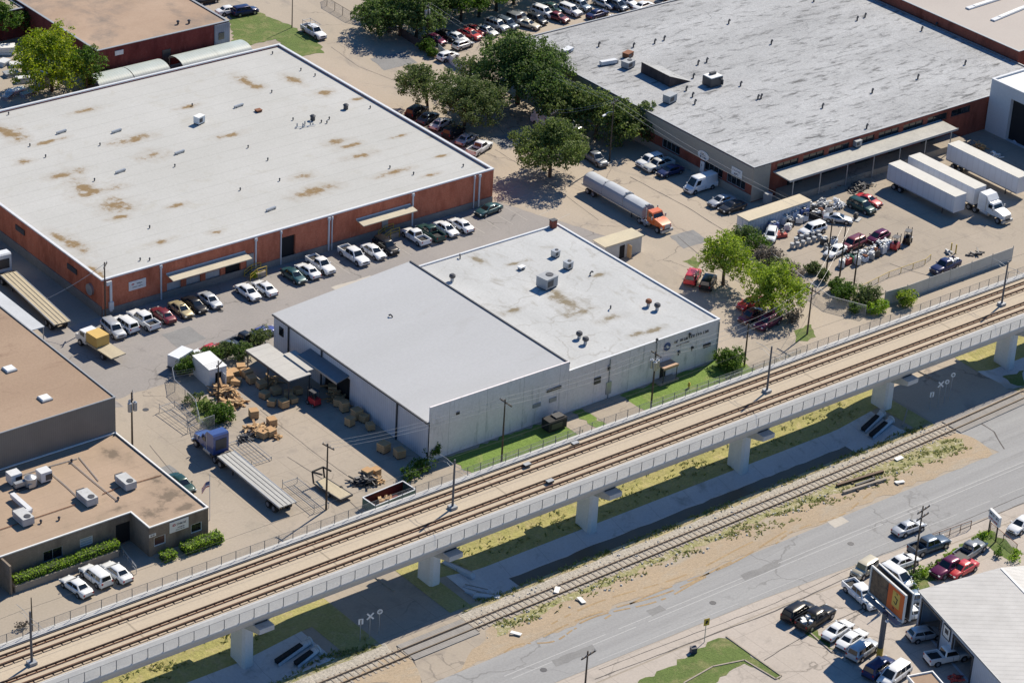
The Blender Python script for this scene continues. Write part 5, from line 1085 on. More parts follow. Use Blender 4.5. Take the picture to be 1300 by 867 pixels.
car('sedan', 207, 398.5, 'N', 'maroon', 'maroon sedan parked by the white downspout of the brick warehouse', ga)
car('sedan', 229.5, 391.5, 'S', 'gold', 'gold sedan with a dark sunroof in front of the dock doors', ga, 0, 'sunroof')
car('sedan', 247, 385.5, 'S', 'black', 'black sedan between the gold and the silver sedan at the dock doors', ga)
car('sedan', 266, 379.5, 'S', 'silver', 'silver sedan in front of the right dock doors', ga)
car('sedan', 315, 369.5, 'S', 'white', 'white sedan facing out left of the yellow stair rail', ga)
car('sedan', 336, 364.5, 'N', 'white', 'white sedan with a dark sunroof next to the yellow stair rail', ga, 0, 'sunroof')
car('sedan', 373, 348.5, 'S', 'teal', 'dark teal sedan in front of the dark loading opening', ga)
car('sedan', 391, 342.5, 'N', 'white', 'white sedan between the teal sedan and the small white pickup', ga)
car('pickup', 407.5, 335.5, 'S', 'white', 'small white pickup facing out beside the dark loading opening', ga)
car('crew', 449.5, 324, 'S', 'white', 'large white pickup facing out left of the second awning', ga)
car('sedan', 474, 318, 'S', 'white', 'white sedan under the left end of the second awning', ga)
car('suv', 490, 312, 'S', 'black', 'black utility vehicle in the shade below the second awning', ga)
car('pickup', 527.5, 299.5, 'N', 'white', 'white pickup with its open bed towards the yard, right of the awning', ga)
car('pickup', 546.5, 294.5, 'N', 'green', 'dark green pickup between two white vehicles', ga)
car('sedan', 566.5, 289.5, 'S', 'white', 'white sedan facing out right of the dark green pickup', ga)
car('sedan', 585.5, 284.5, 'N', 'white', 'last white sedan of the row by the brick warehouse', ga)
car('sedan', 620.5, 265, 'W', 'teal', 'old teal sedan parked along the brick wall at the street end', ga, 6)
gs = 'cars parked on the street side of the brick warehouse'
car('suv', 529, 141, 'E', 'dark', 'dark vehicle in tree shade, farthest along the warehouse street side', gs, 20); car('sedan', 543.5, 148.5, 'E', 'slate', 'blue grey sedan under the street tree beside the white roof', gs, 20)
car('sedan', 559.5, 156, 'E', 'white', 'white sedan with a dark roof glass between two shaded cars', gs, 20, 'sunroof'); car('suv', 576, 166.5, 'E', 'dark', 'dark vehicle beneath the forked street tree', gs, 20)
car('sedan', 592.5, 175.5, 'E', 'silver', 'silver sedan below the forked street tree', gs, 20); car('pickup', 609.5, 187, 'E', 'white', 'white pickup nearest the front corner of the white roof', gs, 20)
gt = 'cars in the salvage lot at the top'
car('hatch', 568.5, 70.5, 'E', 'white', 'white hatchback just inside the broken white fence', gt, 5); car('hatch', 587.5, 56, 'E', 'silver', 'silver hatchback standing across the sandy lot', gt, 8); car('sedan', 580, 47, 'S', 'white', 'white sedan half hidden behind the silver hatchback', gt, 10)
car('sedan', 566, 44, 'S', 'black', 'black sedan in the shade behind the white sedan', gt, 8); car('sedan', 597, 42.5, 'S', 'red', 'bright red sedan nearest the sandy lane', gt, 10); car('coupe', 604, 37, 'S', 'red', 'red coupe tucked behind the red sedan', gt, 8)
car('sedan', 617.5, 38.5, 'S', 'silver', 'pale silver sedan right of the red cars', gt, 10); car('suv', 631, 32, 'S', 'silver', 'silver utility vehicle in the middle of the top row', gt, 10); car('suv', 643, 30, 'S', 'slate', 'slate blue utility vehicle beside the silver one', gt, 10)
car('jeep', 655, 24.5, 'S', 'grey', 'grey stripped off road vehicle in the top row', gt, 6); car('coupe', 671, 30, 'S', 'beige', 'beige wreck at the front of the top row', gt, 20); car('hatch', 681.5, 24, 'S', 'dark', 'dark hatchback left of the white utility vehicle in the top row', gt, 10)
car('suv', 689.5, 15, 'S', 'white', 'white utility vehicle behind the dark hatchback in the top row', gt, 10); car('sedan', 701.5, 9.5, 'S', 'green', 'dark green sedan at the back of the top row', gt, 10); car('sedan', 708, 21, 'S', 'maroon', 'crimson damaged sedan in the top row', gt, 12)
car('suv', 724, 13, 'S', 'white', 'white utility vehicle right of the crimson sedan', gt, 8); car('suv', 736, 6.5, 'S', 'steelblue', 'steel blue utility vehicle at the upper end of the top row', gt, 8); car('sedan', 758.5, 17, 'E', 'navy', 'navy blue sedan standing across the end of the top row', gt, 8)
car('sedan', 767, 4, 'S', 'silver', 'silver sedan at the picture edge above the navy sedan', gt, 8); car('minivan', 782, 6, 'S', 'slate', 'slate minivan at the picture edge', gt, 8); car('sedan', 795, 1, 'S', 'white', 'white car cut by the picture edge right of the slate minivan', gt, 8)
car('sedan', 817, 7, 'E', 'white', 'white sedan standing alone above the grey felt roof', gt, 10); car('sedan', 844, 1, 'E', 'dark', 'dark sedan cut by the picture edge above the grey felt roof', gt, 10); car('sedan', 607, 91, 'E', 'white', 'white sedan half under the big dark tree', gt, 10)
car('sedan', 660, 20, 'S', 'grey', 'grey sedan deep in tree shade at the top', gt, 8); car('sedan', 552, 49, 'S', 'plum', 'plum coloured car behind the dark board fence', gt, 8)
gl = 'vehicles at the dark red building'
car('suv', 311, 13.5, 'E', 'navy', 'dark blue utility vehicle beside the dark red building', gl, -6); car('sedan', 290.5, 12.5, 'E', 'white', 'white sedan behind the dark blue utility vehicle', gl, -4); car('sedan', 262, -1, 'E', 'black', 'black car cut by the picture edge above the muddy roof', gl, -4)
car('crew', 398.5, 40, 'S', 'white', 'white pickup with a ladder rack standing at the lawn edge', gl, -2, 'rack')
gc = 'vehicles parked along the tan street front'
car('suv', 825, 204, 'W', 'white', 'white utility vehicle half in shade on the street front', gc); car('pickup', 836, 209, 'W', 'offwhite', 'pale pickup in the shade right of the white utility vehicle', gc); car('sedan', 851, 216, 'W', 'navy', 'navy sedan in the shade between the pickup and the white van', gc)
car('van', 889.5, 233, 'W', 'white', 'tall white panel van with its nose in the sun on the street front', gc, 0, None, 1.1); car('sedan', 916, 254, 'W', 'silver', 'silver sedan in the shade right of the white van', gc); car('sedan', 930, 261.5, 'W', 'dark', 'dark sedan in the shade nearest the tan corner', gc)
car('pickup', 755.5, 200.5, 'S', 'grey', 'grey pickup in the deep shade right of the round tree', gc, -6); car('van', 693, 157, 'S', 'white', 'white van half hidden behind the round tree', gc); car('sedan', 723, 158, 'S', 'silver', 'silver sedan in shade behind the round tree', gc, 10)
gy = 'vehicles in the salvage yard'
car('coupe', 1103, 253, 'S', 'red', 'bright red coupe behind the dark green utility vehicle', gy, 8); car('suv', 1094, 261.5, 'S', 'green', 'dark green utility vehicle with a pale hood in the salvage yard', gy, 6)
car('suv', 1031.5, 291, 'W', 'white', 'white utility vehicle among the drums and bales', gy); car('suv', 1083, 309, 'W', 'maroon', 'maroon utility vehicle behind the two dark poles', gy, 6); car('hatch', 1115, 300, 'W', 'plum', 'plum hatchback in the open middle of the salvage yard', gy, 6)
car('sedan', 1061.5, 317.5, 'W', 'white', 'white sedan behind the leftmost yard pole', gy, 10); car('hatch', 979, 297, 'W', 'white', 'small white hatchback near the creeper fence', gy, 40); car('pickup', 1200, 337, 'W', 'navy', 'navy pickup with a pale bed along the sheet metal fence', gy, 4, 'load')
car('coupe', 1064, 276, 'S', 'silver', 'silver wreck on the scrap heap in the salvage yard', gy, 40)
gr = 'cars parked under the two bright green trees'
car('suv', 879.5, 350, 'E', 'red', 'red utility vehicle left of the black one below the bright tree', gr, 35); car('suv', 899, 357, 'E', 'black', 'black utility vehicle in the shade of the bright tree', gr, 35); car('sedan', 954, 383.5, 'W', 'red', 'red car in the shade below the second bright tree', gr)
car('sedan', 954, 399, 'W', 'maroon', 'maroon car furthest left in the tree shade by the wires', gr, 10); car('suv', 975, 408, 'W', 'plum', 'plum vehicle in the shade behind the grey bush', gr, 10)
go = 'white cars in front of the tan office'
car('sedan', 97, 742.5, 'N', 'white', 'leftmost white sedan in front of the clipped hedge', go, 6); car('suv', 121.5, 730, 'N', 'white', 'white utility vehicle between two white sedans at the office', go, 4); car('sedan', 148, 724.5, 'N', 'white', 'white sedan nearest the office entrance rail', go, 4)
tag(car('sedan', 230, 612, 'S', 'green', 'dark green sedan parked behind the tan office roof', 'cars by the timber yard', 0), 'dark green sedan parked behind the tan office roof', 'car')
gk = 'vehicles behind the timber yard hedge'
car('sedan', 251, 451, 'E', 'white', 'white sedan beside the small box trailer', gk, 10); car('sedan', 268.5, 443.5, 'E', 'red', 'red sedan behind the timber yard hedge', gk, 8); car('sedan', 291, 439, 'E', 'slate', 'slate sedan between the red sedan and the dark pickup', gk, 8)
car('pickup', 311, 430.5, 'E', 'dark', 'dark pickup behind the timber yard canopy', gk, 8); car('sedan', 334, 421.5, 'E', 'blue', 'violet blue sedan at the corner of the shed roofed warehouse', gk, 8)
gb = 'cars parked in the front lot by the billboard'
AB = math.degrees(ang)
car('suv', 1013.5, 775, 'E', 'black', 'black utility vehicle at the left end of the lot row', gb, 8); car('crew', 1036, 783, 'E', 'black', 'black pickup with a littered bed on the grass edge', gb, 8, 'load'); car('sedan', 1064, 798, 'E', 'white', 'first white sedan right of the black pickup', gb, 10, 'sunroof')
car('sedan', 1082, 809.5, 'E', 'white', 'second white sedan right of the black pickup', gb, 10); car('suv', 1096, 823.5, 'E', 'silver', 'silver utility vehicle beside the billboard column', gb, 10, 'sunroof'); car('suv', 1116.5, 846, 'E', 'navy', 'dark blue utility vehicle with pale roof in front of the kiosk', gb, 10, 'sunroof'); car('minivan', 1135.5, 855, 'W', 'white', 'white minivan half hidden by the kiosk roof', gb, 10)
tag(car('sedan', 1154, 668, 'E', 'silver', 'silver car driving on the main road', None, -2, 'sunroof'), 'silver sedan driving on the main road', 'car', 'vehicles on the main road')
car('crew', 1180, 691, 'E', 'slate', 'slate pickup with a dark bed parked along the main road', gb, -4); car('sedan', 1146, 711.5, 'E', 'white', 'white sedan beside the leaning utility pole', gb, -4, 'sunroof'); car('jeep', 1098, 721.5, 'W', 'beige', 'beige off road vehicle behind the billboard', gb, 8)
car('crew', 1094, 754, 'N', 'white', 'white pickup parked below the billboard pictures', gb, 178-8); car('minivan', 1139, 731, 'S', 'white', 'white minivan behind the rear billboard face', gb, 0); car('crew', 1205.5, 718.5, 'W', 'plum', 'dark plum pickup with a closed bed by the garage roof', gb, 4, 'cover')
car('sedan', 1222, 720, 'W', 'red', 'red sedan half hidden behind the garage roof', gb, 4); car('pickup', 1232, 697.5, 'E', 'grey', 'grey pickup in the weedy corner by the yard sign', gb, 10); car('sedan', 1297, 664, 'W', 'white', 'white car cut by the right picture edge', gb, 10)
car('hatch', 1173.5, 803, 'E', 'silver', 'silver hatchback nosing into the left garage bay', gb, AB); car('pickup', 1203, 831, 'E', 'white', 'white pickup backed out of the right garage bay', gb, AB); car('sedan', 1162, 757, 'E', 'steelblue', 'steel blue sedan squeezed between billboard and garage', gb, AB); car('sedan', 1158, 777, 'E', 'white', 'white sedan at the garage corner behind the billboard', gb, AB)
# ------------------------------------------------------------------ lorries
def tractor(p, rz, col, label, sleeper=True, group=None, day=False):
    t = thing('truck_tractor', label, 'truck', (p.x, p.y, .015), rz, group); pm = PAINT[col]
    mb = MB(); mb.box((0, 0, .85), (7.4 if sleeper else 6.0, .9, .28)); mb.build('frame', M['darkmetal'], t)
    x0 = 3.5 if sleeper else 2.9   # front bumper
    mb = MB(); mb.loft([[(x0-2.1, s*1.0, z) if s else None for s, z in ((1, 1.0), (1, 2.0), (-1, 2.0), (-1, 1.0))], [(x0-1.2, s*1.0, z) for s, z in ((1, .95), (1, 1.9), (-1, 1.9), (-1, .95))], [(x0-.15, s*.86, z) for s, z in ((1, .9), (1, 1.6), (-1, 1.6), (-1, .9))], [(x0, s*.75, z) for s, z in ((1, .95), (1, 1.4), (-1, 1.4), (-1, .95))]]); mb.build('hood', pm, t, 30)
    mb = MB(); mb.box((x0+.04, 0, 1.25), (.08, 1.1, .75)); mb.build('grille', M['steel'], t); mb = MB(); mb.box((x0-.05, 0, .6), (.35, 2.3, .42)); mb.build('bumper', M['steel'], t)
    cb = [(x0-2.0, 1.05, .95), (x0-2.0, 1.05, 1.95), (x0-2.45, .98, 2.75), (x0-3.5, .98, 2.85), (x0-3.5, 1.05, .95)]
    mb = MB(); mb.loft([[(x, y, z) for x, y, z in cb], [(x, -y, z) for x, y, z in cb]]); mb.build('cab', pm, t)
    mb = MB(); q = [Vector((x0-2.0+.01, -.92, 2.0)), Vector((x0-2.0+.01, .92, 2.0)), Vector((x0-2.42, .88, 2.68)), Vector((x0-2.42, -.88, 2.68))]; mb.add(q+[v-Vector((.05, 0, .03)) for v in q], [(0, 1, 2, 3), (0, 1, 5, 4), (1, 2, 6, 5), (2, 3, 7, 6), (3, 0, 4, 7)]); mb.build('windshield', M['glass'], t)
    for s in (-1, 1):
        mb = MB(); mb.box((x0-2.85, s*1.03, 2.2), (.75, .06, .6)); mb.build('side_window', M['glass'], t); mb = MB(); mb.box((x0-2.05, s*1.35, 2.1), (.12, .25, .5)); mb.build('mirror', M['steel'], t)
        mb = MB(); mb.cyl((x0-4.6, s*.98, .75), (x0-3.0, s*.98, .75), .33, .33, 12); mb.build('fuel_tank', M['steel'], t, 40)
        mb = MB(); mb.box((x0-.25, s*.85, 1.12), (.3, .25, .22)); mb.build('headlight', M['lamp'], t)
        mb = MB(); mb.cyl((x0-3.65, s*1.1, 1.0), (x0-3.65, s*1.1, 3.5 if sleeper else 3.1), .09, .09, 8); mb.build('exhaust_stack', M['steel'], t)
    if sleeper:
        sl = [(x0-3.51, .95), (x0-3.51, 3.0), (x0-2.7, 2.82), (x0-3.6, 3.75), (x0-5.1, 3.8), (x0-5.3, 3.6), (x0-5.3, .95)]; sl = [(x0-3.51, .95), (x0-3.51, 2.86), (x0-3.1, 2.9), (x0-3.75, 3.7), (x0-5.1, 3.8), (x0-5.3, 3.6), (x0-5.3, .95)]
        mb = MB(); mb.loft([[(x, 1.15, z) for x, z in sl], [(x, -1.15, z) for x, z in sl]]); mb.build('sleeper', pm, t)
        mb = MB(); mb.box((x0-5.32, 0, 2.3), (.06, 1.6, 1.5)); mb.build('back_panel', M['darkmetal'], t)
    for x in ((x0-1.0,) if True else ()):
        for s in (-1, 1): wheel(t, x, s*1.0, .52, .32)
    xr = x0-7.0 if sleeper else x0-5.0
    for x in (xr, xr+1.3):
        for s in (-1, 1): wheel(t, x, s*.98, .52, .55)
    mb = MB(); mb.box((xr+.65, 0, 1.1), (1.2, 1.0, .14)); mb.build('fifth_wheel', M['darkmetal'], t)
    return t
def flatbed(p, rz, L, label, dmat, W=2.55, zt=1.45, group=None, front_legs=True):
    t = thing('flatbed_trailer', label, 'trailer', (p.x, p.y, .015), rz, group)
    mb = MB(); mb.box((0, 0, zt-.06), (L, W-.2, .1)); d = mb.build('deck', dmat, t)
    mb = MB()
    for y in (-.62, 0, .62): mb.box((0, y, zt-.004), (L-.2, .09, .03))
    mb.build('deck_strip', M['darkmetal'], d)
    mb = MB()
    for s in (-1, 1): mb.box((0, s*(W/2-.05), zt-.1), (L, .1, .24))
    mb.build('side_rail', M['steel'], t)
    mb = MB()
    for s in (-1, 1): mb.box((0, s*.5, zt-.35), (L*.96, .14, .45))
    mb.build('chassis_beam', M['darkmetal'], t)
    for x in (-L/2+1.4, -L/2+2.7):
        for s in (-1, 1): wheel(t, x, s*.95, .5, .55)
    mb = MB()
    for s in (-1, 1): mb.box((L/2-3.0, s*.8, .6), (.14, .14, 1.1))
    mb.build('landing_leg', M['darkmetal'], t); return t
def boxtrailer(p, rz, L, label, H=2.75, zb=1.15, W=2.55, legs=True):
    t = thing('box_trailer', label, 'trailer', (p.x, p.y, .015), rz, 'white box trailers'); mb = MB(); mb.box((0, 0, zb+H/2), (L, W, H)); mb.build('body', ribbed('trailer_side_'+label[:6], (.62, .62, .64), 1.2, .45, axis=1, dark=.9, dirt=.08), t)
    mb = MB(); mb.box((0, 0, zb+H+.02), (L+.04, W+.04, .06)); mb.build('roof', surf('trailer_roof_'+label[:6], (.60, .575, .52), (.55, .525, .47), .3, fine=.08), t)
    mb = MB()
    for s in (-1, 1): mb.box((0, s*(W/2+.01), zb+.08), (L, .05, .16))
    mb.build('bottom_rail', M['grey'], t)
    for s in (-.5, .5): mb = MB(); mb.box((-L/2-.02, s*W*.5, zb+H/2), (.05, W/2-.04, H-.1)); mb.build('rear_door', M['trim'], t)
    for x in (-L/2+1.6, -L/2+2.9):
        for s in (-1, 1): wheel(t, x, s*.95, .5, .55)
    mb = MB()
    for s in (-1, 1): mb.box((L/2-2.6, s*.8, .6), (.14, .14, 1.15))
    mb.build('landing_leg', M['darkmetal'], t); return t
def mid(a, b, z=0.0): A, B = G(*a, z), G(*b, z); return (A+B)/2, (A-B).length, math.atan2((A-B).y, (A-B).x)
wdeck = surf('worn_deck', (.44, .43, .40), (.37, .36, .335), .5, fine=.15, stretch=(2, .3, 1)); wooddeck = surf('timber_deck', (.47, .40, .28), (.40, .34, .24), .5, fine=.15, stretch=(3, .3, 1))
c, L, a = mid((287, 576), (365, 640), 1.45); flatbed(c, a, L+.2, 'long empty flatbed trailer coupled to the blue truck', wdeck)
q = c+Vector((math.cos(a), math.sin(a), 0))*(L/2+3.0); tractor(q, a, 'truckblue', 'blue truck tractor with a tall sleeper in front of the timber yard')
c, L, a = mid((11, 347), (79, 409.5), 1.45); flatbed(c, a, L+.2, 'empty timber decked flatbed trailer beside the brick warehouse', wooddeck)
q = c+Vector((math.cos(a), math.sin(a), 0))*(L/2+3.2); tractor(q, a, 'white', 'white truck tractor cut by the left picture edge')
# white box trailers backed to the dock
zt = 3.95
for (pf, pr, lab) in (((1216, 249), (1139.5, 204.5), 'front white box trailer with the long dark shadow'), ((1243, 238.5), (1163, 195.5), 'middle white box trailer coupled to the white truck'), ((1300, 224), (1211, 180.5), 'rear white box trailer beside the white loading block')):
    c, L, a = mid(pf, pr, zt); boxtrailer(c, R(-90), L, lab)
    if 'middle' in lab: q = c+Vector((0, -1, 0))*(L/2+2.6); tractor(q, R(-90), 'white', 'white truck tractor with a roof fairing in the salvage yard')
# orange truck with the long covered load
c, L, a = mid((821, 274), (749, 231), 1.3); tt = flatbed(c, R(-90), L+.5, 'long low trailer under the rounded grey load behind the orange truck', wdeck, zt=1.3)
q = c+Vector((0, -1, 0))*(L/2+1.6); tractor(q, R(-90), 'orange', 'orange truck tractor pulling a long covered load', False)
lm = surf('grey_sheet_load', (.34, .35, .365), (.29, .30, .31), .4, fine=.08, stretch=(1, .2, 1), rough=.4); lt = surf('pale_sheet_load', (.50, .51, .52), (.42, .43, .44), .4, fine=.1, rough=.4)
t = thing('sheeted_load', 'long rounded grey load in three sections on the trailer of the orange truck', 'load', (c.x, c.y, 1.32), R(-90))
for k, (x0, x1, y0, h) in enumerate(((-.5, -.18, 0, 1.75), (-.175, .17, 0, 1.9), (.175, .5, 0, 1.7))):
    x0 *= L; x1 *= L; sec = [(-1.18, 0), (-1.26, .5), (-1.22, h*.62), (-1.0, h*.82), (-.6, h*.95), (0, h), (.6, h*.95), (1.0, h*.82), (1.22, h*.62), (1.26, .5), (1.18, 0)]
    mb = MB(); mb.loft([[(x, y, z) for y, z in sec] for x in (x0, x1)]); o = mb.build('covered_section', lm, t, 50)
    mb = MB(); mb.loft([[(x, y, z+.02) for y, z in sec[3:8]]+[(x, y, z-.02) for y, z in sec[3:8][::-1]] for x in (x0+.15, x1-.15)]); mb.build('top_sheet', lt, o, 50)
    mb = MB(); mb.box((x1-.2, 0, h+.03), (.3, .8, .1)); mb.build('hatch', M['grey'], o)
# flatbed lorry with yellow load
c, L, a = mid((103, 424), (147, 452), .9)
t = thing('flatbed_lorry', 'white flatbed lorry carrying a yellow block at the brick warehouse corner', 'truck', (c.x, c.y, .015), a)
mb = MB(); cbp = [(3.9, .6), (3.9, 1.35), (3.3, 1.5), (2.9, 2.35), (1.5, 2.4), (1.5, .6)]; mb.loft([[(x, 1.0, z) for x, z in cbp], [(x, -1.0, z) for x, z in cbp]]); mb.build('cab', PAINT['white'], t)
mb = MB(); q = [Vector((3.32, -.85, 1.55)), Vector((3.32, .85, 1.55)), Vector((2.96, .82, 2.28)), Vector((2.96, -.82, 2.28))]; mb.add(q+[v-Vector((.06, 0, .03)) for v in q], [(0, 1, 2, 3), (0, 1, 5, 4), (1, 2, 6, 5), (2, 3, 7, 6), (3, 0, 4, 7)]); mb.build('windshield', M['glass'], t)
for s in (-1, 1): mb = MB(); mb.box((2.3, s*1.0, 1.9), (.9, .05, .55)); mb.build('side_window', M['glass'], t)
mb = MB(); mb.box((-1.6, 0, 1.1), (6.0, 2.4, .16)); mb.build('flat_bed', wooddeck, t); mb = MB(); mb.box((-.3, 0, .75), (7.6, .9, .3)); mb.build('chassis', M['darkmetal'], t)
for x in (2.7, -2.4):
    for s in (-1, 1): wheel(t, x, s*.95, .48, .4)
o = MB(); o.box((.1, 0, 1.18+.75), (2.4, 2.1, 1.5)); ld = o.build('yellow_block', flat('yellow_foam', (.55, .36, .11), .8), None); ld.location = (c.x, c.y, .015); ld.rotation_euler = (0, 0, a); tag(ld, 'big yellow block strapped on the white flatbed lorry', 'load'); ld.name = 'yellow_load'
# container, vans, forklifts
c, L, a = mid((1022, 251), (943.5, 277), 2.6)
t = thing('storage_container', 'long pale storage container with a cream roof at the salvage yard gate', 'container', (c.x, c.y, .01), a); mb = MB(); mb.box((0, 0, 1.3), (L, 2.5, 2.5)); mb.build('body', ribbed('container_side', (.46, .50, .55), .6, .5, axis=0, dark=.75), t); mb = MB(); mb.box((0, 0, 2.6), (L+.2, 2.7, .12)); mb.build('roof', surf('container_roof', (.55, .47, .34), (.50, .43, .32), .3, fine=.1), t)
for k in range(2): mb = MB(); mb.box((-L/2-.02, -.6+k*1.2, 1.3), (.06, 1.1, 2.3)); mb.build('door', M['trim'], t)
c = G(229, 455, 1.2); t = thing('box_van_trailer', 'small white box trailer parked beside the timber yard hedge', 'trailer', (c.x, c.y, .015), R(20)); mb = MB(); mb.box((0, 0, 1.3), (3.2, 1.9, 1.7)); mb.build('body', PAINT['white'], t); mb = MB(); mb.box((0, 0, .42), (3.8, 1.8, .12)); mb.box((2.3, 0, .42), (1.2, .14, .1)); mb.build('chassis', M['darkmetal'], t); mb = MB(); mb.box((-1.62, 0, 1.3), (.05, 1.7, 1.5)); mb.build('rear_door', M['trim'], t)
for s in (-1, 1): wheel(t, 0, s*.98, .35)
c = G(266, 470, 1.4); t = thing('box_shed', 'white box shed with a dark open doorway in the timber yard', 'shed', (c.x, c.y, .01), R(-4)); W_, L_, H_ = 2.6, 4.6, 2.8
mb = MB(); facade(mb, (-W_/2, -L_/2), (W_/2, -L_/2), 0, H_, [(.9, 1.9, .05, 2.2)], .2); facade(mb, (W_/2, -L_/2), (W_/2, L_/2), 0, H_); facade(mb, (W_/2, L_/2), (-W_/2, L_/2), 0, H_); facade(mb, (-W_/2, L_/2), (-W_/2, -L_/2), 0, H_); mb.build('wall', PAINT['white'], t); mb = MB(); mb.box((0, 0, H_+.05), (W_+.1, L_+.1, .1)); mb.build('roof', M['white'], t); mb = MB(); mb.box((.1, -L_/2+.25, 1.1), (1.2, .06, 2.2)); mb.build('doorway', M['dark'], t); mb = MB(); mb.box((.62, -L_/2-.5, 1.1), (.05, .95, 2.1)); mb.build('open_door', PAINT['white'], t)
def forklift(p, rz, col, label, group='forklifts'):
    t = thing('forklift', label, 'forklift', (p.x, p.y, .015), rz, group); mb = MB(); mb.box((-.35, 0, .75), (1.5, 1.1, .8), taper=.9); mb.build('body', PAINT[col], t); mb = MB()
    for x in (-.9, .35):
        for s in (-.45, .45): mb.cyl((x, s, 1.1), (x*.8, s, 2.1), .04)
    mb.box((-.25, 0, 2.12), (1.2, 1.0, .06)); mb.build('overhead_guard', M['darkmetal'], t); mb = MB(); mb.box((-.3, 0, 1.3), (.5, .5, .3)); mb.build('seat', M['black'], t); mb = MB()
    for s in (-.3, .3): mb.box((.75, s, 1.2), (.1, .1, 2.2))
    mb.build('mast', M['darkmetal'], t); mb = MB()
    for s in (-.3, .3): mb.box((1.4, s, .15), (1.2, .12, .06))
    mb.build('fork', M['steel'], t)
    for x, r in ((.4, .32), (-.75, .26)):
        for s in (-1, 1): wheel(t, x, s*.5, r, .24)
    return t
forklift(G(397, 513), R(95), 'red', 'red and white forklift beside the yard canopy'); forklift(G(1137, 316), R(20), 'red', 'red forklift at the end of the scrap bins in the salvage yard'); forklift(G(1152, 308), R(30), 'black', 'black forklift right of the red one in the salvage yard')
# ------------------------------------------------------------------ trees and bushes
M['bark'] = surf('bark', (.10, .075, .05), (.07, .055, .04), 1.5, rough=.9)
G_DARK = leafmat('oak_leaves', [(.035, .06, .016), (.08, .115, .03), (.14, .185, .05), (.21, .25, .08)])
G_DARK2 = leafmat('shade_leaves', [(.025, .05, .016), (.06, .10, .028), (.105, .16, .042), (.16, .215, .065)])
G_MID = leafmat('olive_leaves', [(.045, .07, .02), (.08, .115, .034), (.125, .165, .055), (.18, .21, .085)])
G_BRI = leafmat('bright_leaves', [(.10, .15, .018), (.19, .265, .03), (.27, .35, .045), (.36, .42, .08)])
G_YEL = leafmat('yellow_leaves', [(.08, .12, .012), (.18, .25, .02), (.28, .34, .03), (.38, .40, .05)])
G_HED = leafmat('hedge_leaves', [(.10, .17, .02), (.19, .30, .032), (.27, .39, .05), (.33, .43, .075)])
G_BUS = leafmat('bush_leaves', [(.03, .06, .012), (.06, .12, .018), (.10, .17, .026), (.13, .2, .04)])
G_DRY = leafmat('grey_twigs', [(.10, .085, .07), (.16, .14, .12), (.24, .21, .18)])
G_GRN = leafmat('grass_blades', [(.09, .15, .02), (.14, .21, .03), (.2, .24, .06)]); G_WEED = leafmat('weed_blades', [(.10, .14, .03), (.20, .21, .06), (.34, .31, .14)])
def leaves(blobs, size, dens, seed, flatten=.85, up=.5):
    r = random.Random(seed); mb = MB()
    for (bx, by, bz, br) in blobs:
        n = int(4*math.pi*br*br*dens/(size*size))
        # sub clumps give an uneven surface
        cl = []
        for k in range(max(5, int(9+br*6))):
            d = Vector((r.gauss(0, 1), r.gauss(0, 1), r.gauss(0, 1)*.9+.15)).normalized(); cl.append((d*br*r.uniform(.72, 1.0), br*r.uniform(.22, .42)))
        for k in range(n):
            c, cr = r.choice(cl)
            d = Vector((r.gauss(0, 1), r.gauss(0, 1), r.gauss(0, 1))).normalized()
            p = c+d*cr*(r.random()**.4)
            if r.random() < .16: p = Vector((r.gauss(0, 1), r.gauss(0, 1), r.gauss(0, 1))).normalized()*br*r.random()
            p = Vector((p.x+bx, p.y+by, p.z*flatten+bz))
            if p.z < .08: p.z = .08+r.random()*.2
            n_ = (d+Vector((0, 0, up))+Vector((r.uniform(-.8, .8), r.uniform(-.8, .8), r.uniform(-.5, .5)))).normalized()
            a = n_.orthogonal().normalized(); a.rotate(Matrix.Rotation(r.uniform(0, 6.28), 3, n_)); b = n_.cross(a); s = size*r.uniform(.6, 1.25)
            mb.add([p-a*s*.55, p-b*s*.36+n_*s*.1, p+a*s*.55, p+b*s*.36+n_*s*.1], [(0, 1, 2, 3)])
    return mb
def crown_blobs(W, H, z0, seed, n=9):
    r = random.Random(seed); bl = [(0, 0, z0+H*.5, min(W, H)*.30)]
    for k in range(n):
        a = 2*math.pi*k/n+r.uniform(-.3, .3); q = r.uniform(.30, .40)*W; zz = z0+H*r.uniform(.28, .62); bl.append((math.cos(a)*q, math.sin(a)*q, zz, W*r.uniform(.17, .25)))
    for k in range(max(3, n//2)):
        a = r.uniform(0, 6.28); q = r.uniform(0, .24)*W; bl.append((math.cos(a)*q, math.sin(a)*q, z0+H*r.uniform(.66, .8), W*r.uniform(.17, .23)))
    return bl
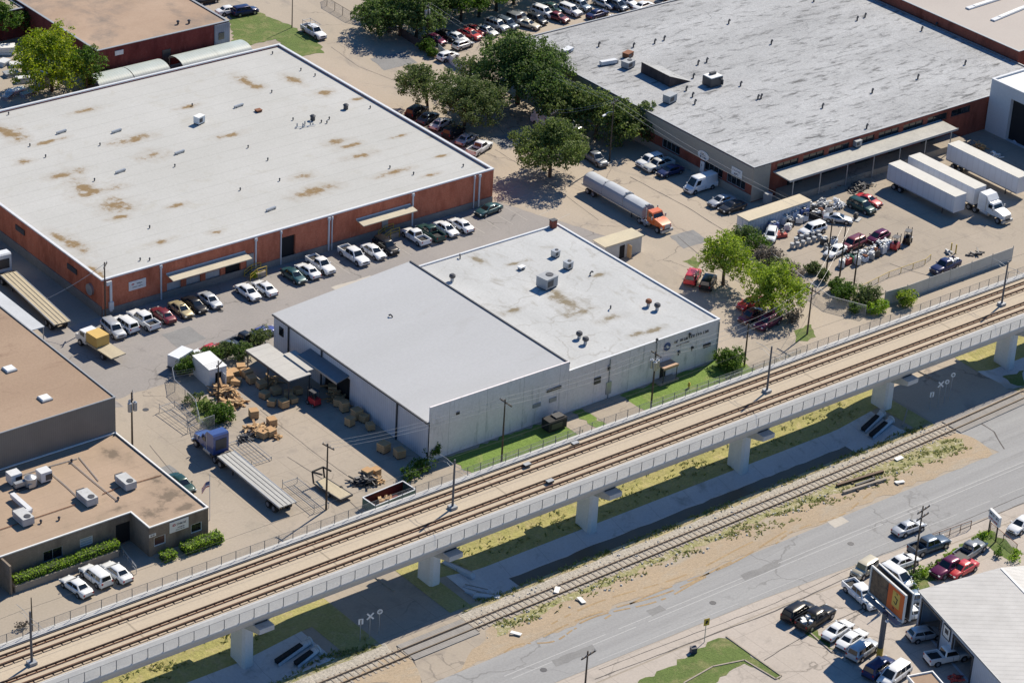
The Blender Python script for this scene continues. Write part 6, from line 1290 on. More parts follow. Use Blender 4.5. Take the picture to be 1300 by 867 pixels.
def tree(base, W, H, z0, lm_, label, seed, size=.38, dens=1.1, n=9, trunk=.28, lean=(0, 0), group=None, name='shade_tree'):
    """base: ground point; W crown width, H crown height, z0 where the crown starts"""
    W *= 1.22; H *= 1.08; t = thing(name, label, 'tree', (base.x, base.y, 0), 0, group); bl = crown_blobs(W, H, z0, seed, n); bl = [(x+lean[0], y+lean[1], z, r) for x, y, z, r in bl]
    r = random.Random(seed); tb = MB(); top = Vector((lean[0]*.5, lean[1]*.5, z0+H*.3)); midp = Vector((lean[0]*.2+r.uniform(-.15, .15), lean[1]*.2, (z0+H*.3)*.55))
    tb.cyl((0, 0, 0), midp, trunk*1.15, trunk*.8, 8); tb.cyl(midp, top, trunk*.8, trunk*.5, 8)
    for (x, y, z, br) in bl[1:]:
        e = Vector((x, y, z)); k = midp.lerp(e, .5)+Vector((0, 0, .3)); tb.cyl(midp.lerp(top, .4), k, trunk*.42, trunk*.26, 6); tb.cyl(k, e, trunk*.26, trunk*.08, 5)
    tb.build('trunk', M['bark'], t, 40); leaves(bl, size, dens, seed).build('crown', lm_, t); return t
def bush(c, W, D, H, lm_, label, seed, size=.24, dens=1.2, rz=0.0, name='bush', n=8, group=None, cat='bush'):
    r = random.Random(seed); bl = []
    for k in range(n): bl.append((r.uniform(-.5, .5)*(W-H*.6), r.uniform(-.5, .5)*max(0.1, D-H*.6), H*r.uniform(.35, .6), min(H*.5, D*.5)*r.uniform(.75, 1.1)))
    t = thing(name, label, cat, (c.x, c.y, .01), rz, group); leaves(bl, size, dens, seed).build('foliage', lm_, t)
    tb = MB()
    for x, y, z, br in bl[:5]: tb.cyl((x*.4, y*.4, 0), (x, y, z), .07, .03, 5)
    tb.build('stem', M['bark'], t); return t
# single round tree on the street and the two street trees behind the white roof
tree(G(698, 225), 9.2, 6.8, 1.7, G_DARK, 'round dark green tree standing alone in the middle of the street', 11, .32, 1.7, 13)
tree(G(589, 163), 9.5, 5.2, 2.4, G_MID, 'spreading olive green tree with a forked trunk behind the white roof', 12, .33, 1.15, 12, .3, (.5, -.5))
tree(G(543, 140), 7.4, 5.0, 2.4, G_MID, 'smaller olive green tree left of the forked tree behind the white roof', 13, .33, 1.1, 10, .24, (-.8, .3)); tree(G(598, 118), 6.0, 4.6, 1.6, G_MID, 'loose olive tree between the sandy lot and the forked tree', 14, .36, .8, 8, .22)
# dark row along the grey roofed building
gd = 'dark trees along the grey roofed building'
tree(G(657, 132), 12.4, 9.0, 2.0, G_DARK2, 'biggest dark tree at the left end of the row by the grey felt roof', 21, .42, 1.25, 13, .4, (0, 0), gd); tree(G(690, 152), 9.0, 7.8, 1.6, G_DARK2, 'dark tree second from the left in the row by the grey felt roof', 22, .42, 1.2, 11, .35, (0, 0), gd)
tree(G(722, 168), 8.0, 6.8, 1.4, G_DARK, 'dark tree in the middle of the row by the grey felt roof', 23, .40, 1.2, 10, .3, (0, 0), gd); tree(G(756, 176), 7.6, 7.0, 1.2, G_DARK, 'dark tree behind the street lamp pole', 24, .40, 1.2, 10, .3, (0, 0), gd)
tree(G(788, 186), 7.2, 6.2, 1.0, G_DARK, 'dark tree second from the right against the grey felt roof', 25, .38, 1.2, 9, .28, (0, 0), gd); tree(G(812, 180), 5.6, 5.8, 1.0, G_MID, 'smallest tree at the right end of the row against the grey felt roof', 26, .36, 1.2, 8, .24, (0, 0), gd)
# two bright trees beside the salvage yard
tree(G(918, 362), 6.4, 6.8, 1.3, G_BRI, 'bright green tree with a yellowish top right of the small white building', 31, .32, 1.25, 11, .24); tree(G(980, 396), 7.4, 5.6, 1.1, G_BRI, 'bright green rounded tree above the overhead wires', 32, .32, 1.4, 12, .24)
# top left
tree(G(66, 116), 9.6, 10.0, .7, G_YEL, 'yellow green tree in front of the muddy brown roof', 41, .38, 1.15, 11, .3); tree(G(110, 118), 5.2, 8.0, .8, G_BUS, 'dark green upright tree right of the yellow green one', 42, .34, 1.2, 8, .24); tree(G(8, 50), 6.5, 5.5, 1.4, G_BUS, 'green tree cut by the top left picture corner', 43, .38, 1.1, 9, .26)
bush(G(136, 102), 2.4, 2.0, 2.6, G_BUS, 'small shrub at the dark red wall beside the pale shelters', 44, .22); bush(G(113, 108), 1.8, 1.6, 1.6, G_YEL, 'yellowish shrub at the foot of the upright tree', 45, .2)
# dark belt at the top
gt2 = 'dark trees behind the top lot'
for i, (x, y, W_, H_, lm_, lab) in enumerate(((480, 42, 7, 5, G_DARK2, 'dark low tree by the rusty mesh fence at the top'), (508, 46, 9, 7.5, G_DARK2, 'dark tree above the heap of scrap at the top'), (528, 50, 8, 8, G_DARK2, 'dark tree left of the pole with grey boxes'), (558, 30, 8, 8, G_DARK2, 'dark tree right of the pole with grey boxes'), (585, 28, 8, 7.5, G_BUS, 'green tree behind the red cars'), (608, 22, 8, 8, G_BUS, 'green tree left of the yellow one at the top'), (630, 14, 6.5, 7.5, G_YEL, 'yellow leaved tree at the top'), (652, 6, 8, 6.5, G_DARK2, 'dark tree right of the yellow one at the top'), (690, -6, 8, 6, G_DARK2, 'dark tree above the white utility vehicles'), (730, -14, 8, 6, G_BUS, 'green tree cut by the picture edge at the top'), (540, 8, 9, 8, G_DARK2, 'dark tree at the picture edge behind the grey boxes'), (590, 4, 8, 7, G_DARK2, 'dark tree at the picture edge above the red cars'), (480, 22, 5, 3.5, G_BUS, 'small green tree behind the rusty mesh fence'))):
    tree(G(x, y), W_, H_, .8, lm_, lab, 60+i, .42, 1.15, 9, .28, (0, 0), gt2)
bush(G(541, 66), 2.6, 2.4, 2.6, G_BUS, 'green shrub at the foot of the pole by the top lot', 75, .28); bush(G(548, 72), 2.0, 1.8, 1.8, G_BUS, 'smaller green shrub right of the pole foot by the top lot', 76, .26)
# hedges, creepers, shrubs
def hedge(x0, x1, y0, y1, z0, h, lm_, label, seed):
    t = thing('clipped_hedge', label, 'hedge', ((x0+x1)/2, (y0+y1)/2, z0)); L = x1-x0; W_ = y1-y0; r = random.Random(seed); mb = MB()
    for k in range(int((L*W_+2*L*h+2*W_*h)*26)):
        f = r.random(); x = r.uniform(-L/2, L/2); y = r.uniform(-W_/2, W_/2); z = r.uniform(.05, h)
        if f < .45: z = h+r.uniform(-.12, .08)
        elif f < .75: y = -W_/2+r.uniform(-.08, .1)
        elif f < .87: x = r.choice((-1, 1))*(L/2+r.uniform(-.1, .06))
        n_ = Vector((r.uniform(-1, 1), r.uniform(-1, .6), r.uniform(.1, 1.2))).normalized(); a = n_.orthogonal().normalized(); a.rotate(Matrix.Rotation(r.uniform(0, 6.28), 3, n_)); b = n_.cross(a); s = .26*r.uniform(.6, 1.2); p = Vector((x, y, z))
        mb.add([p-a*s*.5, p-b*s*.38, p+a*s*.5, p+b*s*.38], [(0, 1, 2, 3)])
    mb.build('foliage', lm_, t); mb = MB(); mb.box((0, 0, h*.45), (L-.3, W_-.3, h*.85)); mb.build('inner_shade', flat('hedge_shade', (.03, .05, .012), .9), t); return t  # solid dark core: shade inside the foliage put into colour
# planter wall in front of the office
tP = thing('planter_wall', 'low concrete planter wall under the long hedge of the office', 'wall', (136, 239.2, 0)); mb = MB(); mb.box((-1.2, .35, .45), (14.0, 2.0, .9)); mb.build('wall', surf('planter_concrete', (.30, .26, .215), (.25, .22, .19), .4, fine=.15), tP); mb = MB(); mb.box((-1.2, -.6, .93), (14.0, .16, .08)); mb.build('coping', M['concrete'], tP)
xh0, xh1 = onY(18, 738, 239.3)[0], onY(150, 690, 239.3)[0]
hedge(xh0, xh0+(xh1-xh0)*.44, 238.75, 240.1, .9, .85, G_HED, 'left half of the long clipped hedge in front of the office', 81); hedge(xh0+(xh1-xh0)*.45, xh0+(xh1-xh0)*.58, 238.75, 240.1, .9, .75, G_HED, 'short middle piece of the long clipped hedge in front of the office', 82); hedge(xh0+(xh1-xh0)*.59, xh1, 238.75, 240.1, .9, .9, G_HED, 'right half of the long clipped hedge beside the office entrance', 83)
p0, p1 = G(227, 698), G(275, 681); hedge(p0.x, p1.x, 234.2, 235.9, .02, 1.15, G_HED, 'clipped hedge with a brown patch below the office sign', 84); p0, p1 = G(202, 710), G(226, 700); hedge(p0.x, p0.x+1.9, 234.3, 235.8, .02, .95, G_HED, 'small clipped bush below the brown office window', 85)
t = thing('entrance_rail', 'grey ramp rail at the office entrance', 'railing', G(152, 700)); A, B = G(150, 690), G(171, 718); mb = MB()
for z in (.5, .95, 1.1): mb.cyl((0, 0, z), (B.x-A.x, B.y-A.y, z), .04)
for k in range(5): q = (B-A)*k/4; mb.cyl((q.x, q.y, 0), (q.x, q.y, 1.1), .04)
mb.build('rail', M['steel'], t); struct(MB().box((147.5, 238.2, .06), (4.5, 4.4, .12)).build('pavement', M['concrete']))
for i, (x, y, W_, D_, H_, lm_, lab) in enumerate(((530, 596, 5.5, 2.6, 1.9, G_BUS, 'long green shrub at the corner of the shed roofed warehouse'), (549, 576, 2.2, 2.0, 3.0, G_BUS, 'upright dark shrub against the shed roofed warehouse wall'), (930, 460, 5.2, 4.4, 3.0, G_BUS, 'round green bush at the end of the block workshop'), (1150, 383, 2.9, 2.4, 2.6, G_BRI, 'bright green bush in front of the sheet metal fence'), (1010, 404, 3.6, 2.8, 2.2, G_DRY, 'grey leafless bush under the overhead wires'), (1098, 384, 5.2, 3.0, 3.0, G_MID, 'untidy bush at the foot of the rightmost yard pole'), (1074, 376, 4.6, 2.8, 3.0, G_BUS, 'dark bush at the foot of the middle yard pole'), (1045, 352, 2.2, 1.8, 2.4, G_MID, 'yellowish shrub behind the leftmost yard pole'), (1112, 392, 3.8, 2.2, 2.0, G_HED, 'low weeds at the corner of the sheet metal fence'), (282, 528, 3.6, 2.8, 2.4, G_BUS, 'green shrub beside the blue truck'), (25, 792, 2.2, 1.8, .9, G_DRY, 'grey twiggy bush on the office forecourt'), (1060, 366, 3.4, 2.2, 2.4, G_BUS, 'green bush left of the dark pole foot at the salvage yard'), (1086, 392, 4.0, 2.0, 1.8, G_BUS, 'low green bush in front of the rightmost yard pole'), (1030, 342, 3.0, 2.0, 1.8, G_MID, 'olive bush along the yard fence left of the poles'))):
    bush(G(x, y, .6), W_, D_, H_, lm_, lab, 100+i, .26, .5 if lm_ is G_DRY else 1.1, R(10))
gv = 'creepers over the salvage yard fence'
for i, (x, y) in enumerate(((948, 300), (960, 313), (972, 326), (985, 337), (998, 348))):
    bush(G(x, y, 1), 4.4, 2.8, 3.0, (G_DARK2, G_BUS, G_DRY, G_MID, G_DRY)[i], ['dark creeper at the cream container end', 'green creeper over the fence near the container', 'brown creeper in the middle of the yard fence', 'olive creeper right of the brown creeper', 'brown creeper at the fence gap by the bright tree'][i], 120+i, .26, 1.0, R(-40), 'creeper', 6, gv, 'plant')
gh = 'shrubs around the timber yard fence'
for i, (x, y, lm_, W_, lab) in enumerate(((234, 470, G_BUS, 2.6, 'green hedge end at the yard gate'), (248, 462, G_MID, 3.4, 'olive hedge piece left of the white box shed'), (268, 455, G_BUS, 3.4, 'green hedge piece behind the white box shed'), (286, 449, G_MID, 3.2, 'olive hedge piece below the red sedan'), (305, 452, G_DARK2, 4.0, 'dark bush beside the yard canopy'), (332, 432, G_MID, 3.2, 'brownish olive bush in front of the violet blue car'), (247, 508, G_MID, 2.6, 'straggling weeds at the yard fence corner'), (262, 515, G_BUS, 3.0, 'green weeds inside the yard fence'), (268, 532, G_BUS, 2.2, 'low weeds beside the blue truck cab'))):
    bush(G(x, y, .6), W_*1.15, 2.4, 2.7 if i not in (6, 7, 8) else 1.5, lm_, lab, 140+i, .24, 1.0, R(8), 'bush', 6, gh)
lawn(gpoly((240, 512), (262, 502), (276, 528), (264, 545), (250, 535)), 31)
gw = 'weeds by the main road'
for i, (x, y) in enumerate(((1160, 742), (1172, 728), (1190, 716), (1210, 703), (1232, 690), (1248, 680), (1272, 700), (1288, 706), (1158, 735))):
    bush(G(x, y, .4), 2.6, 1.6, 1.1 if i < 8 else 2.0, (G_BUS, G_HED)[i % 2], ['weed clump left of the leaning pole', 'weed clump right of the leaning pole', 'weed clump behind the dark plum pickup', 'weed clump between plum and grey pickup', 'weed clump behind the grey pickup', 'weed clump below the yard sign', 'weed clump along the leaning rail fence', 'weed clump at the garage roof corner', 'tall shrub at the foot of the leaning pole'][i], 160+i, .24, .9, R(20), 'weed_clump', 5, gw, 'plant')
# loose grass and weeds on the verges (one object each)
def tufts(name, pts_fn, n, lm_, seed, h=.35):
    r = random.Random(seed); mb = MB()
    for k in range(n):
        x, y = pts_fn(r); z = gz(x, y)+.03; hh = h*r.uniform(.4, 1.3)
        for j in range(3):
            a = r.uniform(0, 6.28); dx, dy = math.cos(a)*.12, math.sin(a)*.12; ox, oy = r.uniform(-.25, .25), r.uniform(-.25, .25)
            mb.add([(x+ox-dy, y+oy+dx, z), (x+ox+dy, y+oy-dx, z), (x+ox+dx*3, y+oy+dy*3, z+hh)], [(0, 1, 2)])
    o = mb.build(name, lm_); o['kind'] = 'stuff'; return o
def clump(xa, xb, ya, yb, k=.09):
    def f(r):
        for _ in range(40):
            x, y = r.uniform(xa, xb), r.uniform(ya, yb)
            if math.sin(x*k*6.1+y)+math.sin(x*k*13+2*y)+math.sin(y*3.1+x*.7) > r.uniform(-1.2, 1.6): return x, y
        return x, y
    return f
tufts('weeds', clump(170, 248, 200.2, 202.2), 240, G_WEED, 1, .2); tufts('weeds', clump(205, 248, 198.8, 202.4), 220, G_WEED, 2, .2); tufts('weeds', clump(104, 157, 206.2, 208.4), 450, G_WEED, 3, .25); tufts('weeds', clump(169, 248, 206.1, 207.6), 500, G_WEED, 4, .25)
tufts('tall_grass', clump(173, 243, 214.2, 219), 300, G_WEED, 5, .2); tufts('tall_grass', clump(104, 150, 215.2, 219), 260, G_WEED, 6, .2)

# pale stones and litter in the weeds
r = random.Random(5); mb = MB()
for k in range(260):
    x, y = clump(168, 249, 199.6, 206.5)(r); s = r.uniform(.06, .22)
    mb.box((x, y, .04+s*.3), (s*1.4, s, s*.8), r.uniform(0, 3), taper=.6)
o = mb.build('loose_stones', flat('pale_stone', (.52, .50, .46), .9)); o['kind'] = 'stuff'
for i, (x, y) in enumerate(((1141, 583), (707, 750), (738, 763), (655, 805), (1142, 613))):
    p = G(x, y); t = thing('litter_board', ['white board lying in the weeds beside the freight track', 'white sheet lying between the freight rails', 'pale scrap in the weeds by the dirt strip', 'pale broken slab near the left crossing road', 'white scrap near the main road'][i], 'litter', (p.x, p.y, .06), i*.7); mb = MB(); mb.box((0, 0, .12), (1.3, .6, .1), rx=.1); mb.build('board', M['white'], t); mb = MB(); mb.box((.2, .3, .08), (.8, .2, .12), .5); mb.build('scrap', M['concrete'], t)
# ------------------------------------------------------------------ roof equipment
M['unit'] = surf('weathered_unit', (.50, .50, .49), (.42, .42, .41), .8, (.30, .29, .27), 2.0, .56, .75, fine=.15)
def ac_unit(p, w_, d_, h_, label, rz=0.0, fan=True, group=None, mat='grey', base=True):
    t = thing('rooftop_unit', label, 'rooftop unit', p, rz, group); z = .2
    if base: mb = MB(); mb.box((0, 0, .1), (w_*.92, d_*.92, .2)); mb.build('kerb_base', M['darkmetal'], t)
    mb = MB(); mb.box((0, 0, z+h_/2), (w_, d_, h_)); mb.box((0, 0, z+h_+.02), (w_+.08, d_+.08, .05)); mb.build('cabinet', M[mat], t)
    if fan: mb = MB(); mb.cyl((w_*.2, 0, z+h_+.04), (w_*.2, 0, z+h_+.12), min(w_, d_)*.28, min(w_, d_)*.28, 14); mb.build('fan', M['darkmetal'], t)
    mb = MB(); mb.box((-w_*.15, -d_/2-.012, z+h_*.5), (w_*.5, .03, h_*.6)); mb.build('grille', M['darkmetal'], t); return t
def vent(p, label, h=.7, r=.16, rz=0.0, hook=True, group=None, mat='darkmetal'):
    t = thing('vent_pipe', label, 'vent', p, rz, group); mb = MB(); mb.cyl((0, 0, 0), (0, 0, h), r, r, 8); mb.build('pipe', M[mat], t); mb = MB()
    if hook: mb.cyl((0, 0, h), (.3, 0, h+.22), r*1.1, r*1.1, 8); mb.cyl((.3, 0, h+.22), (.52, 0, h+.02), r*1.1, r*1.3, 8)
    else: mb.cyl((0, 0, h), (0, 0, h+.18), r*1.7, r*.6, 10)
    mb.build('cowl', M[mat], t); return t
zA = ZA-.4; zBr = 6.18; zCr = 5.8; zEr = 3.95
ac_unit(G(253, 157, zA), 1.5, 1.1, 1.1, 'white box unit alone on the stained white roof', .3, False, mat='white')
for i, (x, y, lab) in enumerate(((148, 168, 'short pipe boot on the left of the stained roof'), (78, 169, 'low grey duct on the left of the stained roof'), (228, 195, 'low grey duct in the middle of the stained roof'), (303, 136, 'low grey duct near the rear right of the stained roof'), (153, 219, 'low grey duct near the brown stain band'), (344, 267, 'low grey duct near the front edge of the stained roof'))):
    p = G(x, y, zA); t = thing('roof_duct', lab, 'duct', p, R(8)); mb = MB(); mb.box((0, 0, .22), (1.8, .32, .3)); mb.build('duct', M['steel'], t); mb = MB(); mb.box((-.6, 0, .05), (.2, .5, .1)); mb.box((.6, 0, .05), (.2, .5, .1)); mb.build('foot', M['darkmetal'], t)
for i, (x, y, lab) in enumerate(((397, 153, 'dark pot vent left of the pair on the white roof'), (439, 139, 'dark pot vent right of the pair on the white roof'))):
    p = G(x, y, zA); t = thing('pot_vent', lab, 'vent', p); mb = MB(); mb.cyl((0, 0, 0), (0, 0, .7), .38, .38, 12); mb.build('pot', M['darkmetal'], t, 40); mb = MB(); mb.cyl((0, 0, .72), (0, 0, .95), .5, .25, 12); mb.build('cap', M['darkmetal'], t, 40)
p = G(328, 142, zA); t = thing('rusty_hatch', 'small rusty brown hatch on the white roof', 'hatch', p); mb = MB(); mb.box((0, 0, .15), (.9, .8, .3)); mb.build('kerb_frame', M['rust'], t); mb = MB(); mb.box((0, 0, .34), (1.0, .9, .07)); mb.build('lid', M['rust'], t)
for i, (x, y) in enumerate(((11, 146), (127, 185), (38, 186), (58, 200), (222, 212), (315, 188), (244, 135), (345, 118), (400, 97), (415, 157), (340, 204), (382, 90), (408, 156), (346, 69), (120, 230), (190, 290), (305, 242), (355, 230), (495, 214), (418, 152), (372, 153), (470, 138), (178, 331), (190, 331), (525, 222), (588, 212))):
    vent(G(x, y, zA), 'small dark vent pipe on the stained white roof', .32, .09, i*.9, False, 'small vents on the stained white roof')
p = G(384, 161, zA); t = thing('pipe_cluster', 'loose pipes and fittings beside the dark pot vent', 'pipes', p); mb = MB()
for k in range(7): mb.cyl((k*.5-1.2, math.sin(k*2.)*.5, 0), (k*.5-1.2, math.sin(k*2.)*.5, .3+.25*(k % 3)), .1)
mb.build('fitting', M['grey'], t); mb = MB(); mb.path([(-1.4, 0, .2), (.2, -.5, .2), (1.9, -.9, .2)], .05); mb.build('hose', M['trim'], t)
# workshop roof
ac_unit(G(694, 364, zBr), 2.3, 2.0, 1.5, 'biggest grey unit on the patched white roof', .15); ac_unit(G(705, 326, zBr), 1.0, .9, .8, 'small grey unit at the rear of the patched white roof', .1, mat='steel'); ac_unit(G(721, 341, zBr), 1.1, 1.0, .9, 'small grey unit just right of the rear one', .1, mat='steel')
ac_unit(G(662, 342, zBr), .9, .7, .25, 'low flat hatch left of the big grey unit', .1, False, mat='white'); p = G(702, 289, zBr)
t = thing('brick_flue', 'brown brick flue at the rear corner of the patched white roof', 'chimney', p); mb = MB(); mb.box((0, 0, .6), (.9, .7, 1.2)); mb.build('stack', brick_c, t); mb = MB(); mb.box((0, 0, 1.24), (1.0, .8, .1)); mb.build('cap', M['darkmetal'], t)
for i, (x, y, lab) in enumerate(((574, 357, 'dark turbine vent near the plain white roof'), (735, 430, 'dark turbine vent near the front of the patched roof, left one'), (743, 437, 'dark turbine vent near the front of the patched roof, right one'), (823, 389, 'tan turbine vent on the right of the patched roof'), (834, 394, 'grey turbine vent on the right of the patched roof'))):
    p = G(x, y, zBr); t = thing('turbine_vent', lab, 'vent', p); mb = MB(); mb.cyl((0, 0, 0), (0, 0, .5), .25, .25, 10); mb.build('pipe', M['steel'], t); mb = MB(); mb.loft([[(r_*math.cos(a*math.pi/6), r_*math.sin(a*math.pi/6), z) for a in range(12)] for r_, z in ((.28, .5), (.46, .68), (.46, .95), (.28, 1.12))]); mb.build('turbine', M['rust'] if i == 3 else M['darkmetal'], t, 40)
for i, (x, y, z, lab) in enumerate(((749, 350, zBr, 'hooked vent pipe behind the small grey units'), (584, 329, zBr, 'small grey vent near the rear edge of the patched roof'), (498, 405, 6.4, 'single hooked vent on the plain white roof'), (620, 420, zBr, 'thin vent near the join of the two white roofs'), (775, 392, zBr, 'thin vent in the middle of the patched roof'))): vent(G(x, y, z), lab, .4, .09, i)
# grey felt roof
ac_unit(G(850, 130, zCr), 2.0, 1.4, 1.2, 'grey unit nearest the street edge of the grey felt roof', .2, False); ac_unit(G(797, 86, zCr), 1.9, 1.5, 1.0, 'pale unit left of the wedge shaped monitor', .2); ac_unit(G(797, 73, zCr), 1.7, 1.2, .7, 'rust stained unit behind the pale unit', .3, False, mat='rust')
p = G(772, 82, zCr); t = thing('roof_duct', 'long pale duct left of the wedge shaped monitor', 'duct', p, R(-10)); mb = MB(); mb.box((0, 0, .45), (3.0, .8, .6)); mb.build('duct', M['trim'], t); mb = MB(); mb.box((1.6, .2, .3), (.5, .9, .5)); mb.build('end_box', M['grey'], t)
p = G(904, 108, zCr); t = thing('cooling_unit', 'big dark cooling unit with a white top on the grey felt roof', 'rooftop unit', p, R(0)); mb = MB(); mb.box((0, 0, .85), (2.6, 2.1, 1.5)); mb.build('cabinet', M['darkmetal'], t); mb = MB(); mb.box((0, 0, 1.68), (2.5, 2.0, .14)); mb.build('top', M['white'], t); mb = MB(); mb.box((.2, .3, 1.95), (1.2, .5, .4)); mb.build('motor_box', M['darkmetal'], t); mb = MB(); mb.path([(1.2, -1.2, .2), (1.2, -1.2, 1.0), (.6, -1.2, 1.3)], .14, 8); mb.build('pipe', M['darkmetal'], t)
p = G(720, 67, zCr); ac_unit(p, 2.2, 1.1, .5, 'pale low box at the tree end of the grey felt roof', .3, False, mat='trim')
p = G(1087, 186, 4.3); ac_unit(p, 1.3, 1.1, .9, 'grey unit standing on the dock canopy', 0, False)
for i, (x, y) in enumerate(((760, 60), (804, 61), (831, 56), (843, 52), (925, 31), (880, 170-70), (886, 83), (897, 80), (871, 116), (879, 124), (882, 133), (962, 127), (966, 126), (1033, 3), (1088, 27), (1098, 23), (979, 57), (1170, 40), (1188, 35), (1225, 83), (1165, 101), (1107, 119), (1044, 138), (1100, 164), (1278, 56), (940, 110))):
    vent(G(x, y, zCr), 'dark hooked vent pipe on the grey felt roof', .5, .14, R(30), True, 'vent pipes on the grey felt roof')
# brown roof skylights and office roof
for (x, y, lab) in ((12, 470, 'white square skylight on the brown gravel roof, at the left picture edge'), (57, 507, 'white square skylight on the brown gravel roof, nearer the corner')):
    p = G(x, y, 9.0); t = thing('roof_skylight', lab, 'skylight', p); mb = MB(); mb.box((0, 0, .12), (1.5, 1.5, .24)); mb.build('kerb_frame', M['grey'], t); mb = MB(); mb.box((0, 0, .3), (1.45, 1.45, .16), taper=.85); mb.build('dome', M['white'], t)
def package_unit(x, y, lab, duct=False):
    p = G(x, y, zEr); t = thing('package_unit', lab, 'rooftop unit', p); mb = MB(); mb.box((0, 0, .65), (1.5, 2.6, .95)); mb.build('cabinet', M['unit'], t); mb = MB(); mb.box((0, 0, .1), (1.3, 2.3, .2)); mb.build('skid', M['darkmetal'], t); mb = MB(); mb.cyl((.1, -.75, 1.13), (.1, -.75, 1.2), .42, .42, 14); mb.build('fan', M['darkmetal'], t); mb = MB(); mb.box((0, 1.55, .6), (1.1, .5, .7)); mb.build('hood', M['darkmetal'], t); mb = MB(); mb.box((-.76, 0, .65), (.03, 1.8, .6)); mb.build('side_panel', M['grey'], t)
    if duct: mb = MB(); mb.box((1.4, 3.0, .6), (.6, 4.4, .55)); mb.box((.9, .9, .6), (1.2, .6, .5)); mb.build('duct', M['trim'], t)
package_unit(111, 637, 'white package unit in the middle of the office roof'); package_unit(160, 617, 'white package unit at the right of the office roof'); package_unit(30, 662, 'white package unit with a long duct at the left of the office roof', True)
for i, (x, y, sh, lab) in enumerate(((18, 613, 0, 'square white cooler at the left of the cluster on the office roof'), (39, 617, 1, 'round grey cooler in the middle of the cluster on the office roof'), (56, 610, 0, 'square cooler with a dark mouth at the right of the cluster'), (26, 620, 2, 'bent grey duct in the cluster on the office roof'))):
    p = G(x, y, zEr); t = thing('evaporative_cooler', lab, 'rooftop unit', p); mb = MB(); mb.box((0, 0, .12), (1.3, 1.2, .24)); mb.build('stand', M['darkmetal'], t); mb = MB()
    if sh == 0: mb.box((0, 0, .9), (1.5, 1.4, 1.3)); mb.build('cabinet', M['trim'], t); mb = MB(); mb.box((.3, -.72, .8), (.9, .04, .8)); mb.build('louvre', M['darkmetal'], t)
    elif sh == 1: mb.cyl((0, 0, .2), (0, 0, 1.3), .8, .8, 16); mb.build('drum', M['steel'], t, 40); mb = MB(); mb.cyl((0, 0, 1.3), (0, 0, 1.6), .7, .2, 16); mb.build('cap', M['steel'], t, 40)
    else: mb.box((0, 0, .7), (1.6, .6, .6)); mb.build('duct', M['steel'], t); mb = MB(); mb.box((.9, -.4, .5), (.5, 1.2, .5)); mb.build('elbow', M['steel'], t)
for i, pts in enumerate((((0, 672), (60, 652), (96, 640)), ((130, 627), (150, 619), (205, 603)), ((88, 585), (120, 612), (150, 636)), ((100, 580), (125, 610)), ((28, 603), (62, 592), (98, 582)), ((62, 598), (85, 618), (100, 632)))):
    P = [G(*q, zEr+.12) for q in pts]; mb = MB(); mb.path(P, .05, 6); tag(mb.build('roof_pipe', M['rust'] if i < 2 else M['grey']), ['brown pipe run from the left unit to the middle unit', 'brown pipe run towards the right parapet', 'long thin pipe crossing the office roof diagonally', 'short thin pipe beside the diagonal one', 'pale pipe run along the tall brown wall', 'pale pipe run to the middle unit'][i]+' on the office roof', 'pipe')
for i, (x, y) in enumerate(((91, 587), (63, 597), (150, 635), (75, 660), (52, 664))): vent(G(x, y, zEr), 'short dark vent on the tan office roof', .35, .12, i, False, 'short vents on the office roof')
# ------------------------------------------------------------------ pale shelters behind the brick warehouse, scrap at the top left
shelter_m = ribbed('pale_green_sheet', (.42, .47, .45), .5, .5, axis=0, dark=.85, dirt=.15)
for i, (pa, pb) in enumerate((((124, 104), (167, 93)), ((170, 94), (213, 82)), ((232, 80), (275, 67)), ((278, 69), (318, 58)))):
    A, B = G(*pa, 2.6), G(*pb, 2.6); c = (A+B)/2; L = (B-A).length; t = thing('arched_shelter', ['first pale arched shelter behind the brick warehouse, beside the shrub', 'second pale arched shelter behind the brick warehouse', 'third pale arched shelter, right of the wooden crate', 'last pale arched shelter nearest the lawn'][i], 'shelter', (c.x, 359.9, 0), 0, 'pale shelters behind the brick warehouse')
    n = 8; mb = MB(); ringz = [(2.4*math.cos(math.pi*k/n), 1.7+1.1*math.sin(math.pi*k/n)) for k in range(n+1)]
    mb.loft([[(x, y, z) for y, z in ringz] for x in (-L/2, L/2)], closed=False, caps=False); mb.build('arched_roof', shelter_m, t, 40); mb = MB()
    for s in (-1, 1):
        for x in (-L/2+.2, 0, L/2-.2): mb.box((x, s*2.3, .85), (.12, .12, 1.7))
    mb.build('post', M['steel'], t)
def crate(p, s, label, rz=0.0, group=None, h=None, mat='timber2', name='wooden_crate'):
    h = h or s; t = thing(name, label, 'crate', p, rz, group); mb = MB(); mb.box((0, 0, .12+h/2), (s*.96, s*.96, h*.97)); mb.build('box', M[mat], t); mb = MB()
    for k in range(4):
        z = .16+h*(k+.5)/4
        for a in (0, 1):
            for sg in (-1, 1): mb.box((sg*s/2 if a else 0, 0 if a else sg*s/2, z), (.05 if a else s, s if a else .05, h*.16))
    mb.build('slat', M['timber'], t); mb = MB()
    for y in (-s*.4, 0, s*.4): mb.box((0, y, .06), (s, .12, .12))
    mb.build('pallet_base', M['wood'], t); return t
crate(G(215, 78), 1.6, 'wooden crate on the ground between two pale shelters')
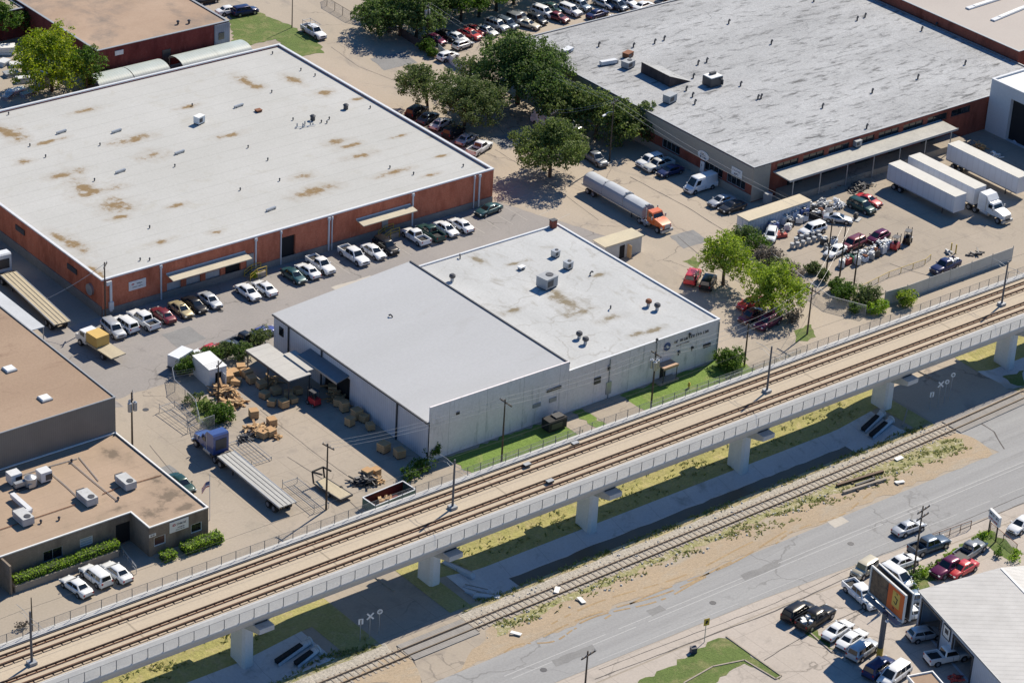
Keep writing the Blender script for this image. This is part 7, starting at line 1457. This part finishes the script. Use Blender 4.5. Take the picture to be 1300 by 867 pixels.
pj = [(8, 68, 3.0, 2.0, 1.4, 'white'), (22, 84, 2.6, 1.4, .6, 'trim'), (30, 104, 2.8, 1.2, .9, 'trim'), (15, 96, 2.4, 1.6, .7, 'grey'), (20, 118, 2.8, 1.4, .7, 'trim'), (36, 120, 3.0, 1.2, .5, 'grey'), (5, 82, 2.0, 1.6, .8, 'trim'), (10, 124, 2.2, 1.2, .6, 'grey'), (28, 70, 2.0, 1.0, .6, 'grey')]
for i, (x, y, a, b, h, m) in enumerate(pj):
    p = G(x, y); t = thing('panel_stack', ['white stack of panels at the left picture edge, topmost', 'pale panel stack below the topmost one', 'pale panel stack beside the open grey shed', 'grey panel stack in the scrap corner', 'pale panel stack near the white roof edge', 'grey panel stack nearest the small shed', 'pale stack at the picture edge below the topmost one', 'grey stack at the picture edge near the white roof', 'grey stack in the shade of the yellow green tree'][i], 'scrap', p, R(-30+i*9), 'panel stacks in the scrap corner')
    for k in range(3): mb = MB(); mb.box((rnd.uniform(-.15, .15), rnd.uniform(-.15, .15), h*(k+.5)/3), (a, b, h/3*.9), rnd.uniform(-.12, .12)); mb.build('panel', M[m], t)
for i, (x, y, lab) in enumerate(((40, 92, 'open fronted grey shed in the scrap corner'), (55, 108, 'small grey cabin right of the open shed in the scrap corner'))):
    p = G(x, y); t = thing('tool_shed', lab, 'shed', p, R(0)); mb = MB(); facade(mb, (-1.2, 1.0), (-1.2, -1.0), 0, 2.2, [(.3, 1.7, .05, 1.9)] if i == 0 else [(.6, 1.4, .05, 1.9)], .15); facade(mb, (-1.2, -1.0), (1.2, -1.0), 0, 2.2); facade(mb, (1.2, -1.0), (1.2, 1.0), 0, 2.2); facade(mb, (1.2, 1.0), (-1.2, 1.0), 0, 2.2); mb.build('wall', M['grey'], t); mb = MB(); mb.box((0, 0, 2.26), (2.6, 2.2, .1), ry=.06); mb.build('roof', M['steel'], t); mb = MB(); mb.box((-.98, 0, 1.0), (.04, 1.6 if i == 0 else .9, 1.95)); mb.build('doorway', M['dark'], t)
# ------------------------------------------------------------------ timber yard
gcr = 'wooden crates in the timber yard'
for i, (x, y, s, h, lab) in enumerate(((322, 530, 1.1, 1.1, 'single wooden crate standing apart nearest the canopy shade'), (345, 541, 1.1, 1.1, 'tall wooden crate above the heap of timber'), (343, 553, 1.2, .9, 'wooden crate at the end of the timber heap'), (334, 555, 1.2, .9, 'pale wooden crate within the timber heap'), (288, 484, 1.5, 1.1, 'big brown crate right of the white box shed'), (360, 517, 1.1, 1.0, 'wooden crate on the shade edge below the canopy corner'), (313, 478, 1.3, .9, 'wooden crate at the rear corner of the canopy'), (466, 607, 1.1, 1.2, 'wooden crate on the dark stack beside the skip'), (437, 522, 1.0, 1.4, 'upright crate in the shade of the warehouse wall'), (453, 531, 1.2, 1.3, 'second crate in the shade of the warehouse wall'), (372, 511, 1.0, .7, 'small crate left of the forklift'), (487, 573, 1.3, 1.2, 'left crate in the shade near the green shrub'), (507, 580, 1.2, 1.1, 'right crate in the shade near the green shrub'), (462, 535, 1.0, .9, 'low crate right of the second shaded crate'), (332, 492, 1.2, .8, 'crate under the middle of the canopy'), (350, 500, 1.2, .8, 'crate under the front of the canopy'))):
    crate(G(x, y), s, lab, rnd.uniform(-.3, .3), gcr, h)
for i, (x, y, s_, h) in enumerate(((296, 478, 1.2, .9), (283, 475, 1.1, .8), (300, 488, 1.2, .7), (306, 472, 1.1, 1.0), (319, 486, 1.1, .9), (336, 505, 1.1, .8), (345, 515, 1.0, .8), (366, 505, 1.1, .9), (378, 500, 1.0, .8), (444, 540, 1.0, 1.1), (430, 515, 1.1, 1.0), (422, 500, 1.1, 1.2), (470, 545, 1.0, .8), (477, 603, 1.0, .9))):
    crate(G(x, y), s_, 'wooden crate crowded among others around the yard canopy', i*.37, 'crates crowded around the yard canopy', h, mat='timber2')
def heap(px_, py_, label, n, a, b, h, mat, name='timber_heap', seed=1, L=(1.0, 2.2), cat='timber'):
    p = G(px_, py_); t = thing(name, label, cat, p); r = random.Random(seed)
    for q in range(2):
        mb = MB()
        for k in range(n//2):
            x, y = r.gauss(0, .4)*a, r.gauss(0, .4)*b; z = max(.08, h*(1-abs(x)/a)*r.random()); mb.box((x, y, z), (r.uniform(*L), r.uniform(.12, .4), r.uniform(.06, .16)), r.uniform(0, 3.1), r.uniform(-.3, .3), r.uniform(-.5, .5))
        mb.build('plank', M[mat] if q else M['timber2' if mat == 'timber' else mat], t)
    return t
heap(328, 548, 'heap of broken pallets and planks in the timber yard', 60, 2.0, 1.4, .9, 'timber', seed=2); heap(284, 500, 'tangled timber stack behind the dark pole', 70, 1.8, 2.2, 1.4, 'timber', seed=3); heap(296, 515, 'row of upright timbers in front of the dark pole', 50, 2.0, 1.0, .8, 'timber', seed=4); heap(352, 556, 'round pale bundle at the end of the timber heap', 16, .5, .5, .5, 'timber', 'timber_bundle', 5, (.5, .9)); heap(464, 612, 'dark stack of old pallets beside the skip', 60, 1.8, 1.4, 1.0, 'darkmetal', 'pallet_stack', 6); heap(312, 556, 'dark wire bundle left of the timber heap', 40, 1.3, .7, .4, 'darkmetal', 'wire_bundle', 7, cat='scrap')
heap(342, 487, 'cluttered work bench under the canopy', 40, 1.6, 1.0, 1.0, 'timber', 'work_bench_clutter', 8); heap(428, 505, 'clutter along the warehouse wall in the shade', 60, 1.2, 3.0, 1.0, 'timber2', 'wall_clutter', 9); heap(478, 612, 'broken box frame beside the green shrub', 20, .9, .6, .5, 'timber', 'broken_box', 10)
# steel gates lying on the ground, trailer frame, skip
def gate_frame(pa, pb, wd, label, bars=6, up=.3):
    A, B = G(*pa), G(*pb); c = (A+B)/2; L = (B-A).length; t = thing('steel_gate', label, 'gate', (c.x, c.y, .03), math.atan2((B-A).y, (B-A).x), 'steel gates lying in the yard'); mb = MB()
    for y in (-wd/2, wd/2): mb.cyl((-L/2, y, up), (L/2, y, up), .045)
    for x in (-L/2, L/2): mb.cyl((x, -wd/2, up), (x, wd/2, up), .045); mb.cyl((x, -wd/2, 0), (x, -wd/2, up+.5), .04); mb.cyl((x, wd/2, 0), (x, wd/2, up+.2), .04)
    mb.build('frame', M['grey'], t); mb = MB()
    for k in range(bars): y = -wd/2+wd*(k+1)/(bars+1); mb.cyl((-L/2, y, up), (L/2, y, up), .02)
    for k in range(3): x = -L/2+L*(k+1)/4; mb.cyl((x, -wd/2, up), (x, wd/2, up), .025)
    mb.build('bar', M['grey'], t); return t
gate_frame((300, 562), (332, 588), 3.0, 'steel gate lying beside the blue truck trailer', 5); gate_frame((368, 616), (408, 648), 2.2, 'tall steel cage lying near the yard pole', 6, .7); gate_frame((212, 520), (248, 546), 2.4, 'steel gate standing open at the yard entrance', 4, .8)
c, L, a = mid((405, 610), (440, 632), .5); t = thing('equipment_trailer', 'rusty low trailer with a raised black frame beside the yard pole', 'trailer', (c.x, c.y, .01), a); mb = MB(); mb.box((0, 0, .55), (L, 2.0, .12)); mb.build('deck', wooddeck, t); mb = MB()
for s in (-1, 1): mb.box((0, s*1.0, .55), (L, .1, .2))
mb.box((-L/2, 0, .55), (.1, 2.0, .25)); mb.build('side_rail', M['darkmetal'], t); mb = MB()
for s in (-.9, .9): mb.path([(L/2, s, .5), (L/2+.3, s, 2.0), (L/2-1.4, s*.8, 2.3)], .12, 6)
mb.path([(L/2+.3, -.9, 2.0), (L/2+.3, .9, 2.0)], .12, 6); mb.build('raised_frame', M['black'], t)
for s in (-1, 1): wheel(t, -.4, s*1.05, .36)
c, L, a = mid((466, 640), (517, 619), .9); t = thing('waste_skip', 'long green waste skip with a rust red inside and broken planks', 'skip', (c.x, c.y-.4, .01), a); mb = MB(); W_ = 2.5
for s in (-1, 1): mb.box((0, s*W_/2, .75), (L, .1, 1.4)); mb.box((s*L/2, 0, .75), (.1, W_-.12, 1.4))
mb.build('side', flat('skip_green', (.05, .12, .10), .6), t); mb = MB(); mb.box((0, 0, .15), (L-.2, W_-.2, .1))
for s in (-1, 1): mb.box((0, s*(W_/2-.08), .8), (L-.2, .03, 1.2))
mb.build('inside', flat('skip_rust', (.13, .025, .02), .8), t); mb = MB()
for s in (-1, 1): mb.box((0, s*W_/2, 1.47), (L+.1, .16, .08)); mb.box((s*L/2, 0, 1.47), (.16, W_-.18, .08))
mb.build('rim', M['trim'], t); heap(0, 0, 'broken planks lying in the green skip', 26, 1.3, .8, .7, 'timber', 'broken_planks', 12, (.7, 1.6)).location = (c.x-.7, c.y-.5, .45)
# stair rails at the brick warehouse
for px_, py_, lab in ((328, 352, 'yellow stair rails at the door of the brick warehouse, beside the dock'), (498, 303, 'yellow stair rails under the second awning of the brick warehouse')):
    p = G(px_, py_); t = thing('stair_rail', lab, 'railing', (p.x, 290.9, 0)); mb = MB()
    for y in (-.8, .7):
        for z in (1.1, 1.6): mb.cyl((-1.6, y, z-.6), (-.4, y, z), .05); mb.cyl((-.4, y, z), (1.2, y, z), .05)
        for x in (-1.6, -.4, 1.2): mb.cyl((x, y, 0), (x, y, 1.6 if x > -1 else 1.0), .05)
    mb.build('rail', M['yellow'], t); mb = MB(); mb.box((.3, 0, .4), (1.6, 1.6, .8))
    for k in range(3): mb.box((-.7-k*.3, 0, .3-k*.1), (.3, 1.4, .6-k*.2))
    mb.build('steps', M['concrete'], t)
bush(G(325, 350, .4), 1.6, 1.2, 1.0, G_YEL, 'yellow green plant beside the stair rails', 191, .2)
# ------------------------------------------------------------------ salvage yard
def drum(p, label, col, group='steel drums in the salvage yard', r=.32, h=.95):
    t = thing('steel_drum', label, 'drum', p, 0, group); mb = MB(); mb.loft([[(q*math.cos(a*math.pi/6), q*math.sin(a*math.pi/6), z) for a in range(12)] for q, z in ((r, 0), (r, h*.32), (r*1.05, h*.34), (r, h*.36), (r, h*.66), (r*1.05, h*.68), (r, h*.7), (r, h))]); mb.build('barrel', M[col], t, 40); mb = MB(); mb.cyl((0, 0, h), (0, 0, h+.02), r*1.04, r*1.04, 12); mb.build('lid', M['grey'], t)
def bale(p, label, col, s, h, rz, group):
    t = thing('scrap_bin', label, 'bin', p, rz, group); mb = MB(); mb.box((0, 0, h/2+.1), (s, s*.85, h)); mb.build('bin', M[col], t); mb = MB(); r = random.Random(int(p.x*100))
    for k in range(8): mb.box((r.uniform(-.4, .4)*s, r.uniform(-.35, .35)*s, h+.15+r.random()*.25), (r.uniform(.2, .5), r.uniform(.15, .4), .15), r.uniform(0, 3), r.uniform(-.4, .4))
    mb.build('scrap', M[r.choice(['grey', 'white', 'rust', 'darkmetal'])], t); mb = MB(); mb.box((0, 0, .06), (s*1.05, s*.9, .12)); mb.build('pallet_base', M['wood'], t)
M['binblue'] = flat('bin_blue', (.07, .12, .30), .5); M['bingreen'] = flat('bin_green', (.03, .22, .12), .5); M['binpale'] = flat('bin_pale', (.40, .46, .56), .5); M['binred'] = flat('bin_red', (.40, .06, .05), .6)
k = 0
for x, y in ((1005, 316), (1012, 315), (1019, 313), (1026, 310), (1033, 308), (1040, 305), (1010, 309), (1017, 306), (1024, 304), (1031, 302), (1038, 300)):
    drum(G(x, y), 'grey steel drum in the double row below the white utility vehicle', 'grey' if k % 3 else 'steel'); k += 1
gb2 = 'scrap bins in the salvage yard'
for i, (x, y) in enumerate(((1000, 281), (1012, 276), (1022, 272), (1003, 288), (1000, 292), (1014, 283), (1021, 281), (1040, 268), (1048, 266), (1043, 274), (1052, 270), (1058, 312), (1050, 318), (1046, 310), (1068, 339), (1088, 336), (1097, 332), (1105, 329), (1112, 326), (1120, 322))):
    bale(G(x, y), 'small pale bale of scrap crowded among the bins and drums', ('white', 'binpale', 'grey', 'darkmetal', 'trim')[i % 5], .9+.1*(i % 3), .7+.12*(i % 4), i*.5, 'small bales crowded in the salvage yard')
for i, (x, y, col, s, h, lab) in enumerate(((1075, 335, 'binred', 1.2, .8, 'red scrap bin beside the green one'), (1083, 331, 'bingreen', 1.2, .9, 'green scrap bin in the long row'), (1092, 328, 'grey', 1.3, .9, 'grey scrap bin right of the green one'), (1100, 325, 'binpale', 1.3, .9, 'pale blue scrap bin left in the long row'), (1108, 322, 'binblue', 1.2, .9, 'blue scrap bin in the long row'), (1116, 319, 'darkmetal', 1.2, 1.4, 'tall black scrap bin in the long row'), (1124, 316, 'binpale', 1.5, 1.2, 'large pale blue bin at the end of the long row'), (995, 284, 'white', 1.6, 1.4, 'white bale left in the row by the container'), (1006, 280, 'binpale', 1.4, 1.5, 'pale bale in the middle of the row by the container'), (1018, 277, 'binblue', 1.5, 1.6, 'blue shrink wrapped bale by the container'), (1008, 272, 'white', 1.3, 1.6, 'white bale against the container side'), (1027, 270, 'darkmetal', 1.8, 1.2, 'black scrap heap bin right of the blue bale'), (1035, 277, 'black', 1.6, .9, 'low black bin beside the blue bale'), (980, 292, 'binblue', 1.6, 1.2, 'blue crate at the container end'), (1043, 262, 'trim', 1.4, .8, 'pale bin behind the wreck heap'), (990, 300, 'binred', 1.8, .5, 'low red cover beside the drums'))): bale(G(x, y), lab, col, s, h, rnd.uniform(-.3, .3), gb2)
heap(1062, 262, 'heap of yellow and white scrap behind the silver wreck', 50, 1.8, 1.4, 1.3, 'trim', 'scrap_heap', 21, (.4, 1.2), 'scrap'); heap(1092, 240, 'dark scrap heap in the shade of the dock', 60, 3.2, 1.4, 1.0, 'darkmetal', 'scrap_heap', 22, (.5, 1.4), 'scrap'); heap(1052, 236, 'rusty scrap heap under the canopy end', 50, 2.4, 1.2, 1.0, 'rust', 'scrap_heap', 23, (.5, 1.4), 'scrap'); heap(1196, 219, 'grey scrap between the middle and the rear trailer', 40, 1.2, 1.6, 1.0, 'grey', 'scrap_heap', 24, (.5, 1.2), 'scrap'); heap(1243, 190, 'orange and white bales by the white loading block', 40, 1.4, 1.4, 1.4, 'timber', 'bale_heap', 25, (.5, 1.0), 'scrap'); heap(1262, 200, 'white sacks by the white loading block', 30, 1.4, 1.2, 1.0, 'white', 'sack_heap', 26, (.5, 1.0), 'scrap'); heap(1292, 178, 'pale bags in the shade of the open bay', 30, 1.4, 1.2, 1.0, 'binpale', 'bag_heap', 27, (.5, 1.0), 'scrap')
heap(1140, 205, 'clutter on the dock under the canopy', 60, 5.0, .8, .9, 'rust', 'dock_clutter', 28, (.4, 1.2), 'scrap')
p = G(1087, 279); t = thing('pallet_of_parts', 'small engine on a pallet in front of the dark green vehicle', 'pallet', p, .4); mb = MB(); mb.box((0, 0, .07), (1.5, 1.3, .14)); mb.build('pallet', M['grey'], t); mb = MB(); mb.box((.2, .2, .5), (.7, .6, .7)); mb.box((.2, .2, .95), (.5, .4, .2)); mb.build('engine', M['darkmetal'], t)
heap(1205, 322, 'broken panel leaning beside the two yellow bollards', 6, .8, .6, .5, 'grey', 'leaning_panel', 29, (.8, 1.4), 'scrap'); heap(1240, 322, 'thin dark bars on the ground behind the sheet fence', 14, 1.6, .8, .15, 'darkmetal', 'steel_bars', 30, (1.0, 2.2), 'scrap'); heap(494, 38, 'heap of scrap under the dark trees at the top', 60, 2.4, 1.4, .9, 'grey', 'scrap_heap', 31, (.4, 1.4), 'scrap'); heap(776, 23, 'black and white scrap on the sand above the grey felt roof', 16, 1.2, .6, .5, 'trim', 'scrap_heap', 32, (.5, 1.4), 'scrap'); heap(1213, 862, 'pink folded cloth heap in the garage shade', 22, 1.0, .8, .5, 'binred', 'cloth_heap', 33, (.5, 1.0), 'cloth')
# dark machine by the workshop lawn
p = G(705, 545); t = thing('dark_generator', 'dark generator cabinet with a duct beside the workshop step', 'generator', (p.x, p.y+.3, .01)); mb = MB(); mb.box((0, 0, .95), (3.0, 1.6, 1.5)); mb.build('cabinet', M['black'], t); mb = MB(); mb.box((.5, 0, 1.8), (1.4, 1.2, .2)); mb.build('top_duct', M['darkmetal'], t); mb = MB(); mb.box((-.2, -.82, .9), (1.8, .06, .8)); mb.build('grille', M['darkmetal'], t); mb = MB(); mb.box((1.2, 1.0, 1.3), (.5, .8, .5)); mb.build('hose', M['grey'], t)
p = G(874.5, 493); t = thing('hydrant', 'yellow hydrant on the lawn by the viaduct railing', 'hydrant', p); mb = MB(); mb.cyl((0, 0, 0), (0, 0, .75), .16, .14, 10); mb.build('barrel', M['yellow'], t); mb = MB(); mb.cyl((0, 0, .75), (0, 0, .95), .2, .06, 10); mb.build('bonnet', M['yellow'], t); mb = MB(); mb.cyl((-.25, 0, .55), (.25, 0, .55), .07, .07, 8); mb.build('outlet', M['yellow'], t)
